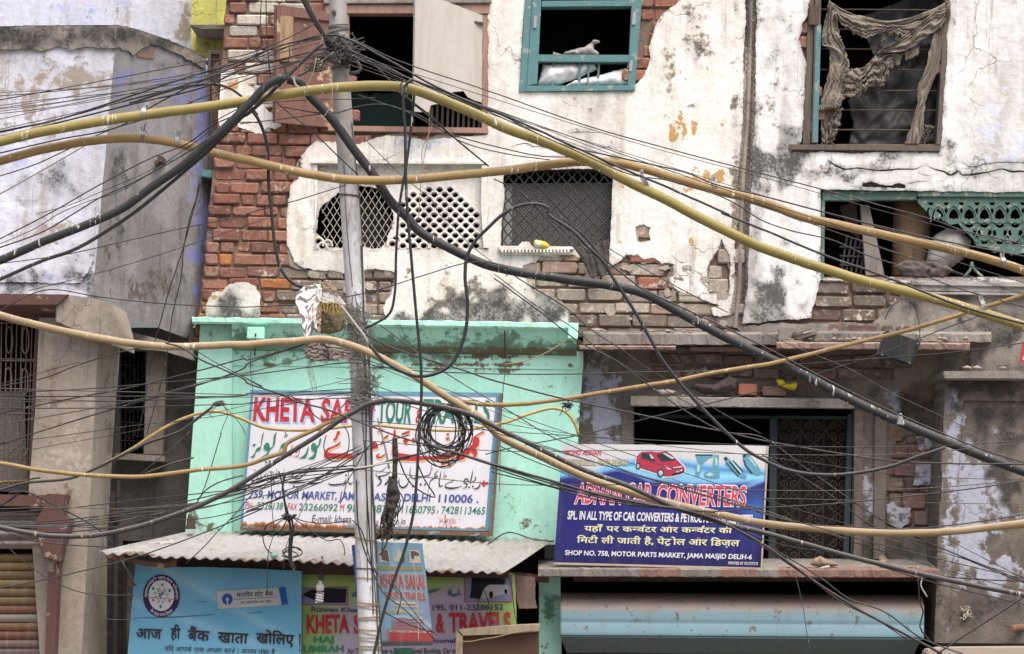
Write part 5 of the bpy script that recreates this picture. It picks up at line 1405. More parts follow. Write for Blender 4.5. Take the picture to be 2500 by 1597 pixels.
bl = [('z4', s) for s in ("1960,355,6 1950,420,14 1930,470,26 1890,490,20 1845,488,6", "1835,180,4 1825,260,16 1805,340,18 1790,390,12", "1875,290,14 1880,340,16 1840,370,12 1790,395,12", "1770,380,14 1740,330,24 1700,345,20 1690,390,18 1740,410,22 1730,460,18 1670,490,6", "1775,452,24 1775,480,24", "1835,438,24 1835,466,24",
      "1530,330,5 1500,370,12 1420,400,10 1380,440,14 1400,470,24 1500,482,26 1600,465,14 1660,445,5", "1320,190,5 1305,280,14 1285,400,18 1300,455,24 1350,430,6", "1380,190,5 1365,290,8 1400,270,10 1405,295,8 1345,305,5", "1285,180,6 1230,230,14 1215,285,18 1260,300,14 1240,262,10", "1260,290,14 1180,330,18 1140,370,12 1120,450,10 1105,545,5",
      "1150,190,10 1130,260,16 1090,280,18 1020,290,16 940,310,20 860,320,18 815,280,14 810,200,12 820,130,4", "640,310,4 630,390,14 650,450,22 700,470,26 760,430,20 785,370,10 800,300,10", "1165,90,5 1155,170,8 1185,160,8 1145,185,5", "985,405,28 985,437,28", "1055,405,28 1055,437,28", "855,425,28 855,457,28",
      "260,190,4 255,270,12 280,290,14 420,260,18 470,230,14 490,190,6", "330,280,26 300,320,28 340,350,22 320,410,22 265,445,6", "440,330,8 430,400,18 395,430,14 420,380,10", "440,130,5 370,180,10 330,215,8 270,230,4")]
bl += [('z3', s) for s in ("2000,400,5 1950,440,24 1915,400,14 1920,200,8", "1880,350,6 1860,430,20 1820,470,8", "1875,270,26 1875,300,26", "1570,420,6 1600,445,24 1720,450,28 1840,420,16 1860,370,6", "1240,380,8 1250,425,26 1340,425,28 1450,400,14 1490,360,8", "1300,110,5 1180,200,12 1150,250,8", "1520,290,20 1560,330,10", "1590,210,6 1560,260,8 1600,260,6",
      "850,390,8 900,410,24 1050,410,28 1200,400,12 1230,380,4", "950,260,6 970,330,20 1050,340,24 1130,300,12 1190,250,8", "975,462,34 975,498,34", "1030,470,30 1030,505,30", "1065,175,20 1065,196,20", "810,170,5 790,300,12 800,400,14 740,420,16 680,380,10", "680,160,5 670,330,12", "580,400,18 530,410,20 510,370,10", "640,370,14 600,410,10",
      "230,380,20 300,370,16 380,360,14 480,280,14 500,240,6", "410,180,4 400,350,12", "530,200,4 520,330,10", "570,218,22 570,242,22", "612,222,22 612,248,22", "297,185,18 297,206,18", "700,440,16 640,400,14 620,340,8", "350,250,8 340,340,12")]
for z_ in ('z3', 'z4'): part('lettering', ribbons_geo([ST(z, s) for z, s in bl if z == z_], YL), BLK, sg)


# --- printed blue board of the car shop
ad = thing('signboard', 'printed blue car parts signboard with a red car, standing on the stone ledge', 'signboard', P(1610, 1390, -.5))
YA = -.55
def wave(x, pts):
    return np.interp(x, [p[0] for p in pts], [p[1] for p in pts])
w1 = [(1350, 1140), (1400, 1150), (1450, 1150), (1500, 1128), (1550, 1120), (1660, 1120), (1720, 1132), (1780, 1136), (1830, 1140), (1880, 1150)]
w2 = [(1350, 1170), (1390, 1164), (1430, 1172), (1475, 1154), (1507, 1148), (1540, 1156), (1585, 1176), (1635, 1178), (1693, 1184), (1763, 1184), (1832, 1180), (1880, 1172)]
def adpaint(pv):
    x, y = pv[:, 0], pv[:, 1]
    a, b = wave(x, w1), wave(x, w2)
    sm = lambda v, l, h: (lambda t: t * t * (3 - 2 * t))(np.clip((v - l) / (h - l), 0, 1))
    c = np.tile(np.array([.60, .59, .60]), (len(x), 1))
    def over(c, f, col): return c * (1 - f[:, None]) + np.array(col) * f[:, None]
    c = over(c, sm(y - a, -8, 6), (.22, .50, .74))
    c = over(c, sm(y - a, 3, 12) * sm(-(y - a), -22, -12) * .8, (.06, .20, .52))
    c = over(c, np.exp(-((y - (a + b) / 2 - 4) / 5) ** 2) * .8, (.28, .66, .82))
    c = over(c, sm(y - b, -9, 0) * .8, (.05, .10, .42))
    d = sm(y - b, -1, 5)
    c = over(c, d, (.022, .024, .155))
    c = over(c, d * np.exp(-((y - b - 26 - .10 * (x - 1500)) / 14) ** 2) * .35 * sm(x, 1420, 1520), (.03, .06, .32))
    sw = np.exp(-((y - (1215 - .42 * (x - 1760))) / 5) ** 2) * sm(x, 1740, 1860)
    c = over(c, sw * .7 * (y > b - 6), (.25, .55, .85))
    c = over(c, np.exp(-(((x - 1850) / 40) ** 2 + ((y - 1245) / 40) ** 2)) * .55, (.05, .18, .55))
    c = over(c, sm(y, 1320, 1385) * .6, (.012, .012, .05))
    return np.concatenate([c, np.ones((len(x), 1))], 1).astype(np.float32)
part('panel', sheet([([(1373, 1084), (1873, 1088), (1857, 1388), (1352, 1376)], 0)], YA, .02, 3.4, 0, paint=adpaint), printm('printed_vinyl', .35, .12), ad)
part('frame', join(quadbox([(1873, 1087), (1877, 1088), (1861, 1389), (1857, 1388)], YA - .012, YA + .03), quadbox([(1352, 1373), (1860, 1386), (1860, 1391), (1352, 1378)], YA - .006, YA + .03)), plain('pale_wood_edge', (.45, .38, .3)), ad)
YB = YA - .003
part('lettering', letter('MOHD ADNAN', [(1381, 1098), (1468, 1099), (1467, 1112), (1380, 1111)], YB, .025), PINK, ad)
q = [(1380, 1122), (1533, 1123), (1532, 1136), (1379, 1135)]
part('lettering', letter('9250206221, 9873468546', q, YB + .0006, .0, grow=.055), BLK, ad)
part('lettering', letter('9250206221, 9873468546', q, YB - .0006, .005), CREAM, ad)
for s, q in [('ADNAN', [(1412, 1180), (1518, 1181), (1515, 1231), (1403, 1229)]), ('CAR', [(1532, 1181), (1594, 1182), (1592, 1232), (1527, 1231)]), ('CONVERTERS', [(1606, 1183), (1823, 1187), (1820, 1236), (1603, 1233)])]:
    part('lettering', letter(s, q, YB + .0004, .018, grow=.04), WHT, ad)
    part('lettering', letter(s, q, YB - .0008, .018), PINK, ad)
part('lettering', letter('SPL. IN ALL TYPE OF CAR CONVERTERS & PETROL AND DIESEL MITTI', [(1387, 1247), (1838, 1257), (1836, 1279), (1385, 1268)], YB, .03), WHT, ad)
part('lettering', letter('यहाँ पर कन~व^टर और कन~व^टर की', [(1427, 1279), (1789, 1284), (1787, 1305), (1426, 1300)], YB, .022, 'box', 'deva'), CREAM, ad)
part('lettering', letter('िमटी ली जाती है, पेट_ोल और िडज़ल', [(1409, 1306), (1807, 1313), (1805, 1338), (1407, 1329)], YB, .022, 'box', 'deva'), CREAM, ad)
part('lettering', letter('SHOP NO. 758, MOTOR PARTS MARKET, JAMA MASJID DELIH-6', [(1380, 1343), (1837, 1354), (1835, 1366), (1379, 1355)], YB, .025), WHT, ad)
part('lettering', letter('PRINTED BY 9313777175', [(1779, 1371), (1851, 1373), (1850, 1380), (1778, 1378)], YB, .012), WHT, ad)
# the printed red car and exhaust parts
parts('print', [flat([q], YB + .0008) for q in [[(1551, 1121), (1556, 1109), (1566, 1101), (1590, 1099), (1606, 1101), (1628, 1100), (1642, 1109), (1655, 1121), (1671, 1136), (1675, 1145), (1673, 1155), (1662, 1161), (1640, 1166), (1618, 1168), (1600, 1158), (1560, 1146), (1551, 1138)]]], plain('print_white_halo', (.55, .66, .75)), ad)
parts('print', [flat([q], YB) for q in [[(1553, 1121), (1558, 1110), (1567, 1103), (1590, 1102), (1605, 1104), (1627, 1102), (1640, 1110), (1652, 1122), (1668, 1137), (1672, 1144), (1671, 1153), (1662, 1158), (1640, 1163), (1622, 1163), (1600, 1155), (1560, 1142), (1553, 1138)]]], plain('print_car_red', (.40, .04, .075)), ad)
parts('print', [flat([q], YB - .0008) for q in [[(1566, 1106), (1583, 1107), (1597, 1120), (1600, 1127), (1567, 1118)], [(1602, 1111), (1624, 1105), (1650, 1120), (1646, 1124), (1616, 1127)], ellipse(1558, 1138, 6, 8), ellipse(1613, 1155, 9, 10), [(1640, 1157), (1670, 1148), (1670, 1153), (1642, 1162)]]], plain('print_dark_glass', (.03, .035, .045)), ad)
parts('print', [flat([q], YB - .0016) for q in [[(1585, 1109), (1590, 1110), (1597, 1120), (1590, 1120)], [(1618, 1107), (1624, 1106), (1648, 1119), (1640, 1121)], [(1622, 1136), (1632, 1140), (1640, 1147), (1630, 1146)], [(1651, 1150), (1666, 1146), (1666, 1150), (1652, 1154)], ellipse(1558, 1138, 3.4, 5), ellipse(1613, 1155, 5.6, 6.6), [(1642, 1141), (1668, 1137), (1664, 1141), (1646, 1143)]]], plain('print_pale_glass', (.45, .55, .6)), ad)
parts('print', [flat([q], YB) for q in [[(1697, 1109), (1740, 1109), (1741, 1116), (1732, 1118), (1720, 1128), (1714, 1135), (1712, 1152), (1706, 1163), (1697, 1160), (1699, 1140), (1705, 1130), (1700, 1118)], [(1743, 1110), (1756, 1111), (1754, 1140), (1757, 1150), (1757, 1166), (1740, 1168), (1720, 1165), (1718, 1157), (1728, 1148), (1735, 1150), (1740, 1140)], [(1768, 1117), (1774, 1115), (1782, 1122), (1816, 1155), (1824, 1164), (1818, 1169), (1806, 1165), (1772, 1135), (1771, 1128)], [(1812, 1115), (1820, 1108), (1832, 1113), (1851, 1137), (1858, 1153), (1851, 1161), (1836, 1156), (1818, 1135)]]], plain('print_steel_blue', (.12, .32, .42)), ad)
parts('print', [flat([q], YB - .0008) for q in [[(1702, 1134), (1710, 1136), (1707, 1153), (1701, 1151)], [(1745, 1118), (1752, 1118), (1751, 1136), (1746, 1136)], [(1784, 1127), (1788, 1126), (1812, 1153), (1809, 1156)], [(1826, 1116), (1831, 1116), (1848, 1138), (1843, 1138)], [(1722, 1159), (1734, 1153), (1744, 1160), (1730, 1163)]]], plain('print_steel_light', (.40, .58, .64)), ad)
parts('print', [flat([q], YB - .0008) for q in [[(1766, 1118), (1772, 1115), (1777, 1121), (1772, 1125)], [(1780, 1128), (1783, 1126), (1808, 1156), (1805, 1160)], [(1788, 1124), (1791, 1124), (1815, 1150), (1813, 1154)], [(1814, 1122), (1818, 1124), (1822, 1136), (1838, 1155), (1834, 1156), (1818, 1136)], [(1813, 1112), (1820, 1108), (1822, 1114), (1816, 1118)], [(1772, 1130), (1774, 1129), (1804, 1163), (1800, 1162)], [(1697, 1110), (1741, 1110), (1740, 1113), (1698, 1113)]]], plain('print_dark_steel', (.03, .05, .07)), ad)

# --- blue bank banner
bb = thing('banner', 'light blue bank banner with a round purple emblem and black Devanagari slogan', 'banner', P(530, 1640, -.75))
def yBB(x, y): return -.80 + .012 * math.sin(x * .045 + y * .01) + .010 * math.sin(x * .018 - y * .03)
def bpaint(pv):
    x, y = pv[:, 0], pv[:, 1]
    f = np.array([noise.noise(Vector((a * .004 + b * .006, b * .012 - a * .003, 1))) for a, b in pv])
    s = np.clip(np.abs(((y - 1380) - .55 * (x - 420) - 20) / 22) * -1 + 1, 0, 1) * .5 + np.clip(1 - np.abs((y - 1500) - .35 * (x - 420)) / 16, 0, 1) * .45
    c = np.array([.12, .355, .53]) + (f * .5)[:, None] * np.array([.08, .1, .1])
    c = c + np.clip(s, 0, 1)[:, None] * np.array([.18, .16, .12]) + np.clip((y - 1500) / 120, 0, 1)[:, None] * np.array([.05, .10, .12])
    return np.concatenate([np.clip(c, .02, 1), np.ones((len(x), 1))], 1).astype(np.float32)
part('cloth', sheet([([(331, 1377), (360, 1383), (420, 1384), (560, 1386), (737, 1394), (735, 1660), (306, 1660), (320, 1500)], .6)], yBB, .006, 8, 0, paint=bpaint), printm('banner_vinyl', .4, .12), bb)
bo = lambda d: (lambda x, y: yBB(x, y) - d)
part('emblem', flat([ellipse(394, 1455, 45, 52)], bo(.006)), plain('emblem_purple', (.045, .02, .085)), bb)
part('emblem', flat([ellipse(394, 1454, 31.5, 38)], bo(.007)), plain('emblem_white', (.62, .66, .70)), bb)
def arc_text(s, bold, cx, cy, rx, ry, a0, a1, h, flip=False):
    v, f = deva(s, bold)
    x0, x1, y0, y1 = v[:, 0].min(), v[:, 0].max(), v[:, 1].min(), v[:, 1].max()
    out = []
    for p in v:
        a, b = (p[0] - x0) / (x1 - x0), (p[1] - y0) / (y1 - y0)
        an = math.radians(a0 + (a1 - a0) * a)
        r = 1 + (b - .5) * h * (-1 if flip else 1)
        x, y = cx + rx * r * math.cos(an), cy - ry * r * math.sin(an)
        out.append(P(x, y, yBB(x, y) - .008))
    return out, f
EWHT = plain('emblem_lettering', (.66, .66, .7))
part('lettering', arc_text('प_धानमंत_ी जन-धन योजना', .01, 394, 1455, 38, 45, 182, -8, .24), EWHT, bb)
part('lettering', arc_text('मेरा खाता भाग~य िवधाता', .008, 394, 1455, 38, 45, 228, 312, .22, True), EWHT, bb)
part('lettering', letter('₹', [(387, 1444), (401, 1445), (400, 1463), (386, 1462)], bo(.009), 0, 'box'), BLK, bb)
og, gg = [], []
for i, (x, y) in enumerate(((396, 1428), (414, 1442), (414, 1467), (392, 1481), (374, 1465), (374, 1437))):
    tgt = og if i in (0, 2, 4) else gg
    tgt.append(ellipse(x, y, 3.0, 4.0, 12))
    dx, dy = 394 - x, 1454 - y
    for s in (-1, 1):
        px, py = x + dx * .25 - s * dy * .18, y + dy * .25 + s * dx * .18
        tgt.append(ribbon([(px - s * dy * .1, py + s * dx * .1, .6), (px + dx * .22, py + dy * .22, 2.2), (x + dx * .55 - s * dy * .06, y + dy * .55 + s * dx * .06, .6)]))
part('emblem', flat(og, bo(.009)), plain('emblem_orange', (.55, .12, .05)), bb)
part('emblem', flat(gg, bo(.009)), plain('emblem_green', (.03, .17, .07)), bb)
part('plaque', flat([[(529, 1443), (680, 1435), (688, 1477), (533, 1487)]], bo(.006)), plain('plaque_grey_white', (.46, .46, .46)), bb)
part('plaque', flat([[(680, 1435), (696, 1433), (703, 1475), (688, 1477)], ellipse(555, 1463, 13.2, 14)], bo(.008)), plain('plaque_blue', (.02, .09, .33)), bb)
part('plaque', flat([ellipse(555, 1463, 3.6, 4), [(553.6, 1465), (556.4, 1465), (556.6, 1478), (553.8, 1478)]], bo(.010)), plain('plaque_white', (.5, .5, .5)), bb)
part('lettering', letter('भारतीय स~टेट बैंक', [(577, 1444), (667, 1440), (667, 1455), (577, 1459)], bo(.008), .012, 'box', 'deva'), BLK, bb)
part('lettering', letter('हर भारतीय का बैंक', [(587, 1467), (664, 1463), (663, 1473), (587, 1476)], bo(.008), .0, 'box', 'deva'), BLK, bb)
part('plaque_line', flat([[(571, 1463), (676, 1457), (676, 1458), (571, 1464)]], bo(.008)), BLK, bb)
BANBLK = signpaint('banner_black', (.035, .022, .025), (.16, .12, .13))
for s, q in [('आज', [(333, 1534), (396, 1536), (394, 1561), (332, 1558)]), ('ही', [(417, 1523), (441, 1525), (440, 1565), (416, 1564)]), ('बैंक', [(459, 1527), (513, 1531), (511, 1566), (458, 1564)]), ('खाता', [(532, 1543), (607, 1547), (605, 1572), (531, 1569)]), ('खोिलए', [(626, 1536), (719, 1541), (717, 1581), (625, 1576)])]:
    part('lettering', letter(s, q, bo(.008), .022, 'box', 'deva'), BANBLK, bb)
part('lettering', flat([[(730, 1548), (734, 1548), (733, 1580), (731, 1580)], ellipse(732, 1587, 1.8, 2.4, 10)], bo(.008)), BANBLK, bb)
part('lettering', letter('यिद आपके पास आधार काड^ / आधार नंबर है', [(402, 1574), (672, 1583), (671, 1600), (401, 1591)], bo(.008), .004, 'box', 'deva'), BANBLK, bb)
part('fold_crease', flat([ribbon([(324, 1509, .8), (430, 1506, 1.6), (526, 1500, .8)]), ribbon([(603, 1497, .8), (640, 1494, 1.4)]), ribbon([(480, 1468, .6), (504, 1470, 1.2)])], bo(.007)), BLK, bb)

# --- travel banner behind the pole
tb = thing('banner', 'green and lilac travel banner with red lettering, half hidden behind the pole', 'banner', P(1000, 1640, -.7))
def yTB(x, y): return -.70 + .008 * math.sin(x * .03) + .05 * max(0, (1420 - y) / 40)
def tpaint(pv):
    x, y = pv[:, 0], pv[:, 1]
    n = np.array([noise.noise(Vector((a * .012, b * .012, 4))) for a, b in pv])
    g = np.clip((x - 790 + n * 60 + (y - 1490) * .25) / 60, 0, 1) * np.clip((1205 + (y - 1480) * .5 - x + n * 40) / 50, 0, 1)
    g = g * np.clip((y - 1436 + 30 * np.sin(x * .012)) / 26, 0, 1)
    a, b = np.array([.30, .42, .13]), np.array([.42, .36, .46])
    c = a * (1 - g[:, None]) + b * g[:, None]
    return np.concatenate([c, np.ones((len(x), 1))], 1).astype(np.float32)
part('cloth', sheet([([(738, 1392), (1256, 1400), (1260, 1470), (1266, 1660), (738, 1660)], .5)], yTB, .006, 9, 0, paint=tpaint), printm('banner_vinyl_two', .5, .15), tb)
to = lambda d: (lambda x, y: yTB(x, y) - d)
DRED = signpaint('banner_red', (.42, .012, .022))
part('lettering', letter('Rizwan Khan', [(760, 1481), (880, 1484), (880, 1495), (760, 1494)], to(.008), .02), NAVY, tb)
part('lettering', letter('51195, 011-23286152', [(1030, 1477), (1229, 1475), (1229, 1489), (1030, 1491)], to(.008), .02), NAVY, tb)
for s, q in [('KHETA', [(749, 1501), (853, 1500), (853, 1546), (749, 1547)]), ('SARAI TOUR', [(864, 1501), (1050, 1499), (1050, 1545), (864, 1547)]), ('&', [(1065, 1497), (1085, 1496), (1086, 1545), (1064, 1545)]), ('TRAVELS', [(1096, 1496), (1247, 1494), (1249, 1543), (1096, 1544)])]:
    part('lettering', letter(s, q, to(.008), .035), DRED, tb)
for s, q in [('HAJ', [(765, 1554), (815, 1553), (815, 1569), (765, 1570)]), ('UMRAH', [(741, 1576), (840, 1576), (839, 1592), (740, 1593)])]:
    part('lettering', letter(s, q, to(.008), .04), GRN, tb)
part('lettering', letter('Air-Tickets, Railway e-Tickets, Hotel Booking, Car on', [(848, 1583), (1116, 1582), (1116, 1595), (848, 1596)], to(.008), .015), BLK, tb)
part('lettering', letter('International', [(990, 1559), (1112, 1559), (1112, 1569), (990, 1570)], to(.008), .025), NAVY, tb)
parts('picture_print', [flat([q], to(.006)) for q in [[(735, 1437), (850, 1432), (850, 1478), (738, 1477)], [(1134, 1408), (1250, 1405), (1250, 1470), (1134, 1471)]]], DRED, tb)
parts('picture_print', [flat([q], to(.008)) for q in [[(737, 1439), (848, 1434), (848, 1476), (740, 1475)], [(1136, 1410), (1248, 1407), (1248, 1468), (1136, 1469)]]], plain('picture_lilac', (.22, .22, .36)), tb)
parts('picture_print', [flat([q], to(.010)) for q in [[(738, 1453), (758, 1440), (800, 1436), (846, 1438), (844, 1472), (790, 1472), (760, 1462)], [(1151, 1411), (1178, 1407), (1215, 1409), (1235, 1416), (1232, 1427), (1195, 1427), (1182, 1436), (1172, 1463), (1147, 1460), (1150, 1440)], ellipse(1199, 1452, 5, 9), ellipse(1235, 1444, 4, 6)]], plain('picture_black', (.012, .012, .018)), tb)
parts('picture_print', [flat([q], to(.009)) for q in [[(1190, 1428), (1240, 1428), (1242, 1448), (1200, 1458), (1176, 1462), (1178, 1446)]]], plain('picture_white_bus', (.42, .42, .46)), tb)
parts('picture_print', [flat([q], to(.008)) for q in [[(1030, 1446), (1070, 1437), (1079, 1437), (1062, 1446), (1045, 1450)], [(1092, 1452), (1096, 1440), (1120, 1440), (1125, 1452), (1108, 1458)], [(858, 1452), (866, 1444), (880, 1444), (880, 1458), (862, 1458)]]], plain('picture_blue_grey', (.1, .14, .22)), tb)
parts('picture_print', [flat([q], to(.010)) for q in [[(1102, 1436), (1116, 1433), (1118, 1448), (1104, 1449)]]], plain('picture_pale', (.38, .42, .44)), tb)

# --- small sign tied to the pole
ps = thing('pole_sign', 'narrow faded blue travel sign with red foot, tied behind the metal pole', 'sign', P(960, 1574, -1.8))
YP = -1.80
def ppaint(pv):
    x, y = pv[:, 0], pv[:, 1]
    c = np.tile(np.array([.17, .33, .44]), (len(x), 1))
    def over(c, f, col): return c * (1 - f[:, None]) + np.array(col) * f[:, None]
    sm = lambda v, l, h: np.clip((v - l) / (h - l), 0, 1)
    c = over(c, np.exp(-((x - 968 + (y - 1330) * .12) / 9) ** 2) * .6 * (y < 1400), (.35, .52, .60))
    c = over(c, sm(y, 1390, 1400) * sm(-y, -1500, -1480) * np.exp(-((x - 990) / 40) ** 2) * .6, (.34, .42, .46))
    c = over(c, sm(y, 1420, 1470) * sm(x, 1000, 1040) * .6, (.20, .20, .33))
    a = 1492 + ((x - 975) / 85) ** 2 * 46 * (x > 975)
    for d, col in ((0, (.50, .52, .46)), (7, (.12, .30, .42)), (13, (.45, .52, .55)), (18, (.10, .24, .38))):
        c = over(c, np.exp(-((y - a - d) / 3) ** 2) * (x > 960) * .85, col)
    c = over(c, sm(y - a, 20, 26) * (x > 955), (.24, .14, .18))
    c = over(c, sm(y, 1533, 1540) * sm(x, 935, 955), (.33, .05, .05))
    c = over(c, sm(y, 1562, 1568), (.06, .05, .06))
    return np.concatenate([c, np.ones((len(x), 1))], 1).astype(np.float32)
part('panel', sheet([([(862, 1330), (920, 1323), (1031, 1327), (1058, 1566), (1056, 1576), (950, 1578), (886, 1580)], 0)], YP, .02, 4, 0, paint=ppaint), printm('faded_print', .5, .35), ps)
part('edge', quadbox([(858, 1331), (864, 1330), (888, 1580), (884, 1580)], YP - .02, YP + .03), plain('sign_edge_blue', (.05, .12, .36)), ps)
FRED = plain('faded_red', (.42, .08, .075), .6)
PALEY = plain('faded_pale', (.52, .47, .4), .6)
for s, q, b in [('KHETA SARAI', [(929, 1401), (1033, 1403), (1038, 1439), (931, 1434)], .03), ('TOUR & TRAVELS', [(937, 1444), (1037, 1447), (1040, 1466), (939, 1461)], .022)]:
    part('lettering', letter(s, q, YP - .003, b, grow=.03), PALEY, ps)
    part('lettering', letter(s, q, YP - .0045, b), FRED, ps)
parts('print', [flat([q], YP - .003) for q in [[(961, 1468), (1015, 1470), (1017, 1483), (962, 1480)], [(926, 1343), (949, 1341), (953, 1374), (926, 1372)], [(999, 1342), (1024, 1343), (1028, 1376), (1000, 1374)], [(970, 1342), (978, 1338), (982, 1360), (992, 1364), (985, 1370), (964, 1372), (960, 1364), (968, 1360)]]], PALEY, ps)
parts('print', [flat([q], YP - .005) for q in [[(930, 1345), (946, 1342), (951, 1372), (932, 1366)], [(1002, 1346), (1012, 1345), (1024, 1352), (1022, 1357), (1012, 1356), (1008, 1372), (1004, 1360)], [(975, 1364), (990, 1360), (986, 1374), (978, 1370)]]], plain('print_brown', (.13, .095, .09)), ps)
parts('print', [flat([q], YP - .003) for q in [[(927, 1383), (1030, 1385), (1031, 1393), (928, 1391)]]], plain('print_ochre', (.30, .26, .1)), ps)
part('lettering', letter('HAJ UMRAH', [(943, 1488), (991, 1489), (992, 1499), (944, 1498)], YP - .003, .015), plain('print_yellow', (.42, .36, .08)), ps)
part('lettering', letter('& ZIYARAT', [(994, 1489), (1036, 1490), (1038, 1500), (995, 1499)], YP - .003, .01), PALEY, ps)
part('lettering', letter('Domestic & International', [(963, 1471), (1014, 1473), (1015, 1479), (964, 1477)], YP - .0045, .0), BLK, ps)
part('lettering', letter('MOTOR MARKET JAMA MASJID DELHI-6', [(950, 1538), (1050, 1541), (1051, 1546), (951, 1544)], YP - .003, .01), PALEY, ps)
part('lettering', join(*[flat([[(968 + i * 2, 1509 + i * 7), (1034, 1512 + i * 7), (1034, 1515 + i * 7), (968 + i * 2, 1512 + i * 7)]], YP - .003) for i in range(3)]), plain('print_dull_red', (.35, .12, .12)), ps)
# red and white scrap of a sign at the right edge
es = thing('sign', 'edge of a red bordered white sign hanging at the far right', 'sign', P(2500, 880, -.7))
part('panel', quadbox([(2498, 838), (2580, 836), (2580, 886), (2490, 885)], -.7, -.68), plain('scrap_red', (.45, .05, .06)), es)
part('face', flat([[(2503, 858), (2580, 856), (2580, 878), (2497, 879)]], -.703), WHT, es)
# ================================================================== POLE
YPOLE = -2.0
pole = thing('utility_pole', 'pale grey metal electricity pole wrapped with wires in the middle', 'pole', Vector((P(903, 1597, YPOLE).x + .05, YPOLE, 0)))
pp_ = [(825, -60), (826, 60), (832, 180), (842, 330), (856, 527), (867, 700), (877, 870), (884, 1060), (890, 1250), (899, 1480), (908, 1700)]
q = smooth_path(pp_, 16)
w = [P(a, b, YPOLE) for a, b in q]
r = [np.interp(b, [0, 300, 520, 900, 1300, 1600], [22, 22, 24, 24, 25.5, 27]) * S(YPOLE) for a, b in q]
d = (w[-1] - w[-2]).normalized()
t = -w[-1].z / d.z
w.append(w[-1] + d * t * .5); r.append(r[-1] * 1.05)
w.append(Vector((w[-1].x, w[-1].y, 0))); r.append(r[-1] * 1.05)
k = M('worn_aluminium_paint', .5, .4, .1)
n1 = k.noise(4, 5, .6, k.mapv((3, 3, .9)))
n2 = k.noise(22, 6, .65, k.mapv((2, 2, .7)))
n3 = k.noise(2.2, 4)
n4 = k.noise(60, 5, .7)
c = k.mix(k.step(n1, .38, .68), (.66, .66, .68), (.5, .48, .46))
c = k.mix(k.math('MULTIPLY', k.step(n2, .56, .68), .6), c, (.2, .18, .16))
c = k.mix(k.math('MULTIPLY', k.step(n4, .62, .7), .4), c, (.26, .17, .11))
tz = k.n('ShaderNodeSeparateXYZ')
k.put(tz.inputs[0], k.co)
c = k.mix(k.math('MULTIPLY', k.step(k.math('ADD', tz.outputs[2], k.math('MULTIPLY', n2, 1.2)), 5.6, 6.6), .75), c, (.27, .24, .2))
k.bump(k.math('ADD', n2, k.math('MULTIPLY', n4, .5)), .35, .008)
POLEM = k.done(c)
part('shaft', tube3(w, r, 24), POLEM, pole, smooth=True)
WIREB = cablem('black_wire', (.027, .026, .027), (.13, .12, .11), .35, .5, 2)
WIREG = cablem('grey_wire', (.075, .07, .065), (.2, .185, .165), .5, .6, 2)
WIREL = cablem('weathered_grey_wire', (.19, .18, .165), (.32, .3, .27), .4, .7, 2)
WIREW = plain('pale_wire', (.40, .38, .35), .6)
WIRET = plain('tan_wire', (.30, .23, .13), .7)
def prad(py): return np.interp(py, [0, 300, 520, 900, 1300, 1600], [22, 22, 24, 24, 25.5, 27])
def pcx(py): return np.interp(py, [b for a, b in pp_], [a for a, b in pp_])
def ring(py, tilt, rpx, m=None, off=1.0, turns=1.0, dy=0):
    pts = []
    for i in range(int(22 * turns) + 1):
        a = 2 * math.pi * i / 22
        yy = py + tilt * math.cos(a) + dy * i / 22
        R = (prad(yy) + off + rpx) * S(YPOLE)
        c = P(pcx(yy), yy, YPOLE)
        pts.append(Vector((c.x + R * math.cos(a), c.y + R * math.sin(a) * -1, c.z)))
    return tube3(pts, rpx * S(YPOLE), 5)
rs = random.Random(4)
parts('wire_wrap', [ring(y, rs.uniform(-7, 7), rs.uniform(1.0, 1.7)) for y in (64, 70, 78, 88, 118, 124, 132, 140, 150, 158, 168)], WIREB, pole)
parts('wire_wrap', [ring(y, rs.uniform(-5, 5), .9) for y in (760, 766, 772, 790, 815, 832, 850, 862, 880, 905, 930, 955, 972, 985, 1000, 1010)], WIREL, pole)
parts('wire_wrap', [ring(y, rs.uniform(-4, 6), rs.uniform(.9, 1.5)) for y in (1316, 1411, 1472, 1478, 1484, 1506, 1512, 1537, 1546, 1556, 1564, 1577, 1584)], WIRET, pole)
parts('tape_band', (ring(478, 1, 2.4, off=-1.5), ring(1388, 0, 2.0, off=-1.5)), WIREG, pole)
part('bolt', lathe(P(815, 30, YPOLE - .06) + Vector((0, -.0, 0)), [(.014, -.012), (.016, 0), (.012, .012)], 8), IRON, pole)
# risers tied along the pole
for i, (off, y0, y1, rr, mt) in enumerate(((18, 600, 1640, 1.6, WIREG), (22, 300, 1250, 1.3, WIREG), (10, 850, 1500, 1.6, WIREB), (22, 870, 1640, 2.0, WIREG), (-8, 400, 700, .9, WIREG), (4, 1000, 1420, 1.2, WIREG), (26, 1240, 1640, 1.6, WIREG))):
    pts = [(pcx(y) + off + 3 * math.sin(y * .013 + i), y) for y in np.linspace(y0, y1, 12)]
    part('riser_cable', ptube(pts, rr, YPOLE - math.sqrt(max(0, 25 ** 2 - min(24, abs(off)) ** 2)) * S(YPOLE) - .004, 6, 20), mt, pole)
part('insulator_hook', join(ptube([(862, 142), (872, 152), (880, 166), (874, 176), (852, 178)], 4.5, -2.06, 8, 6), ptube([(846, 128), (866, 140)], 5, -2.06, 8)), WIREG, pole)

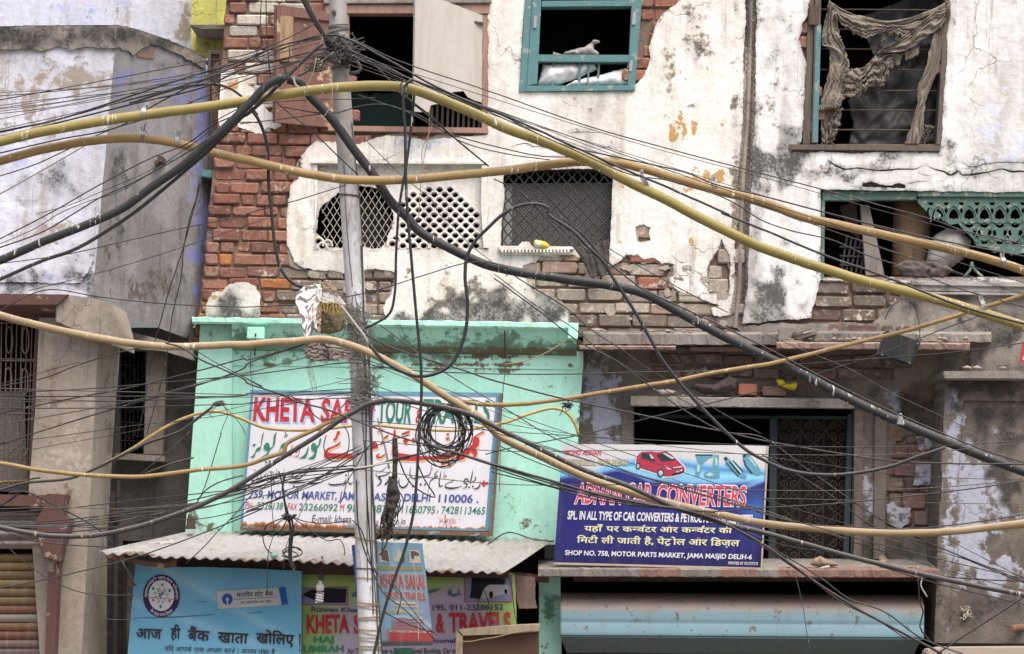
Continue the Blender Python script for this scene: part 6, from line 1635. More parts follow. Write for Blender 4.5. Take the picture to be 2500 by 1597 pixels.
# ================================================================== CABLES
YEL1 = cablem('olive_yellow_sheath', (.275, .225, .07), (.40, .32, .17), .8, .5)
YEL2 = cablem('mustard_sheath', (.30, .20, .08), (.40, .29, .17), .8, .5)
YEL3 = cablem('dusty_tan_sheath', (.32, .235, .13), (.46, .37, .26), .7, .55)
YEL4 = cablem('thin_yellow_sheath', (.42, .31, .11), (.48, .38, .2), .3, .5)
BLK1 = cablem('heavy_black_sheath', (.03, .03, .032), (.13, .12, .11), .8, .5)
BLK2 = cablem('dusty_black_sheath', (.05, .046, .044), (.2, .18, .16), .5, .6)
names = {}
def cable(spec, r, m, y, label, y2=None, group=None, name='cable', sides=8, step=10):
    q_ = [p[:2] for p in T(spec)]
    for _ in range(2):          # carry cables that leave the view on to their next support
        (x0, y0), (x1, y1) = q_[0], q_[1]
        if not (-4 < x0 < 2504 and -4 < y0 < 1601):
            k_ = 900 / max(1, math.hypot(x0 - x1, y0 - y1))
            q_ = [(x0 + (x0 - x1) * k_, y0 + (y0 - y1) * k_ * .8)] + q_
        q_ = q_[::-1]
    g = ptube(q_, r, y, sides, step, y2)
    o = part(name, g, m, None, smooth=True)
    tag(o, label, 'cable' if name == 'cable' else 'wire', group)
    return o
def clampg(px, py, ang, r, y):
    """galvanised strap clamp across a cable"""
    ca, sa = math.cos(ang), math.sin(ang)
    g = []
    R = (r + 1.2) * S(y)
    c = P(px, py, y)
    n = 14
    ax = Vector((ca, 0, -sa))
    up = Vector((sa, 0, ca))
    ws = 5.0 * S(y)
    vs, fs = [], []
    for i in range(n + 1):
        a = 2 * math.pi * i / n
        for s_, rr in ((-1, R), (1, R), (1, R + .004), (-1, R + .004)):
            vs.append(c + ax * ws * s_ + (up * math.cos(a) + Vector((0, -1, 0)) * math.sin(a)) * rr)
    for i in range(n):
        for j in range(4):
            a, b = i * 4 + j, i * 4 + (j + 1) % 4
            fs.append((a, b, b + 4, a + 4))
    g.append((vs, fs))
    # ears
    e0 = c + up * R
    q = []
    for dx, dz in ((-1, 0), (1, 0), (1, 1), (-1, 1)):
        q.append(e0 + ax * (ws * dx + dz * 5 * S(y)) + up * (dz * 15 * S(y) - .004))
    for oy in (-.012, .008): g.append((q + [v + Vector((0, .004, 0)) for v in q] and [v + Vector((0, oy, 0)) for v in q] + [v + Vector((0, oy + .004, 0)) for v in q], [(0, 1, 2, 3), (7, 6, 5, 4)] + [(i, (i + 1) % 4, 4 + (i + 1) % 4, 4 + i) for i in range(4)]))
    m_ = (q[2] + q[3]) / 2 - up * 5 * S(y)
    g.append(tube3([m_ + Vector((0, -.03, 0)), m_ + Vector((0, .03, 0))], .006, 6))
    return fix_normals(join(*g))
c1 = cable("a1 -60,1000 0,985 250,925 600,860 1000,800 1500,735 a2 0,702 400,636 700,605 950,597 1130,614 1350,690 1600,795 1823,898 a3 300,985 620,1120 900,1265 1200,1410 b3 1345,10 1560,118 1823,240 b4 300,345 700,470 1100,570 1400,655 1823,790 1950,840", 12.6, YEL1, -2.35, 'thickest olive yellow cable arching over the pole just under the wide window', sides=14)
for px, py, an in ((351, 277, .13), (1573, 441, -.5), (2400, 745, -.42)): part('clamp', clampg(px, py, an, 12.6, -2.35), STEEL, c1)
part('wire_tie', join(ptube([(984, 198), (978, 208), (982, 228), (992, 236), (996, 220), (990, 200), (984, 198)], 2, -2.42, 5, 5)), WIREG, c1)
c2 = cable("a1 -60,1135 0,1120 300,1040 600,985 950,962 1200,990 1400,1040 1700,1112 a2 0,1112 300,1182 600,1237 850,1255 1100,1250 1400,1225 1823,1185 a3 300,1152 500,1130 800,1130 1000,1175 1250,1250 1500,1322 a4 0,1402 b4 270,25 600,97 900,165 1200,227 1500,300 1700,358 1823,402 1950,450", 11, YEL2, -2.25, 'mustard yellow cable sagging below the wide window and crossing the cusped grille', sides=14)
for px, py, an in ((434, 345, -.1), (1744, 454, -.28), (2450, 640, -.35)): part('clamp', clampg(px, py, an, 11, -2.25), STEEL, c2)
part('wire_tie', join(ptube([(346, 328), (344, 340), (350, 350)], 1.4, -2.31, 5, 5), ptube([(352, 328), (350, 340), (354, 350)], 1.4, -2.31, 5, 5), ptube([(344, 310), (348, 322), (356, 300), (352, 314), (362, 326)], .9, -2.31, 4, 5)), WIREG, c2)
cable("b1 -60,690 0,710 300,790 700,872 1000,917 1250,930 1600,916 b2 0,915 300,893 550,880 700,910 900,990 1150,1120 1400,1280 1650,1440 c3 0,22 300,170 600,310 900,412 1200,492 1500,562 c4 0,627 400,667 800,695 1200,692 1500,667 1823,627 1950,610", 9.2, YEL3, -2.3, 'dusty tan cable passing under the plastic bag and across both signboards', sides=12)
cable("c4 -40,640 400,672 800,706 1200,706 1500,675 1823,650 1950,640", 5, YEL3, -2.26, 'short tan cable running alongside the thicker tan one near the grey pier', sides=8)
cable("b2 940,1010 1050,1065 1200,1160 1400,1275 1500,1312 1823,1335 b3 400,1300 800,1235 1200,1170 1600,1090 b4 0,1058 200,1015 600,915 1000,820 1400,700 1823,570 1950,530", 5.2, YEL2, -2.2, 'mustard cable rising from the pole to the upper right, behind the black box')
cable("c1 -60,200 0,210 300,262 700,300 1000,302 1400,255 c2 0,225 150,172 270,127 z1 830,1040 1350,760 1900,480", 5.2, YEL2, -2.15, 'mustard cable dipping at the left and climbing beside the white signboard to the pole')
cable("c1 -60,352 0,345 350,320 600,265 900,122 b1 1070,1538 1250,1440 1480,1378 1650,1420 1823,1490 px 700,1050 778,1049 855,1040 919,1038 970,1043 1059,1051 1134,1049 1171,1043 1240,1030 b3 200,1402 380,1358 460,1385 520,1460 550,1545", 3.8, YEL4, -1.0, 'thin bright yellow cable looping across the white signboard', y2=-.6)
cable("c1 -60,420 0,400 200,345 500,312 800,182 1000,80 1250,-10 b1 1360,1440 1480,1345", 3.4, BLK2, -1.9, 'dusty black cable beside the thin yellow one at the left')
# heavy black
b1 = cable("b1 -60,350 0,330 300,200 600,82 a1 px 300,508 363,462 452,400 498,358 550,311 613,249 655,206 692,188", 10.5, BLK1, -2.45, 'heavy black cable climbing from the left edge to the pole', sides=14)
b2_ = cable("a2 290,555 360,570 450,670 600,830 760,1050 900,1232 1000,1390 1130,1520 b2 1200,122 1450,262 1650,352 b3 0,385 300,440 800,512 1000,560 1300,720 1600,880 b4 0,987 300,1130 600,1290 900,1430 1150,1535 c4 1450,130 1823,272 1950,320", 11.2, BLK1, -2.15, 'heavy black cable running from the pole down to the right over the white house', sides=14)
part('end_ring', ring(0, 0, 1) if False else ptube([(715, 188), (718, 196), (722, 208), (730, 213)], 3, -2.22, 6, 4), WIREW, b2_)
part('joint_band', ptube([(2194, 1010), (2198, 1022), (2196, 1036)], 7, -2.21, 8, 4), STEEL, b2_)
cable("b1 -60,490 0,462 300,330 500,262 700,152 930,0 a1 1200,1262 1400,1092 1500,1000 1700,802 a2 0,800 120,700 300,520 420,400 540,300", 4.6, BLK2, -2.4, 'medium black cable hugging the underside of the heavy left cable')
cable("c1 -60,640 0,655 250,705 450,720 700,708 1000,640 1300,540 1500,452 1700,342 c2 0,335 200,205 350,110 px 764,1071 841,1019 866,1005 891,989 919,981 955,978 1029,985 1090,996 1149,1012 1194,1034 1240,1058 c3 150,45 300,122 600,262 900,372 1200,510 1500,612 c4 0,690 300,772 700,882 1200,1002 1823,1127 1950,1150", 6, BLK2, -2.38, 'medium black cable wrapping the pole in front of the white signboard')
cable("a2 -60,745 0,742 60,790 110,880 150,1020 160,1300 b2 180,0 200,200 250,400 330,490 392,517", 4.0, BLK1, -2.2, 'black cable hanging over the bare brick down to the plastic bag')
cable("a1 900,720 1200,625 1400,588 1500,586 1600,615 1700,690 1790,800", 3.2, BLK1, -2.2, 'black cable curling over between the yellow cables and the brick corner')
cable("a2 1160,548 1105,600 1095,720 1108,900 1112,1200 b2 1125,0 1150,300 1190,750 1215,1000 1222,1250 c2 1205,0 1190,300 1165,560 1100,830 1020,1050 940,1320 890,1545", 3.6, BLK1, -2.5, 'long black cable hanging from the top yellow cable to the foot of the pole')
cable("a2 1178,590 1160,800 1130,1050 1108,1200 1080,1350 b2 1060,30 1045,300 1036,560 1000,700 900,770 835,800", 3.2, BLK1, -2.28, 'black cable hanging beside the long one and turning back to the pole')
cable("b2 860,915 950,1020 1100,1108 1220,1136 1340,1110 1430,1050 1500,920 1535,780 1541,600 1525,450 1540,300 1600,190 1700,90 a3 0,1508 100,1442 250,1418 340,1455 b3 330,0 500,120 620,240 720,340 800,470 880,590 960,720 1050,880 1130,1020 1260,1190 1400,1350 1590,1538 c3 1720,122 c4 0,180 150,250 400,290 650,280 900,230 1100,160 1270,105", 4.2, BLK1, -2.48, 'black cable making a big hanging loop right of the pole, then running down right')
# coil
coil = []
rs = random.Random(12)
for i in range(26):
    cx, cy = 1086 + rs.gauss(0, 7), 1054 + rs.gauss(0, 5)
    rx, ry = rs.uniform(34, 62), rs.uniform(44, 74)
    cy += ry - 60
    a0 = rs.uniform(0, 6.28)
    pts = [(cx + rx * (1 + .04 * math.sin(3 * t + a0)) * math.cos(t), cy + ry * (1 + .04 * math.sin(2 * t + a0)) * math.sin(t)) for t in np.linspace(a0, a0 + 6.28 * rs.uniform(.9, 1.15), 22)]
    yb = -2.30 + rs.uniform(-.07, .05)
    coil.append(ptube(pts, rs.choice((.9, 1.0, 1.2, 2.0)), lambda s, yb=yb: yb + .03 * math.sin(s * 6.28), 5, 9))
o = part('cable_coil', join(*coil), WIREB, None, smooth=True)
tag(o, 'round hank of coiled black wire hanging in front of the white signboard', 'cable coil')

W = []   # name, spec, radius, material, depth, label
def w_(spec, r, y, label, m=None): W.append((spec, r, m or WIREB, y, label))
# upper left, converging on the pole head
w_("a1 -60,705 0,695 800,545 1400,430 1700,382 a2 110,340 300,262 480,165", 1.7, -2.3, 'topmost thin wire from the left edge, crossing the parapet house to the pole head')
w_("a1 -60,930 0,915 400,832 750,722 1200,570 1709,415 a2 150,350 300,300 540,245", 3.0, -2.36, 'thicker black wire just above the olive yellow cable at the left')
w_("a1 -60,932 0,922 500,806 900,692 1400,560 a2 0,432 300,322 560,262", 1.8, -2.32, 'thin wire bundled directly beneath the thicker black one at the left')
w_("a1 -60,962 0,950 450,842 1000,705 1400,612 a2 0,475 300,400 560,332", 2.6, -2.3, 'black wire resting along the top of the olive yellow cable at the left')
w_("a1 0,900 500,790 1000,672 1400,555 a2 0,475 250,345 520,240", 1.3, -2.28, 'faint thin wire over the parapet house between two thicker black wires')
w_("a1 -60,1080 0,1065 400,972 830,880 1020,762 1300,612 1550,500 1709,435 a2 200,330 520,262", 2.3, -2.15, 'wire passing between the two yellow cables at the left, then rising to the pole')
w_("a1 -60,1245 0,1225 250,1142 450,1050 760,905 1100,800 1500,642 1709,555 a2 200,480 420,410 590,345", 1.8, -2.12, 'wire that dives under the mustard cable at the left and climbs to the pole head')
w_("a1 -60,1375 0,1348 300,1182 600,1008", 1.8, -2.05, 'rust brown wire rising from the left edge to the mustard cable', WIRET)
w_("b1 -60,210 0,180 350,0 a1 700,1282 1050,1100 1300,1000 1500,860 1709,790 a2 0,800 120,690 300,500", 2.0, -2.3, 'straight wire above the heavy black cable, from left edge to brick corner')
w_("b1 -60,262 0,240 300,130 520,0 a1 700,1372 900,1282 1300,1062 1500,930", 2.2, -2.5, 'wire lying closest along the top of the heavy black cable')
w_("b1 0,215 240,110 420,0 a1 600,1405 850,1322 1250,1062 1480,900", 1.2, -2.28, 'fine wire squeezed between straight wires over the parapet house')
w_("a1 250,1490 500,1420 700,1335 900,1252 1200,1110", 1.1, -2.26, 'shortest fine wire over the mouldy lilac wall')
w_("b1 -60,360 0,352 450,290 900,190 1250,110 1600,40 1750,8 a2 0,1490 350,1395 700,1285", 1.5, -2.1, 'thin sagging wire from the left edge across the bare brick to the pole')
w_("b1 200,540 600,440 1000,325 1400,195 1823,50", 1.2, -2.05, 'fine wire crossing the splayed grey wall and brick above the cornice')
w_("b1 -60,705 0,680 200,572 350,533 700,585 1150,632 1709,655 b2 0,655 355,640", 1.7, -2.1, 'wire kinked over the brown canopy, running level to the plastic bag')
w_("b1 -60,1220 0,1205 300,1150 550,1055 850,965 1130,905", 1.8, -2.2, 'wire rising over the tan column to the dusty tan cable')
w_("b1 0,1190 120,1160 300,1105 560,1035", 1.1, -2.22, 'fine wire over the iron gate, just above a parallel wire')
w_("b1 -60,1248 0,1245 400,1235 900,1200 1400,1155 1709,1130 b2 0,1130 400,1078 700,1042 850,1050", 1.7, -2.18, 'wire sagging from the gate to the pole below the plastic bag')
w_("b1 -60,1275 0,1275 1000,1275 1709,1266 b2 0,1260 280,1266 400,1320 480,1410 540,1440 700,1400", 1.8, -2.16, 'level wire across the tan column that bends down at the word on the signboard')
w_("b1 -60,1415 0,1395 500,1290 900,1215 1400,1092 1709,1015 b2 0,1022 400,912", 2.2, -2.14, 'upper of two close wires rising over the green pilaster under the tan cable')
w_("b1 -60,1362 0,1360 800,1355 1400,1336 1709,1326 b2 0,1325 350,1300 730,1286", 1.6, -2.15, 'level wire crossing the top of the red signboard lettering')
w_("b1 -60,1480 0,1470 500,1385 1000,1290 1400,1185 1709,1120 b2 0,1120 300,1035 600,960", 1.6, -2.13, 'pale speckled wire rising from the gate to the bottom of the bag', WIREG)
w_("b1 0,1610 220,1538 800,1360 1300,1222 1709,1070 b2 0,1058 400,916", 2.2, -2.12, 'lower of two close wires rising over the green pilaster under the tan cable')
w_("b1 300,1510 700,1390 1100,1262 1500,1150 1823,1090", 1.1, -2.1, 'fine wire over the barred recess window toward the green wall')
w_("b1 1150,905 1250,930 1400,1022 1560,1092 1709,1165 b2 0,1175 300,1282 px 714,977 792,998 848,1019 919,1046 964,1063 1015,1079 1059,1091 1119,1107 1194,1130 c3 0,240 300,335 600,425 1000,505 1500,552", 2.6, -2.44, 'long wire falling from the tan cable across the whole white signboard')
w_("b1 1350,950 1500,1040 1823,1205 b2 0,1150 150,1230 320,1300", 1.3, -2.1, 'fine wire beside the long falling one, over the green pilaster')
w_("px 490,440 484,470 b1 1340,0 1272,250 1170,560 1120,740 1060,960 1010,1300 960,1538", 1.7, -1.2, 'left of two wires dropping down the blue streaked side wall')
w_("px 486,440 478,490 b1 1330,0 1276,255 1262,430 1200,705 1150,1055 1060,1400 1020,1538", 1.7, -1.25, 'right of two wires dropping down the blue streaked side wall')
# left lower
w_("c1 -60,565 0,560 500,520 1000,462 1400,420 1823,362 c2 300,270 700,235", 1.6, -2.0, 'highest of the fan of wires over the brown shutter shop')
w_("c1 -60,628 0,630 500,600 1000,532 1400,452 1823,338 c2 300,290 750,246", 1.8, -2.02, 'second wire of the fan over the brown shutter shop')
w_("c1 -60,638 0,640 600,642 1100,560 1500,462 1823,372", 2.0, -2.04, 'third wire of the fan, paler with bird lime', WIREG)
w_("c1 -60,665 0,672 300,692 800,652 1300,505 1700,405 c2 60,330 400,262 760,225", 1.9, -2.06, 'fourth wire of the fan, just above the medium black cable')
w_("c1 60,420 170,408 400,512 700,682 800,792", 2.6, -1.8, 'black wire dropping from the brown fascia to the tin awning corner')
w_("c1 -60,680 0,740 150,880 350,1022 550,1105 700,1127 930,1130", 1.6, -1.7, 'wire drooping in front of the yellow striped shutter')
w_("c1 -40,660 0,672 250,752 500,780 800,797", 1.7, -1.75, 'slack wire below the fan, ending at the awning corner')
w_("c1 -60,1092 0,1080 400,1000 850,890 1100,812 1500,662 1823,525 c2 0,550 300,430 560,290 760,170 900,60", 1.9, -2.1, 'long wire rising from the shutter across the awning to the pole')
w_("c1 -20,520 100,440 160,372 200,325 280,312", 2.6, -1.75, 'short looped black wire on the brown fascia')
w_("c1 0,500 70,470 140,420 175,360 230,330", 1.6, -1.72, 'slim wire beside the short looped black one')
w_("c1 1000,285 1200,212 1345,172", 3.0, -1.0, 'short thick wire in the dark gap left of the green shop', BLK2)
w_("c1 960,300 1080,200 1200,100 1320,-10", 1.3, -1.0, 'fine wire slanting through the dark gap left of the green shop', WIREG)
w_("c1 1375,470 1410,420 1470,370 1560,330 1692,295", 2.0, -1.0, 'curved black wire reaching the left edge of the white signboard')
w_("c1 1300,625 1312,570 1400,430 1540,0", 1.5, -.9, 'thin wire running down the green pilaster')
w_("c1 845,890 880,950 905,1000 940,1062", 3.8, -1.2, 'stub of thick black cable beside the blue banner corner', BLK1)
w_("c1 1290,912 1420,790 1500,702 1640,560 1740,440", 1.5, -1.6, 'wire climbing steeply over the tin awning at the left')
w_("c1 200,1050 500,1100 720,1125 930,1135 1240,1160", 1.1, -1.1, 'faint broken wire across the blue banner emblem', WIREG)
w_("c1 230,1150 500,1230 760,1297 930,1295", 1.1, -1.1, 'faint drooping wire below the emblem at the column', WIREG)
# right of the pole, upper
w_("a2 560,250 620,243 750,290 1000,422 1400,642 1823,812 a3 500,1012 800,1150 1000,1232 1300,1362 1600,1500 b3 1540,0 1823,112 b4 400,280 850,440 1400,652 1823,772", 3.6, -2.46, 'thickest black wire running along the olive yellow cable to the right')
w_("a2 640,240 800,300 1000,398 1250,490 1500,570 a3 0,660 600,872 1200,1042 1823,1207 a4 400,1312 800,1422 1200,1532 b4 1400,122 1823,217 1950,250", 1.9, -2.3, 'straight wire crossing the white wall under the teal window')
w_("a2 700,340 950,450 1150,552 1400,662 a3 0,795 400,992 800,1090 1000,1132 1300,1202 1500,1282 1823,1362 b4 500,12 900,112 1300,202 1823,302 1950,330", 2.4, -2.34, 'black wire lying along the mustard cable toward the green lattice')
w_("a2 720,380 1000,482 1200,572 1500,690 a3 0,812 500,1035 900,1210 1200,1260 1500,1352 1650,1422 1823,1532 b4 200,122 500,192 700,282 1000,382 1300,502 1600,592 1823,652 1950,690", 2.0, -2.4, 'wire between the yellow cables, then slung below them to the right')
w_("a2 760,400 1020,520 1260,620 1500,735 1823,870 a3 450,1030", 1.6, -2.28, 'fine wire just under the thickest black one at the pole')
w_("a2 720,350 870,432 1000,560 1100,662 1280,802 1420,932 1550,1042 1690,1157", 2.6, -2.2, 'black wire dropping right from the pole and ending on the white plaster')
w_("a2 1060,640 1300,832 1450,960 1550,1038", 2.0, -2.18, 'short wire doubling the one that ends on the white plaster')
w_("a2 240,742 600,790 800,737 980,730 1150,792 1400,922 1823,1040 a3 300,1087 500,1092", 1.9, -2.12, 'wire arched over the pole below the wide window')
w_("a2 780,660 1000,735 1200,800 1500,985 1823,1072 a3 350,1112", 1.7, -2.1, 'wire below the arched one, running under the ledge over the grille')
w_("a2 -40,862 300,822 620,778", 1.6, -2.1, 'thin wire crossing the open red leaf to the pole')
w_("a2 0,735 350,700 700,690 900,680", 1.3, -2.1, 'fine wire just under the olive yellow cable at the pole')
w_("a2 80,570 240,735 480,930 640,1085 780,1215", 1.9, -2.12, 'wire slanting over bare brick behind the pole')
w_("a2 820,960 950,1090 1100,1235 1300,1400 b2 1340,0 1440,90 1570,230 1700,330 1823,440", 1.2, -1.9, 'fine wire slanting across the pierced screen')
w_("a2 110,-60 105,200 150,330 165,500 180,560", 1.4, -1.9, 'left of two thin wires hanging over the white bricks')
w_("a2 140,-60 145,200 155,330 175,600", 1.4, -1.9, 'right of two thin wires hanging over the white bricks')
w_("a2 300,300 305,400 270,480 290,540", 1.7, -2.1, 'short wire hook hanging over the red leaf')
w_("a2 490,400 470,500 440,570 400,640", 1.4, -2.5, 'tan string hanging left of the pole head', WIRET)
w_("a2 600,585 600,700 560,790 520,830", 1.4, -2.5, 'tan string hanging over the heavy black cable', WIRET)
w_("a2 1280,740 1270,950 1240,1100 1215,1300 1200,1538", 1.3, -.3, 'pale string hanging over the pierced screen', WIRET)
w_("a2 1300,860 1275,930 1230,1030 1225,1150", 1.2, -.3, 'knotted pale string on the plaster under the white leaf', WIRET)
w_("a3 -40,1245 150,1340 320,1500 b3 420,100 540,205 640,285", 2.0, -2.3, 'wire slanting over the fish scale grille')
w_("b3 390,0 580,152 700,292 850,422 1000,532 1300,672 1823,922 b4 400,1132 800,1332 1250,1530 c4 1500,102 1823,207 1950,250", 2.4, -2.42, 'wire lying on the heavy black cable down to the grey pier')
w_("b3 640,170 800,272 1100,442 1400,602 1590,692", 1.4, -2.0, 'fine wire over the bare pale bricks')
w_("b3 -40,350 0,372 200,500 450,652 650,822 850,952 1000,1062 1300,1240 1560,1400 1823,1538", 1.7, -2.1, 'middle of three parallel wires slanting over the grey cornice')
w_("b3 -40,455 0,482 300,702 560,902 800,1022 1000,1172 1300,1382 1560,1520 c4 0,30 300,242 600,452 900,642 1250,802 1823,1032 1950,1090", 2.1, -2.3, 'lowest of three parallel wires, carrying on to the lower right corner')
w_("b3 -40,425 0,452 250,642 500,792 700,960 900,1080 1200,1260 1500,1430", 1.4, -2.08, 'topmost of three parallel wires slanting over the grey cornice')
w_("b2 540,614 900,540 1250,430 1540,347 1700,345 1823,382", 1.7, -2.2, 'thin wire from the plastic bag up to the heavy black cable')
w_("b2 880,1062 1220,1100 1500,1112 1823,1121 b3 500,1120 1000,1107 1500,1097 1823,1072 b4 400,1042 1000,997 1400,962 1823,902 1950,885", 1.8, -2.15, 'nearly level wire across the green cornice and the black box')
w_("b2 840,850 1000,930 1200,1000 1500,1090 1680,1152 1823,1192 b3 400,1282 900,1387 1300,1472 1560,1522 c4 0,52 600,152 1000,202 1823,217 1950,217", 2.5, -2.26, 'wire falling from the pole to the right below the stone ledge')
w_("b2 930,775 1100,900 1300,1052 1500,1182 1823,1372 b3 330,1540 c3 600,132 900,272 1400,402 1823,532 c4 250,622 600,740", 1.7, -2.14, 'fine pale wire crossing the green wall and the red printed car', WIREG)
w_("c3 -100,150 0,122 300,62 620,2 b3 900,1460 1350,1350 1823,1235 b4 200,1180 400,1115 800,985 1100,872 1300,792 1500,722", 1.7, -2.1, 'wire rising to the right, passing behind the black box')
w_("px 1020,1060 1060,1091 1119,1107 1194,1132 c3 0,232 400,345 700,432 1000,492 1300,542 1500,602 1823,772 c4 230,932 350,1022 700,1242 1000,1402 1250,1535", 4.0, -2.44, 'thickest black wire falling over the blue signboard to the lower right')
w_("c3 -60,240 0,258 400,382 800,452 1200,522 1500,605 c4 100,822 400,1002 600,1150 850,1242 1100,1422 1400,1540", 2.2, -2.42, 'middle wire of the sheaf over the blue signboard')
w_("c3 -60,270 0,286 300,360 700,470 1000,512 1300,545 1600,650 1823,790 c4 300,990 560,1180 800,1300 1000,1430", 1.9, -2.4, 'lowest wire of the sheaf over the blue signboard')
w_("c3 -60,225 0,240 250,320 600,400 950,470 1250,520 1500,545 1823,522 c4 500,492 1000,442 1500,382 1823,332 1950,310", 2.0, -2.38, 'wire leaving the sheaf and rising to the right across the scroll grille')
w_("c3 0,92 200,180 450,280 620,360 800,440", 1.6, -2.36, 'short wire slanting over the corner of the blue signboard')
w_("c4 -40,545 0,560 300,632 600,652 1000,668 1400,632 1823,567 1950,545", 1.9, -2.36, 'wire lying over the tan cable in front of the scroll grille')
w_("c4 0,152 250,292 520,462 700,602 900,702 1200,782 1500,912 1823,1042 1950,1080", 1.9, -2.2, 'fine wire slanting over the scroll grille to the grey pier')
w_("c4 -200,640 0,735 200,792 600,852 900,932 1300,1002 1823,1032 1950,1035", 1.9, -2.18, 'wire just above the medium black cable at the lower right')
w_("c4 700,890 800,920 1200,1042 1823,1192 1950,1225", 2.0, -2.2, 'wire just below the medium black cable at the lower right')
w_("c4 1950,1040 1823,1140 1500,1352 1220,1538 1150,1590", 2.4, -1.6, 'black wire slanting across the foot of the grey pier')
w_("c4 1240,60 1232,160 1248,300 1240,480", 1.7, -.7, 'black wire hanging down beside the grey pier edge')
w_("c4 1085,1008 1100,1182 1122,1242 1100,1352 1190,1470", 2.4, -.7, 'black wire loop hanging at the end of the blue shutter box')
w_("c4 1115,1010 1105,1060 1130,1110 1150,1140", 2.2, -.7, 'pale wire stub hanging under the stone ledge end', WIREW)
w_("c4 230,980 260,1090 290,1232 312,1390 345,1540", 1.2, -.75, 'fine wire hanging over the blue shutter box', WIREG)
w_("c4 1100,660 1330,760 1560,880 1823,1010", 1.3, -2.1, 'fine wire over the flaking lilac wash of the pier', WIREG)
w_("c4 0,455 300,460 640,470 1240,488 1823,495", 1.0, -2.1, 'faint level wire over the scroll grille', WIREG)
w_("px 560,1198 580,1193 679,1162 749,1151 862,1144 920,1134 970,1120 1029,1107 1070,1096", 2.8, -2.34, 'upper black wire across the black Urdu line to the coil')
w_("px 560,1203 580,1198 650,1184 749,1171 806,1158 919,1136 1000,1117", 2.0, -2.33, 'lower thin wire across the black Urdu line')
w_("px 590,1186 680,1168 760,1160 860,1150 940,1132", 1.5, -2.31, 'fine wire between two thicker ones on the black Urdu line')
w_("px 560,1270 580,1261 693,1210 792,1158 870,1110 955,1075 1000,1062", 1.8, -2.32, 'thin wire slanting over the signboard address line')
w_("px 973,1120 992,1165 1015,1192 1062,1214 1037,1172 1018,1128", 2.2, -2.3, 'black wire folded into a hanging point on the signboard')
w_("px 797,1062 790,1090 800,1118 820,1128 842,1116 852,1090 850,1058 840,1040", 1.6, -2.3, 'small round wire loop left of the pole on the signboard')
w_("px 862,1144 900,1139 940,1131 958,1128", 3.0, -2.42, 'pale grey tube crossing the pole over the signboard', WIREW)
w_("px 922,1020 932,1060 942,1100 950,1145", 3.2, -2.15, 'pale grey cable end hanging right of the pole', WIREW)
w_("px 830,1230 838,1214 846,1180 864,1150 890,1100", 1.5, -2.3, 'thin dark wire slanting to the pole by the word in blue')
w_("px 760,1200 740,1240 700,1330 690,1395", 1.0, -2.0, 'hair thin wire over the awning', WIREG)
w_("px 860,1270 880,1290 930,1440 990,1490 1060,1560", 1.8, -2.4, 'wire slanting down over the faded pole sign')
w_("px 870,1170 876,1290 900,1370 922,1404", 2.2, -2.45, 'black wire crossing down the face of the pole')
w_("px 922,1404 950,1424 1000,1480 1040,1530 1062,1546", 1.4, -2.3, 'fine wire from the pole across the red sign letters')
w_("px 935,1492 970,1512 1030,1536 1060,1544", 2.0, -1.9, 'wire slanting over the foot of the faded pole sign')
w_("px 957,1424 980,1450 975,1480 970,1500", 1.4, -1.95, 'thin curved wire on the faded pole sign')
w_("px 1007,1365 1012,1400 1018,1470 1022,1566", 1.7, -1.86, 'white cord hanging down the faded pole sign', WIREW)
w_("px 1240,1400 1250,1440 1254,1480 1262,1520 1268,1534", 1.4, -.8, 'thin black wire hanging over the green banner edge')
w_("px 1160,1495 1180,1440 1204,1530 1203,1540", 1.2, -.8, 'thin black wire over the red banner letters')
w_("px 1190,1330 1240,1300 1300,1316 1352,1322", 2.0, -.5, 'slack wire along the top of the tin awning at the right')
w_("px 1220,1200 1221,1100 1225,990 1236,880 1242,820", 1.2, -.45, 'fine wire down the green wall right of the signboard', WIREG)
w_("px 1230,890 1270,884 1310,872 1360,846 1385,828", 1.7, -.45, 'rusty wire strung under the green cornice', WIRET)
w_("px 618,960 612,900 614,830", 1.1, -.5, 'fine wire from the cornice to the signboard corner', WIREG)
w_("px 2160,780 2176,750 2190,738 2210,728 2230,742 2244,790 2246,826", 1.4, -1.5, 'thin wire bail from which the black box hangs')
w_("b4 0,830 300,960 600,1080 900,1250 1200,1390 1500,1530", 1.2, -2.0, 'fine wire slanting over the broken wall by the pier', WIREG)
w_("a1 1480,850 1650,760 1823,680 a2 160,560 330,490", 1.6, -2.34, 'short wire beside the heavy black cable at the brick corner')
w_("a1 1450,940 1600,862 1750,850 1823,860", 1.6, -2.34, 'short slack wire over the mustard cable at the brick corner')
for spec, r, m, y, label in W: cable(spec, r * .8, m, y, label, name='wire', sides=6, step=12)

# hair-thin wires nobody could tell apart, fanning from the pole
def fan(n, a, b, sag, ysp, r, label, group, seed, m=WIREG):
    rs = random.Random(seed)
    for i in range(n):
        p0 = (rs.uniform(a[0], a[2]), rs.uniform(a[1], a[3]))
        p1 = (rs.uniform(b[0], b[2]), rs.uniform(b[1], b[3]))
        pts = []
        for k_ in range(6):
            t = k_ / 5
            s_ = sag * rs.uniform(.6, 1.3) * 4 * t * (1 - t)
            pts.append('%.1f,%.1f' % (p0[0] + (p1[0] - p0[0]) * t + (rs.uniform(-3, 3) if 0 < k_ < 5 else 0), p0[1] + (p1[1] - p0[1]) * t + s_ + (rs.uniform(-2, 2) if 0 < k_ < 5 else 0)))
        cable('px ' + ' '.join(pts), rs.uniform(.7, 1.2) * r, rs.choice((WIREB, m)), rs.uniform(*ysp), label, group=group, name='wire', sides=5, step=16)
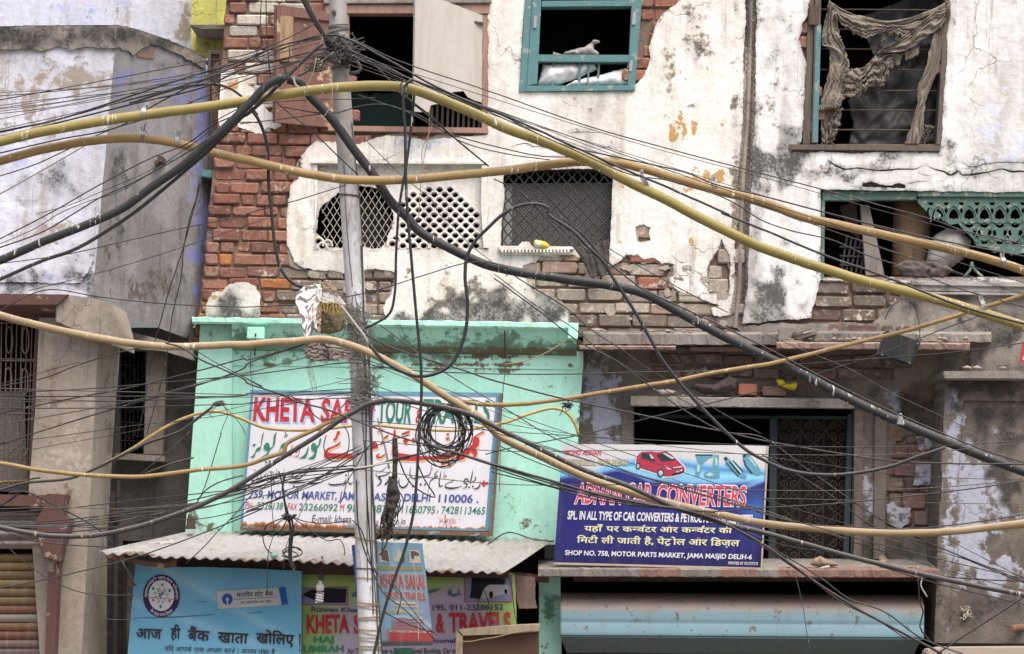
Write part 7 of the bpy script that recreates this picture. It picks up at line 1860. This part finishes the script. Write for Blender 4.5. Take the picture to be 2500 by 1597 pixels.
fan(8, (-60, 225, -50, 345), (770, 80, 830, 150), 18, (-2.4, -2.1), 1.15, 'hair thin wire of the fan spreading left from the pole head', 'hair thin wires fanning left from the pole head', 31)
fan(5, (-60, 930, -50, 1130), (850, 850, 890, 960), 12, (-2.3, -2.05), 1.1, 'hair thin wire of the fan spreading left from the pole under the bag', 'hair thin wires fanning left from the pole under the bag', 32)
fan(6, (-60, 1240, -50, 1300), (840, 1060, 890, 1160), 60, (-2.3, -2.0), 1.15, 'hair thin wire sagging from the pole over the shutter shop', 'hair thin wires sagging over the shutter shop', 33)
fan(5, (840, 100, 870, 160), (2560, 560, 2570, 760), 20, (-2.5, -2.2), 1.1, 'hair thin wire running right from the pole head beside the yellow cables', 'hair thin wires running right from the pole head', 34)
fan(4, (870, 780, 900, 980), (2560, 1320, 2570, 1480), 20, (-2.4, -2.1), 1.1, 'hair thin wire slanting right from the pole over the blue signboard', 'hair thin wires slanting over the blue signboard', 35)
fan(4, (870, 900, 900, 1150), (2560, 1030, 2570, 1180), 40, (-2.4, -2.1), 1.0, 'hair thin wire crossing the scroll grille to the grey pier', 'hair thin wires crossing the scroll grille', 36)
# tangles
def scribble(cx, cy, rx, ry, n, seed, y, r=(1.0, 2.0)):
    rs = random.Random(seed)
    g = []
    for _ in range(n):
        a = rs.uniform(0, 6.28)
        k = rs.randint(4, 7)
        pts = []
        for i in range(k):
            pts.append((cx + rx * rs.gauss(0, .5), cy + ry * rs.gauss(0, .5)))
        yb = y + rs.uniform(-.05, .05)
        g.append(ptube(pts, rs.uniform(*r), yb, 5, 6))
    return join(*g)
def tangle(geo, label, m=WIREB):
    return tag(part('wire_tangle', geo, m, None, smooth=True), label, 'wire tangle')
cable('px 720,-60 738,-10 760,36 784,74 800,96', 6.5, BLK2, -2.2, 'twisted grey cable bundle coming down to the pole head from above', name='cable')
cable('px 726,-60 744,-10 768,40 790,78 802,98', 3, BLK2, -2.24, 'thinner strand twisted along the grey bundle above the pole head')
tangle(join(scribble(822, 110, 26, 26, 22, 1, -2.1), scribble(802, 98, 12, 18, 12, 2, -2.14, (1.5, 2.6)), scribble(850, 140, 26, 22, 14, 9, -2.1)), 'dense knot of black wire at the head of the pole')
tangle(join(scribble(770, 165, 26, 12, 16, 3, -2.2, (.8, 1.3)), ptube([(728, 186), (760, 168), (800, 140), (815, 128)], 3, -2.2, 6)), 'bristling twist of wire ends left of the pole head', WIREG)
tangle(join(scribble(838, 118, 46, 34, 26, 41, -2.12, (.7, 1.2)), scribble(800, 140, 40, 24, 16, 42, -2.14, (.6, 1.1))), 'loose thin wire ends sprouting round the knot at the pole head', WIREG)
tangle(join(scribble(872, 800, 44, 60, 20, 43, -2.1, (.6, 1.1)), scribble(890, 930, 46, 50, 18, 44, -2.12, (.6, 1.1))), 'loose strands straying round the pole beside the signboard', WIREL)
tangle(join(scribble(864, 775, 26, 46, 22, 4, -2.08, (.8, 1.6)), scribble(875, 850, 20, 30, 12, 5, -2.1, (.8, 1.5))), 'grey snarl of wire round the pole beside the bag', WIREL)
tangle(join(scribble(880, 975, 34, 20, 20, 6, -2.12, (.8, 1.7)), scribble(905, 985, 22, 14, 10, 7, -2.14, (1, 1.8))), 'grey snarl of wire round the pole at the signboard top', WIREL)
tangle(join(scribble(706, 1262, 14, 8, 14, 8, -2.1, (1.5, 3)), *[ptube(p, r, -2.1, 6, 6) for p, r in (([(700, 1262), (672, 1272), (650, 1284), (642, 1306)], 1.6), ([(698, 1264), (676, 1280), (664, 1300)], 1.3), ([(702, 1266), (690, 1290), (678, 1312)], 1.4), ([(706, 1268), (710, 1300), (707, 1330), (708, 1370), (718, 1394)], 3.2), ([(712, 1266), (716, 1290), (712, 1330), (712, 1368), (722, 1390)], 2.4), ([(696, 1160), (690, 1190), (694, 1220), (700, 1258)], 2.6), ([(680, 1150), (690, 1185), (696, 1225), (704, 1255)], 1.8), ([(650, 1285), (642, 1310), (650, 1340), (664, 1352)], 1.4), ([(690, 1352), (706, 1340), (730, 1338), (738, 1350), (722, 1360), (696, 1356), (690, 1346), (712, 1334), (734, 1344)], 1.5), ([(690, 1350), (712, 1346), (728, 1354), (706, 1362), (688, 1356)], 1.5), ([(662, 1150), (664, 1240), (668, 1300), (655, 1350), (652, 1440)], 1.0), ([(716, 1262), (740, 1272), (790, 1278), (850, 1272)], 1.3), ([(718, 1266), (760, 1296), (800, 1320), (830, 1318), (842, 1346), (840, 1356)], 1.2))]), 'drooping bunch of cut wires hanging over the tin awning')
tangle(join(scribble(536, 986, 16, 6, 16, 10, -2.3, (.8, 1.6)), *[ptube(p, 1.0, -2.3, 5, 6) for p in ([(545, 990), (556, 1010), (545, 1040), (538, 1060)], [(530, 990), (512, 1012), (520, 1020)], [(550, 994), (590, 1040), (600, 1062)])]), 'knot of wire tied on the thin yellow cable by the green pilaster', WIREG)
tangle(join(scribble(1386, 988, 14, 10, 12, 11, -.9, (.8, 1.5)), ptube([(1380, 985), (1372, 1004), (1366, 1016)], 1.0, -.9, 5)), 'small knot of wire hanging at the end of the mustard cable on the green wall', WIREB)
# bird-limed rag
rag = []
def strip(loop, y, dep, wr=.02): return pillow(loop, y, dep, 5, 1.5, wr, 22)
rag = join(strip([(958, 1068), (971, 1070), (972, 1110), (970, 1160), (968, 1190), (956, 1190), (958, 1130)], -2.2, .02), strip([(950, 1188), (956, 1172), (967, 1174), (975, 1200), (977, 1220), (967, 1230), (963, 1256), (960, 1290), (956, 1268), (950, 1290), (944, 1278), (948, 1250), (939, 1262), (932, 1284), (930, 1266), (938, 1240), (946, 1215)], -2.22, .016, .03),
           ptube([(950, 1290), (942, 1330), (928, 1356)], 2.4, -2.2, 6), ptube([(938, 1275), (936, 1310), (932, 1345)], 1.6, -2.2, 6), ptube([(968, 1225), (972, 1250), (970, 1262)], 1.6, -2.2, 6), ptube([(972, 1218), (978, 1245)], 1.4, -2.2, 6))
rs = random.Random(3)
rag = join(rag, *[ptube([(960 + rs.gauss(0, 7), 1180 + rs.uniform(-20, 30)), (956 + rs.gauss(0, 9), 1225), (950 + rs.gauss(0, 10), 1262 + rs.uniform(-15, 20)), (944 + rs.gauss(0, 11), 1285 + rs.uniform(-15, 40))], rs.uniform(.8, 2.2), -2.2 + rs.uniform(-.04, .04), 5, 6) for _ in range(34)])
tag(part('rag', rag, plain('sooty_rag', (.075, .065, .058), .95), None, smooth=True), 'sooty torn rag dangling right of the pole over the signboard', 'rag')

# ================================================================== THINGS
# plastic wrapped junction box
jb = thing('junction_bag', 'torn white plastic bag wrapped round a junction box on the pole', 'bag', P(780, 880, -2.15))
BAG = paintm('grubby_white_plastic', (.66, .63, .61), .6, (.4, .33, .28), .4, 16, bump=.3, spec=.3)
TANC = plain('tan_card', (.36, .28, .2), .85)
BAGD = paintm('dirty_film', (.24, .20, .18), .4, (.08, .06, .05), .6, 16, bump=.3, spec=.5)
part('plastic_bag', pillow([(728, 714), (742, 702), (770, 693), (795, 698), (820, 714), (838, 736), (800, 738), (782, 734), (776, 760), (766, 800), (758, 826), (748, 834), (738, 800), (731, 760), (723, 738)], -2.15, .05, 5, 2, .008, 20), BAG, jb, smooth=True)
part('card_box', pillow([(776, 738), (800, 742), (838, 742), (844, 780), (838, 806), (800, 818), (772, 812), (764, 800), (772, 770)], -2.14, .05, 4, 2, .014, 40), paintm('stained_card', (.24, .19, .11), .9, (.06, .05, .04), .75, 20, bump=.5), jb, smooth=True)
part('bag_tail', pillow([(740, 826), (764, 826), (800, 830), (848, 828), (854, 870), (850, 880), (800, 882), (756, 880), (748, 862)], -2.13, .05, 4, 2.5, .02, 36), paintm('dirty_clear_plastic', (.19, .155, .14), .4, (.07, .05, .04), .6, 16, bump=.5, spec=.5), jb, smooth=True)
rs = random.Random(5)
part('straw_wire', join(*[ptube([(784 + i * 5 + rs.uniform(-3, 3), 734 + rs.uniform(-2, 6)), (782 + i * 5 + rs.uniform(-5, 5), 750 + rs.uniform(-3, 6)), (780 + i * 5 + rs.uniform(-8, 8), 764 + rs.uniform(-4, 10))], .9, -2.225, 4, 5) for i in range(11)]), plain('straw_yellow', (.42, .31, .09), .7), jb)
part('bare_wire', join(*[ptube([(790 + rs.uniform(-5, 40), 758 + rs.uniform(0, 40)), (786 + rs.uniform(0, 40), 775 + rs.uniform(-10, 20)), (790 + rs.uniform(0, 40), 790 + rs.uniform(-10, 10))], .9, -2.23, 4, 5) for i in range(8)]), WIREB, jb)
part('grey_tube', ptube([(832, 746), (850, 768), (866, 790), (884, 812), (898, 836)], 3, -2.22, 8, 6), WIREW, jb)
part('fringe', join(*[ptube([(752 + i * 2, 880), (750 + i * 3 + rs.uniform(-2, 2), 905), (758 + i * 3 + rs.uniform(-3, 3), 935), (764 + i * 3 + rs.uniform(-4, 8), 968)], .7, -2.15, 4, 6) for i in range(5)]), WIREW, jb)
# energy lamp
lb_ = thing('light_bulb', 'unlit white spiral energy saving bulb hanging under the tin awning', 'light bulb', P(780, 1475, -1.05))
c = P(781, 1443, -1.05)
s = S(-1.05)
part('socket', lathe(P(784, 1418, -1.05), [(4 * s, 0), (6 * s, 2 * s), (6 * s, 18 * s), (3 * s, 22 * s), (2 * s, 60 * s)], 12), BLACKIRON, lb_, smooth=True)
part('bulb_base', lathe(c, [(8 * s, 0), (10.2 * s, 2 * s), (10 * s, 14 * s), (5.5 * s, 18 * s), (4.5 * s, 26 * s), (2, 26.1 * s)][:5], 18), plain('white_plastic', (.6, .59, .56), .4), lb_, smooth=True)
hx = [c + Vector((8.2 * s * math.cos(t), 8.2 * s * math.sin(t), -5 * s - t / 6.28 * 6.4 * s)) for t in np.linspace(0, 6.28 * 3.6, 90)]
part('spiral_tube', join(tube3(hx, 2.5 * s, 8), rod(c, c + Vector((3 * s, 0, -6 * s)), 2.2 * s, 8), rod(c + Vector((-4 * s, 0, 0)), c + Vector((-5 * s, 0, -6 * s)), 2.2 * s, 8)), plain('white_glass_tube', (.68, .67, .64), .3), lb_, smooth=True)
# black box
sb = thing('floodlight', 'tilted black box lamp hung over the stone ledge on a wire', 'lamp', P(2194, 894, -1.5))
BP = paintm('black_plastic', (.022, .023, .025), .45, (.09, .085, .08), .4, 8, bump=.1)
part('housing', quadbox([(2162, 806), (2250, 833), (2226, 895), (2143, 870)], -1.5, -1.38, .012), BP, sb)
part('face_plate', quadbox([(2167, 814), (2243, 838), (2221, 888), (2150, 866)], -1.506, -1.49, .003), BP, sb)
parts('lug', (lathe(P(2182, 810, -1.46), [(.012, -.01), (.012, .03), (.006, .032)], 8), lathe(P(2241, 829, -1.46), [(.012, -.01), (.012, .03), (.006, .032)], 8)), plain('grey_lug', (.2, .2, .19)), sb)
parts('corner_screw', [lathe(P(x, y, -1.507), [(.006, -.004), (.006, .004)], 8) for x, y in ((2168, 815), (2240, 839), (2220, 886), (2153, 866))], STEEL, sb)
# hanging cloth, sacks, junk
def foldcloth(loop, y, fx, amp, label, m, nm, cat, seed=0, grid=4, rough=1.5, dirv=(1, 0), thick=.006):
    def dsp(px, py):
        t = px * dirv[0] + py * dirv[1]
        w = noise.noise(Vector((px * .02, py * .008, seed)))
        u = (py * dirv[0] - px * dirv[1])
        return amp * (math.sin(t * fx * .8 + w * 9 + u * .012) * .3 + noise.noise(Vector((t * fx * .45, u * .014, seed + 5))) * 1.3 + noise.noise(Vector((t * fx * 1.2, u * .03, seed + 9))) * .6)
    g = sheet([(loop, rough)], y, thick, grid, 0, disp=dsp)
    return tag(part(nm, g, m, None, smooth=True), label, cat)
DUSTC = paintm('dusty_grey_brown_cloth', (.225, .195, .16), .95, (.10, .085, .07), .4, 5, bump=.15, spec=.05)
foldcloth([(1399, 604), (1440, 600), (1487, 583), (1489, 640), (1485, 662), (1472, 675), (1462, 671), (1448, 681), (1439, 675), (1434, 657), (1413, 625)], -.12, .28, .022, 'dark grey cloth hanging over the sill of the fish scale grille', plain('charcoal_cloth', (.085, .075, .07), .95), 'cloth', 'cloth', 3, 5, 1.5, (.95, -.25))
c4 = lambda s_: T('a4 ' + s_)
def drape(e0, e1, y, amp, label, nm='curtain', folds=5, rag0=0.0, rag1=5.0, seed=0, thick=.005, m=None):
    """cloth between two edge lines; folds run along the edges"""
    a, b = smooth_path(e0, 4.0), smooth_path(e1, 4.0)
    nu, nv = 90, 26
    pick = lambda q, t: q[min(len(q) - 1, int(t * (len(q) - 1) + .5))]
    vs, fs = [], []
    for i in range(nu + 1):
        u = i / nu
        p0, p1 = pick(a, u)[:2], pick(b, u)[:2]
        d = (p1 - p0) / max(1, np.linalg.norm(p1 - p0))
        p0 = p0 - d * rag0 * max(-.4, noise.noise(Vector((u * 26, seed, 1))) + .6 * noise.noise(Vector((u * 70, seed, 2))))
        p1 = p1 + d * rag1 * max(-.5, noise.noise(Vector((u * 22, seed, 4))) + .7 * noise.noise(Vector((u * 60, seed, 5))))
        for j in range(nv + 1):
            v = j / nv
            p = p0 * (1 - v) + p1 * v
            w = noise.noise(Vector((u * 3, v * 1.5, seed)))
            f = math.sin((v * folds + w * 1.6 + .35 * math.sin(u * 5 + seed)) * 2 * math.pi) + .7 * math.sin((v * folds * 2.3 + w * 3 + u) * 2 * math.pi + seed) + 1.2 * noise.noise(Vector((u * 7, v * folds * 1.3, seed + 3)))
            q = P(p[0], p[1], y)
            q.y += amp * f * .6
            vs.append(q)
    for i in range(nu):
        for j in range(nv):
            k_ = i * (nv + 1) + j
            fs.append((k_, k_ + nv + 1, k_ + nv + 2, k_ + 1))
    o = tag(part(nm, (vs, fs), m or DUSTC, None, smooth=True), label, 'cloth')
    md = o.modifiers.new('thick', 'SOLIDIFY')
    md.thickness = thick
    return o
def bagfold(e0, e1, y, amp, seed, m, folds=2.5, nm='bag_fold'):
    o = drape(e0, e1, y, amp, '', nm=nm, folds=folds, rag0=1.2, rag1=1.2, seed=seed, thick=.002, m=m)
    for k_ in ('category', 'label'):
        if k_ in o: del o[k_]
    o.location = Vector(o.location) - wloc(jb)
    o.parent = jb
bagfold([(742, 700), (726, 716), (722, 738), (732, 764), (738, 800), (748, 836)], [(774, 694), (778, 716), (772, 742), (764, 775), (758, 808), (752, 838)], -2.225, .0028, 21, BAG, 1.0)
bagfold([(768, 692), (785, 700), (810, 708), (842, 738)], [(772, 728), (788, 738), (812, 740), (844, 744)], -2.222, .0025, 22, BAG, .8)
bagfold([(776, 700), (770, 725), (764, 760), (768, 800)], [(786, 704), (784, 730), (772, 765), (774, 806)], -2.24, .002, 23, BAG, .7)
bagfold([(782, 690), (800, 690), (818, 704)], [(786, 706), (804, 712), (826, 722)], -2.232, .004, 24, TANC, .8)
bagfold([(772, 760), (768, 790), (774, 812)], [(782, 742), (784, 780), (782, 812)], -2.235, .004, 25, TANC, .7)
bagfold([(748, 832), (742, 850), (748, 876)], [(775, 830), (785, 850), (800, 880)], -2.19, .003, 26, BAGD, 1)
bagfold([(785, 830), (800, 850), (806, 880)], [(848, 828), (852, 850), (850, 880)], -2.195, .003, 27, BAGD, 1)
drape(c4("465,0 560,66 700,112 860,146 1000,132 1150,82 1310,5"), c4("500,100 560,176 640,226 715,268 800,240 900,236 1040,262 1150,190 1312,90"), -.03, .02, 'swag of grey brown cloth slung across the top of the barred window', folds=2.6, rag1=9, seed=1)
drape(c4("1300,10 1180,105 1060,195 960,268 880,318 825,350"), c4("1312,110 1230,200 1120,275 1020,335 930,366 835,362"), -.05, .018, 'thick cloth fold running from the right corner to the swag knot', folds=3, rag1=2, seed=2)
drape(c4("840,175 900,190 980,190 1080,170"), c4("835,318 868,262 905,238 960,292 1010,270 1075,240"), -.015, .008, 'torn flap with a hole hanging from the middle of the swag', nm='cloth_flap', folds=2, rag1=9, seed=3)
drape(c4("470,5 440,150 415,300 470,345 455,560 430,640 390,770"), c4("505,60 545,250 592,380 604,470 580,540 572,650 536,750"), -.06, .02, 'ragged cloth strip hanging down the left side of the barred window', folds=2.2, rag0=4, rag1=7, seed=4)
drape(c4("552,478 640,480 710,463 780,398 830,350 908,362"), c4("548,690 620,672 700,640 775,590 835,605 890,460"), -.02, .024, 'torn cloth bunched diagonally across the middle of the barred window', folds=2.8, rag0=3, rag1=12, seed=5)
foldcloth(c4("985,365 1100,320 1090,380 1050,400 1000,420"), -.0, .25, .01, 'small torn cloth flap under the swag knot', DUSTC, 'cloth_flap', 'cloth', 14, 6, 2)
foldcloth(c4("878,380 920,375 980,372 960,455 928,452 924,400 915,480 882,472"), -.005, .3, .008, 'tattered cloth tongues hanging by the swag knot', DUSTC, 'cloth_flap', 'cloth', 15, 6, 2)
drape(c4("1285,15 1240,110 1190,250 1160,380 1130,500 1085,610 1088,680 1060,800 1030,900 995,1005"), c4("1312,20 1268,120 1258,350 1210,520 1168,620 1138,720 1120,860 1116,930 1088,1005"), -.02, .014, 'twisted cloth rope slanting down the right of the barred window', folds=2.5, rag0=1.5, rag1=2, seed=6)
drape(c4("415,770 412,890 418,1005"), c4("556,690 540,860 488,1005"), .0, .018, 'tattered cloth end at the lower left of the barred window', folds=3, rag0=2, rag1=8, seed=7)
drape(c4("1090,860 1110,940 1128,1005"), c4("1200,880 1150,950 1135,1005"), .03, .01, 'small cloth scrap in the lower right corner of the barred window', nm='cloth_flap', folds=2, rag1=6, seed=8)
foldcloth(c4("700,110 880,40 1050,-20 1310,-20 1300,600 1250,1010 600,1010 640,860 600,700 720,560 800,440 740,300"), .16, .055, .045, 'black plastic sheet behind the bars of the cloth hung window', paintm('black_polythene', (.045, .045, .048), .55, (.06, .057, .053), .5, 9, bump=.9, spec=.35), 'plastic_sheet', 'sheet', 18, 6, 2, (.5, .85), .004)
c3 = lambda s_: T('a3 ' + s_)
SACK = paintm('white_woven_sack', (.75, .74, .74), .6, (.3, .26, .23), .25, 10, bump=.3)
def soft(nm, loop, y, dep, label, cat, m, wr=.02, wf=9, grid=6): return tag(part(nm, pillow(loop, y, dep, grid, 1, wr, wf), m, None, smooth=True), label, cat)
soft('sack', c3("262,600 300,450 420,440 660,440 680,480 560,540 470,570 380,600"), .06, .06, 'plump white sack behind the teal balusters at the left', 'sack', SACK)
soft('sack', c3("450,600 520,560 700,520 890,470 905,600"), .05, .05, 'white sack behind the teal balusters at the right', 'sack', SACK)
soft('paper_bag', c3("370,385 372,360 440,380 450,365 520,345 590,330 640,290 660,273 690,280 700,295 660,310 655,340 690,365 685,392"), .06, .05, 'crumpled grey paper sticking up above the teal rail', 'paper', plain('grey_paper', (.33, .3, .28), .9), .02, 14)
soft('paper_bag', c3("740,590 780,540 830,530 850,545 905,490 905,600"), .06, .04, 'crumpled brown bag in the right corner of the teal window', 'bag', plain('brown_paper', (.36, .29, .24), .9), .02, 14)
bt = thing('bottle', 'small bottle with yellow and white label lying on the grille sill', 'bottle', P(1322, 602, -.06))
part('body', tube3([P(1303, 594, -.05), P(1308, 595, -.05), P(1330, 600, -.05), P(1336, 601, -.05), P(1342, 602, -.05)], [.022, .03, .03, .02, .01], 14), plain('yellow_label', (.55, .45, .06), .4), bt, smooth=True)
part('label_band', tube3([P(1307, 595, -.05), P(1320, 598, -.05)], .0305, 14), plain('white_label', (.6, .6, .6), .4), bt, smooth=True)
# junk behind the lattice
tag(part('plank', quadbox([(2100, 500), (2122, 500), (2160, 672), (2114, 674)], .1, .14, .004), paintm('dusty_plank', (.24, .215, .19), .9, (.09, .08, .07), .5, 9), None), 'dusty grey plank leaning in the broken lattice opening', 'plank')
tag(part('board', quadbox([(2050, 505), (2090, 490), (2100, 590), (2070, 560)], .3, .33, .004), plain('dark_board', (.1, .085, .075), .9), None), 'dark board leaning behind the plank in the lattice opening', 'board')
c = P(2222, 676, .3)
tag(part('drum', lathe(c, [(.13, 0), (.135, .01), (.135, .2), (.14, .21), (.135, .22), (.135, .42), (.14, .43), (.135, .44), (.13, .56), (.05, .565)], 20), paintm('ochre_drum', (.25, .17, .09), .9, (.1, .075, .055), .8, 8, chip=(.17, .125, .1), camt=.32, bump=.5), None, smooth=True), 'rusty ochre drum standing behind the broken lattice', 'drum')
soft('basin', [(2262, 640), (2268, 600), (2280, 575), (2310, 558), (2345, 562), (2372, 590), (2365, 620), (2330, 650), (2290, 668)], .12, .1, 'dull white basin tipped on its side behind the broken lattice', 'basin', paintm('dull_white_enamel', (.30, .285, .26), .85, (.13, .11, .095), .6, 9), .01, 6)
soft('bundle', [(2180, 650), (2210, 636), (2300, 640), (2330, 660), (2300, 680), (2210, 680)], .05, .035, 'grey brown bundle on the sill of the broken lattice', 'bundle', plain('brown_bundle', (.115, .095, .082), .95), .03, 22, 5)
tag(part('crate', join(*[quadbox([(2066 + i * 11, 575 + i * 3), (2071 + i * 11, 575 + i * 3), (2056 + i * 12, 668), (2051 + i * 12, 668)], .2, .23) for i in range(5)], *[quadbox([(2050, 600 + i * 22), (2118, 604 + i * 22), (2118, 608 + i * 22), (2050, 604 + i * 22)], .19, .2) for i in range(4)]), plain('dark_crate', (.05, .05, .055), .6), None), 'dark slatted crate in the corner of the lattice opening', 'crate')
# things on the ledges
def brick1(q, y, label, m):
    return tag(part('loose_brick', quadbox(q, y, y + .11, .006), m, None), label, 'brick')
LB = paintm('loose_red_brick', (.34, .13, .085), .95, (.16, .11, .09), .5, 14, bump=.6)
brick1([(1804, 936), (1849, 938), (1848, 965), (1803, 964)], -.18, 'single red brick lying on the door lintel by the dark cloth', LB)
brick1([(1862, 942), (1918, 946), (1919, 967), (1862, 966)], -.14, 'dusty brick under the yellow packet on the door lintel', paintm('dusty_brick', (.25, .15, .11), .95, (.14, .11, .09), .5, 14, bump=.6))
soft('packet', [(1893, 926), (1912, 927), (1918, 936), (1945, 934), (1946, 944), (1940, 954), (1922, 950), (1900, 940)], -.16, .03, 'crushed bright yellow packet lying on a dusty brick', 'packet', plain('packet_yellow', (.62, .5, .03), .45), .01, 20, 5)
soft('dark_cloth', [(1680, 946), (1700, 936), (1740, 940), (1780, 918), (1800, 926), (1802, 950), (1780, 962), (1720, 962)], -.15, .05, 'dark cloth heaped on the door lintel beside the red brick', 'cloth', plain('soot_cloth', (.075, .06, .055), .95), .03, 12, 5)
soft('paper_scrap', [(1601, 952), (1630, 950), (1652, 956), (1640, 962), (1612, 964)], -.2, .012, 'pale paper scrap at the left end of the door lintel', 'paper', plain('pale_paper', (.46, .40, .36), .9), .008, 20, 4)
for i, (q, lb2) in enumerate((([(1902, 803), (1938, 800), (1945, 808), (1920, 830), (1899, 832)], 'leftmost slate of the heap on the stone ledge, standing on edge'), ([(1922, 812), (1960, 800), (1985, 802), (1934, 820)], 'upper slate of the heap on the stone ledge'), ([(1930, 822), (1998, 806), (1996, 814), (1950, 830)], 'lower slate of the heap on the stone ledge'))):
    tag(part('slate', quadbox(q, -.35 + i * .03, -.30 + i * .04, .003), plain('grey_slate_%d' % i, (.21, .19, .165), .9), None), lb2, 'slate')
rs = random.Random(9)
def rubble(x0, x1, yfun, dep, n, seed, big=1.0):
    rs = random.Random(seed)
    vs, fs = [], []
    for i in range(n):
        x = rs.uniform(x0, x1)
        c = P(x, yfun(x) - rs.uniform(0, 3), dep + rs.uniform(-.1, .12))
        s = rs.uniform(.05, 1.0) ** 2 * .024 * big + .004
        n0 = len(vs)
        ico = [(0, 0, 1), (.9, 0, .3), (.28, .85, .3), (-.72, .53, .3), (-.72, -.53, .3), (.28, -.85, .3), (.5, .4, -.5), (-.5, .4, -.5), (-.3, -.5, -.5), (.5, -.4, -.5)]
        for a, b, d_ in ico: vs.append(c + Vector((a * s * rs.uniform(.7, 1.7), b * s * rs.uniform(.7, 1.3), d_ * s * rs.uniform(.3, .8))))
        for t in ((0, 1, 2), (0, 2, 3), (0, 3, 4), (0, 4, 5), (0, 5, 1), (1, 6, 2), (2, 6, 7), (2, 7, 3), (3, 7, 8), (3, 8, 4), (4, 8, 5), (5, 8, 9), (5, 9, 1), (1, 9, 6)): fs.append(tuple(n0 + k_ for k_ in t))
    return vs, fs
tag(part('rubble', join(rubble(1866, 2290, lambda x: 1388, -.45, 90, 1), rubble(1640, 1800, lambda x: 968, -.1, 20, 2), rubble(1900, 2360, lambda x: 830, -.3, 50, 3, 1.1), rubble(2030, 2400, lambda x: 684, -.02, 40, 4), rubble(1430, 1700, lambda x: 812, -.15, 20, 5), rubble(2330, 2480, lambda x: 901, -.45, 12, 6, 1.3)), plain('pale_rubble', (.27, .23, .2), .95)), kind='stuff')
soft('dry_leaves', [(1978, 1380), (1984, 1366), (2002, 1358), (2018, 1366), (2040, 1372), (2045, 1382), (2010, 1386)], -.5, .03, 'small heap of dry brown leaves on the shop ledge', 'leaves', plain('dry_leaf', (.27, .21, .15), .95), .02, 22, 4)
soft('paper_scrap', [(2000, 1386), (2024, 1380), (2028, 1386), (2006, 1391)], -.6, .01, 'white paper scrap at the front edge of the shop ledge', 'paper', plain('white_scrap', (.5, .48, .46), .9), .0, 22, 4)
tag(part('thorn_twig', join(*[ptube([(2152 + i * 1.2, 1374), (2146 + i * 3.4, 1362 - 6 * math.sin(i * .6))], .9, -.45, 4) for i in range(7)]), plain('dry_straw', (.45, .38, .25), .9), None), 'small tuft of pale dry straw on the shop ledge', 'straw')
soft('plastic_scrap', [(656, 1354), (664, 1350), (680, 1352), (676, 1362), (664, 1364)], -1.2, .012, 'mint green plastic scrap caught in the wires over the awning', 'plastic', plain('mint_plastic', (.2, .42, .3), .5), .0, 20, 4)
# wooden cabinet leaf at the bottom
wc = thing('wooden_counter', 'worn wooden counter leaf with a pale top rail below the red banner lettering', 'counter', P(1210, 1640, -1.0))
WOOD = paintm('pale_worn_wood', (.36, .29, .2), .8, (.12, .09, .07), .55, 9, bump=.3, dust=.5)
part('top_rail', quadbox([(1118, 1537), (1180, 1532), (1276, 1526), (1318, 1524), (1316, 1542), (1240, 1548), (1130, 1553)], -1.05, -.9, .005), WOOD, wc)
part('post', quadbox([(1113, 1540), (1130, 1552), (1129, 1650), (1112, 1650)], -1.04, -.95, .003), WOOD, wc)
part('panel', quadbox([(1130, 1550), (1316, 1540), (1316, 1650), (1129, 1650)], -1.0, -.97), plain('brown_panel', (.10, .055, .04), .7), wc)
part('rope', ptube([(1120, 1566), (1150, 1566), (1180, 1560), (1210, 1556), (1250, 1546), (1300, 1538)], 1.5, -1.06, 6, 8), WIRET, wc)
tag(part('metal_counter', quadbox([(2262, 1588), (2300, 1582), (2560, 1580), (2560, 1660), (2258, 1660)], -.9, -.7, .01), plain('beige_tin', (.42, .35, .28), .6), None), 'beige sheet metal top edge at the lower right corner', 'counter')
soft('parcel', [(962, 1592), (970, 1584), (1000, 1582), (1012, 1590), (1010, 1640), (960, 1640)], -1.0, .05, 'dark green bundle at the foot of the red travel banner', 'bundle', plain('dark_green_cloth', (.02, .07, .045), .8), .01, 10, 6)
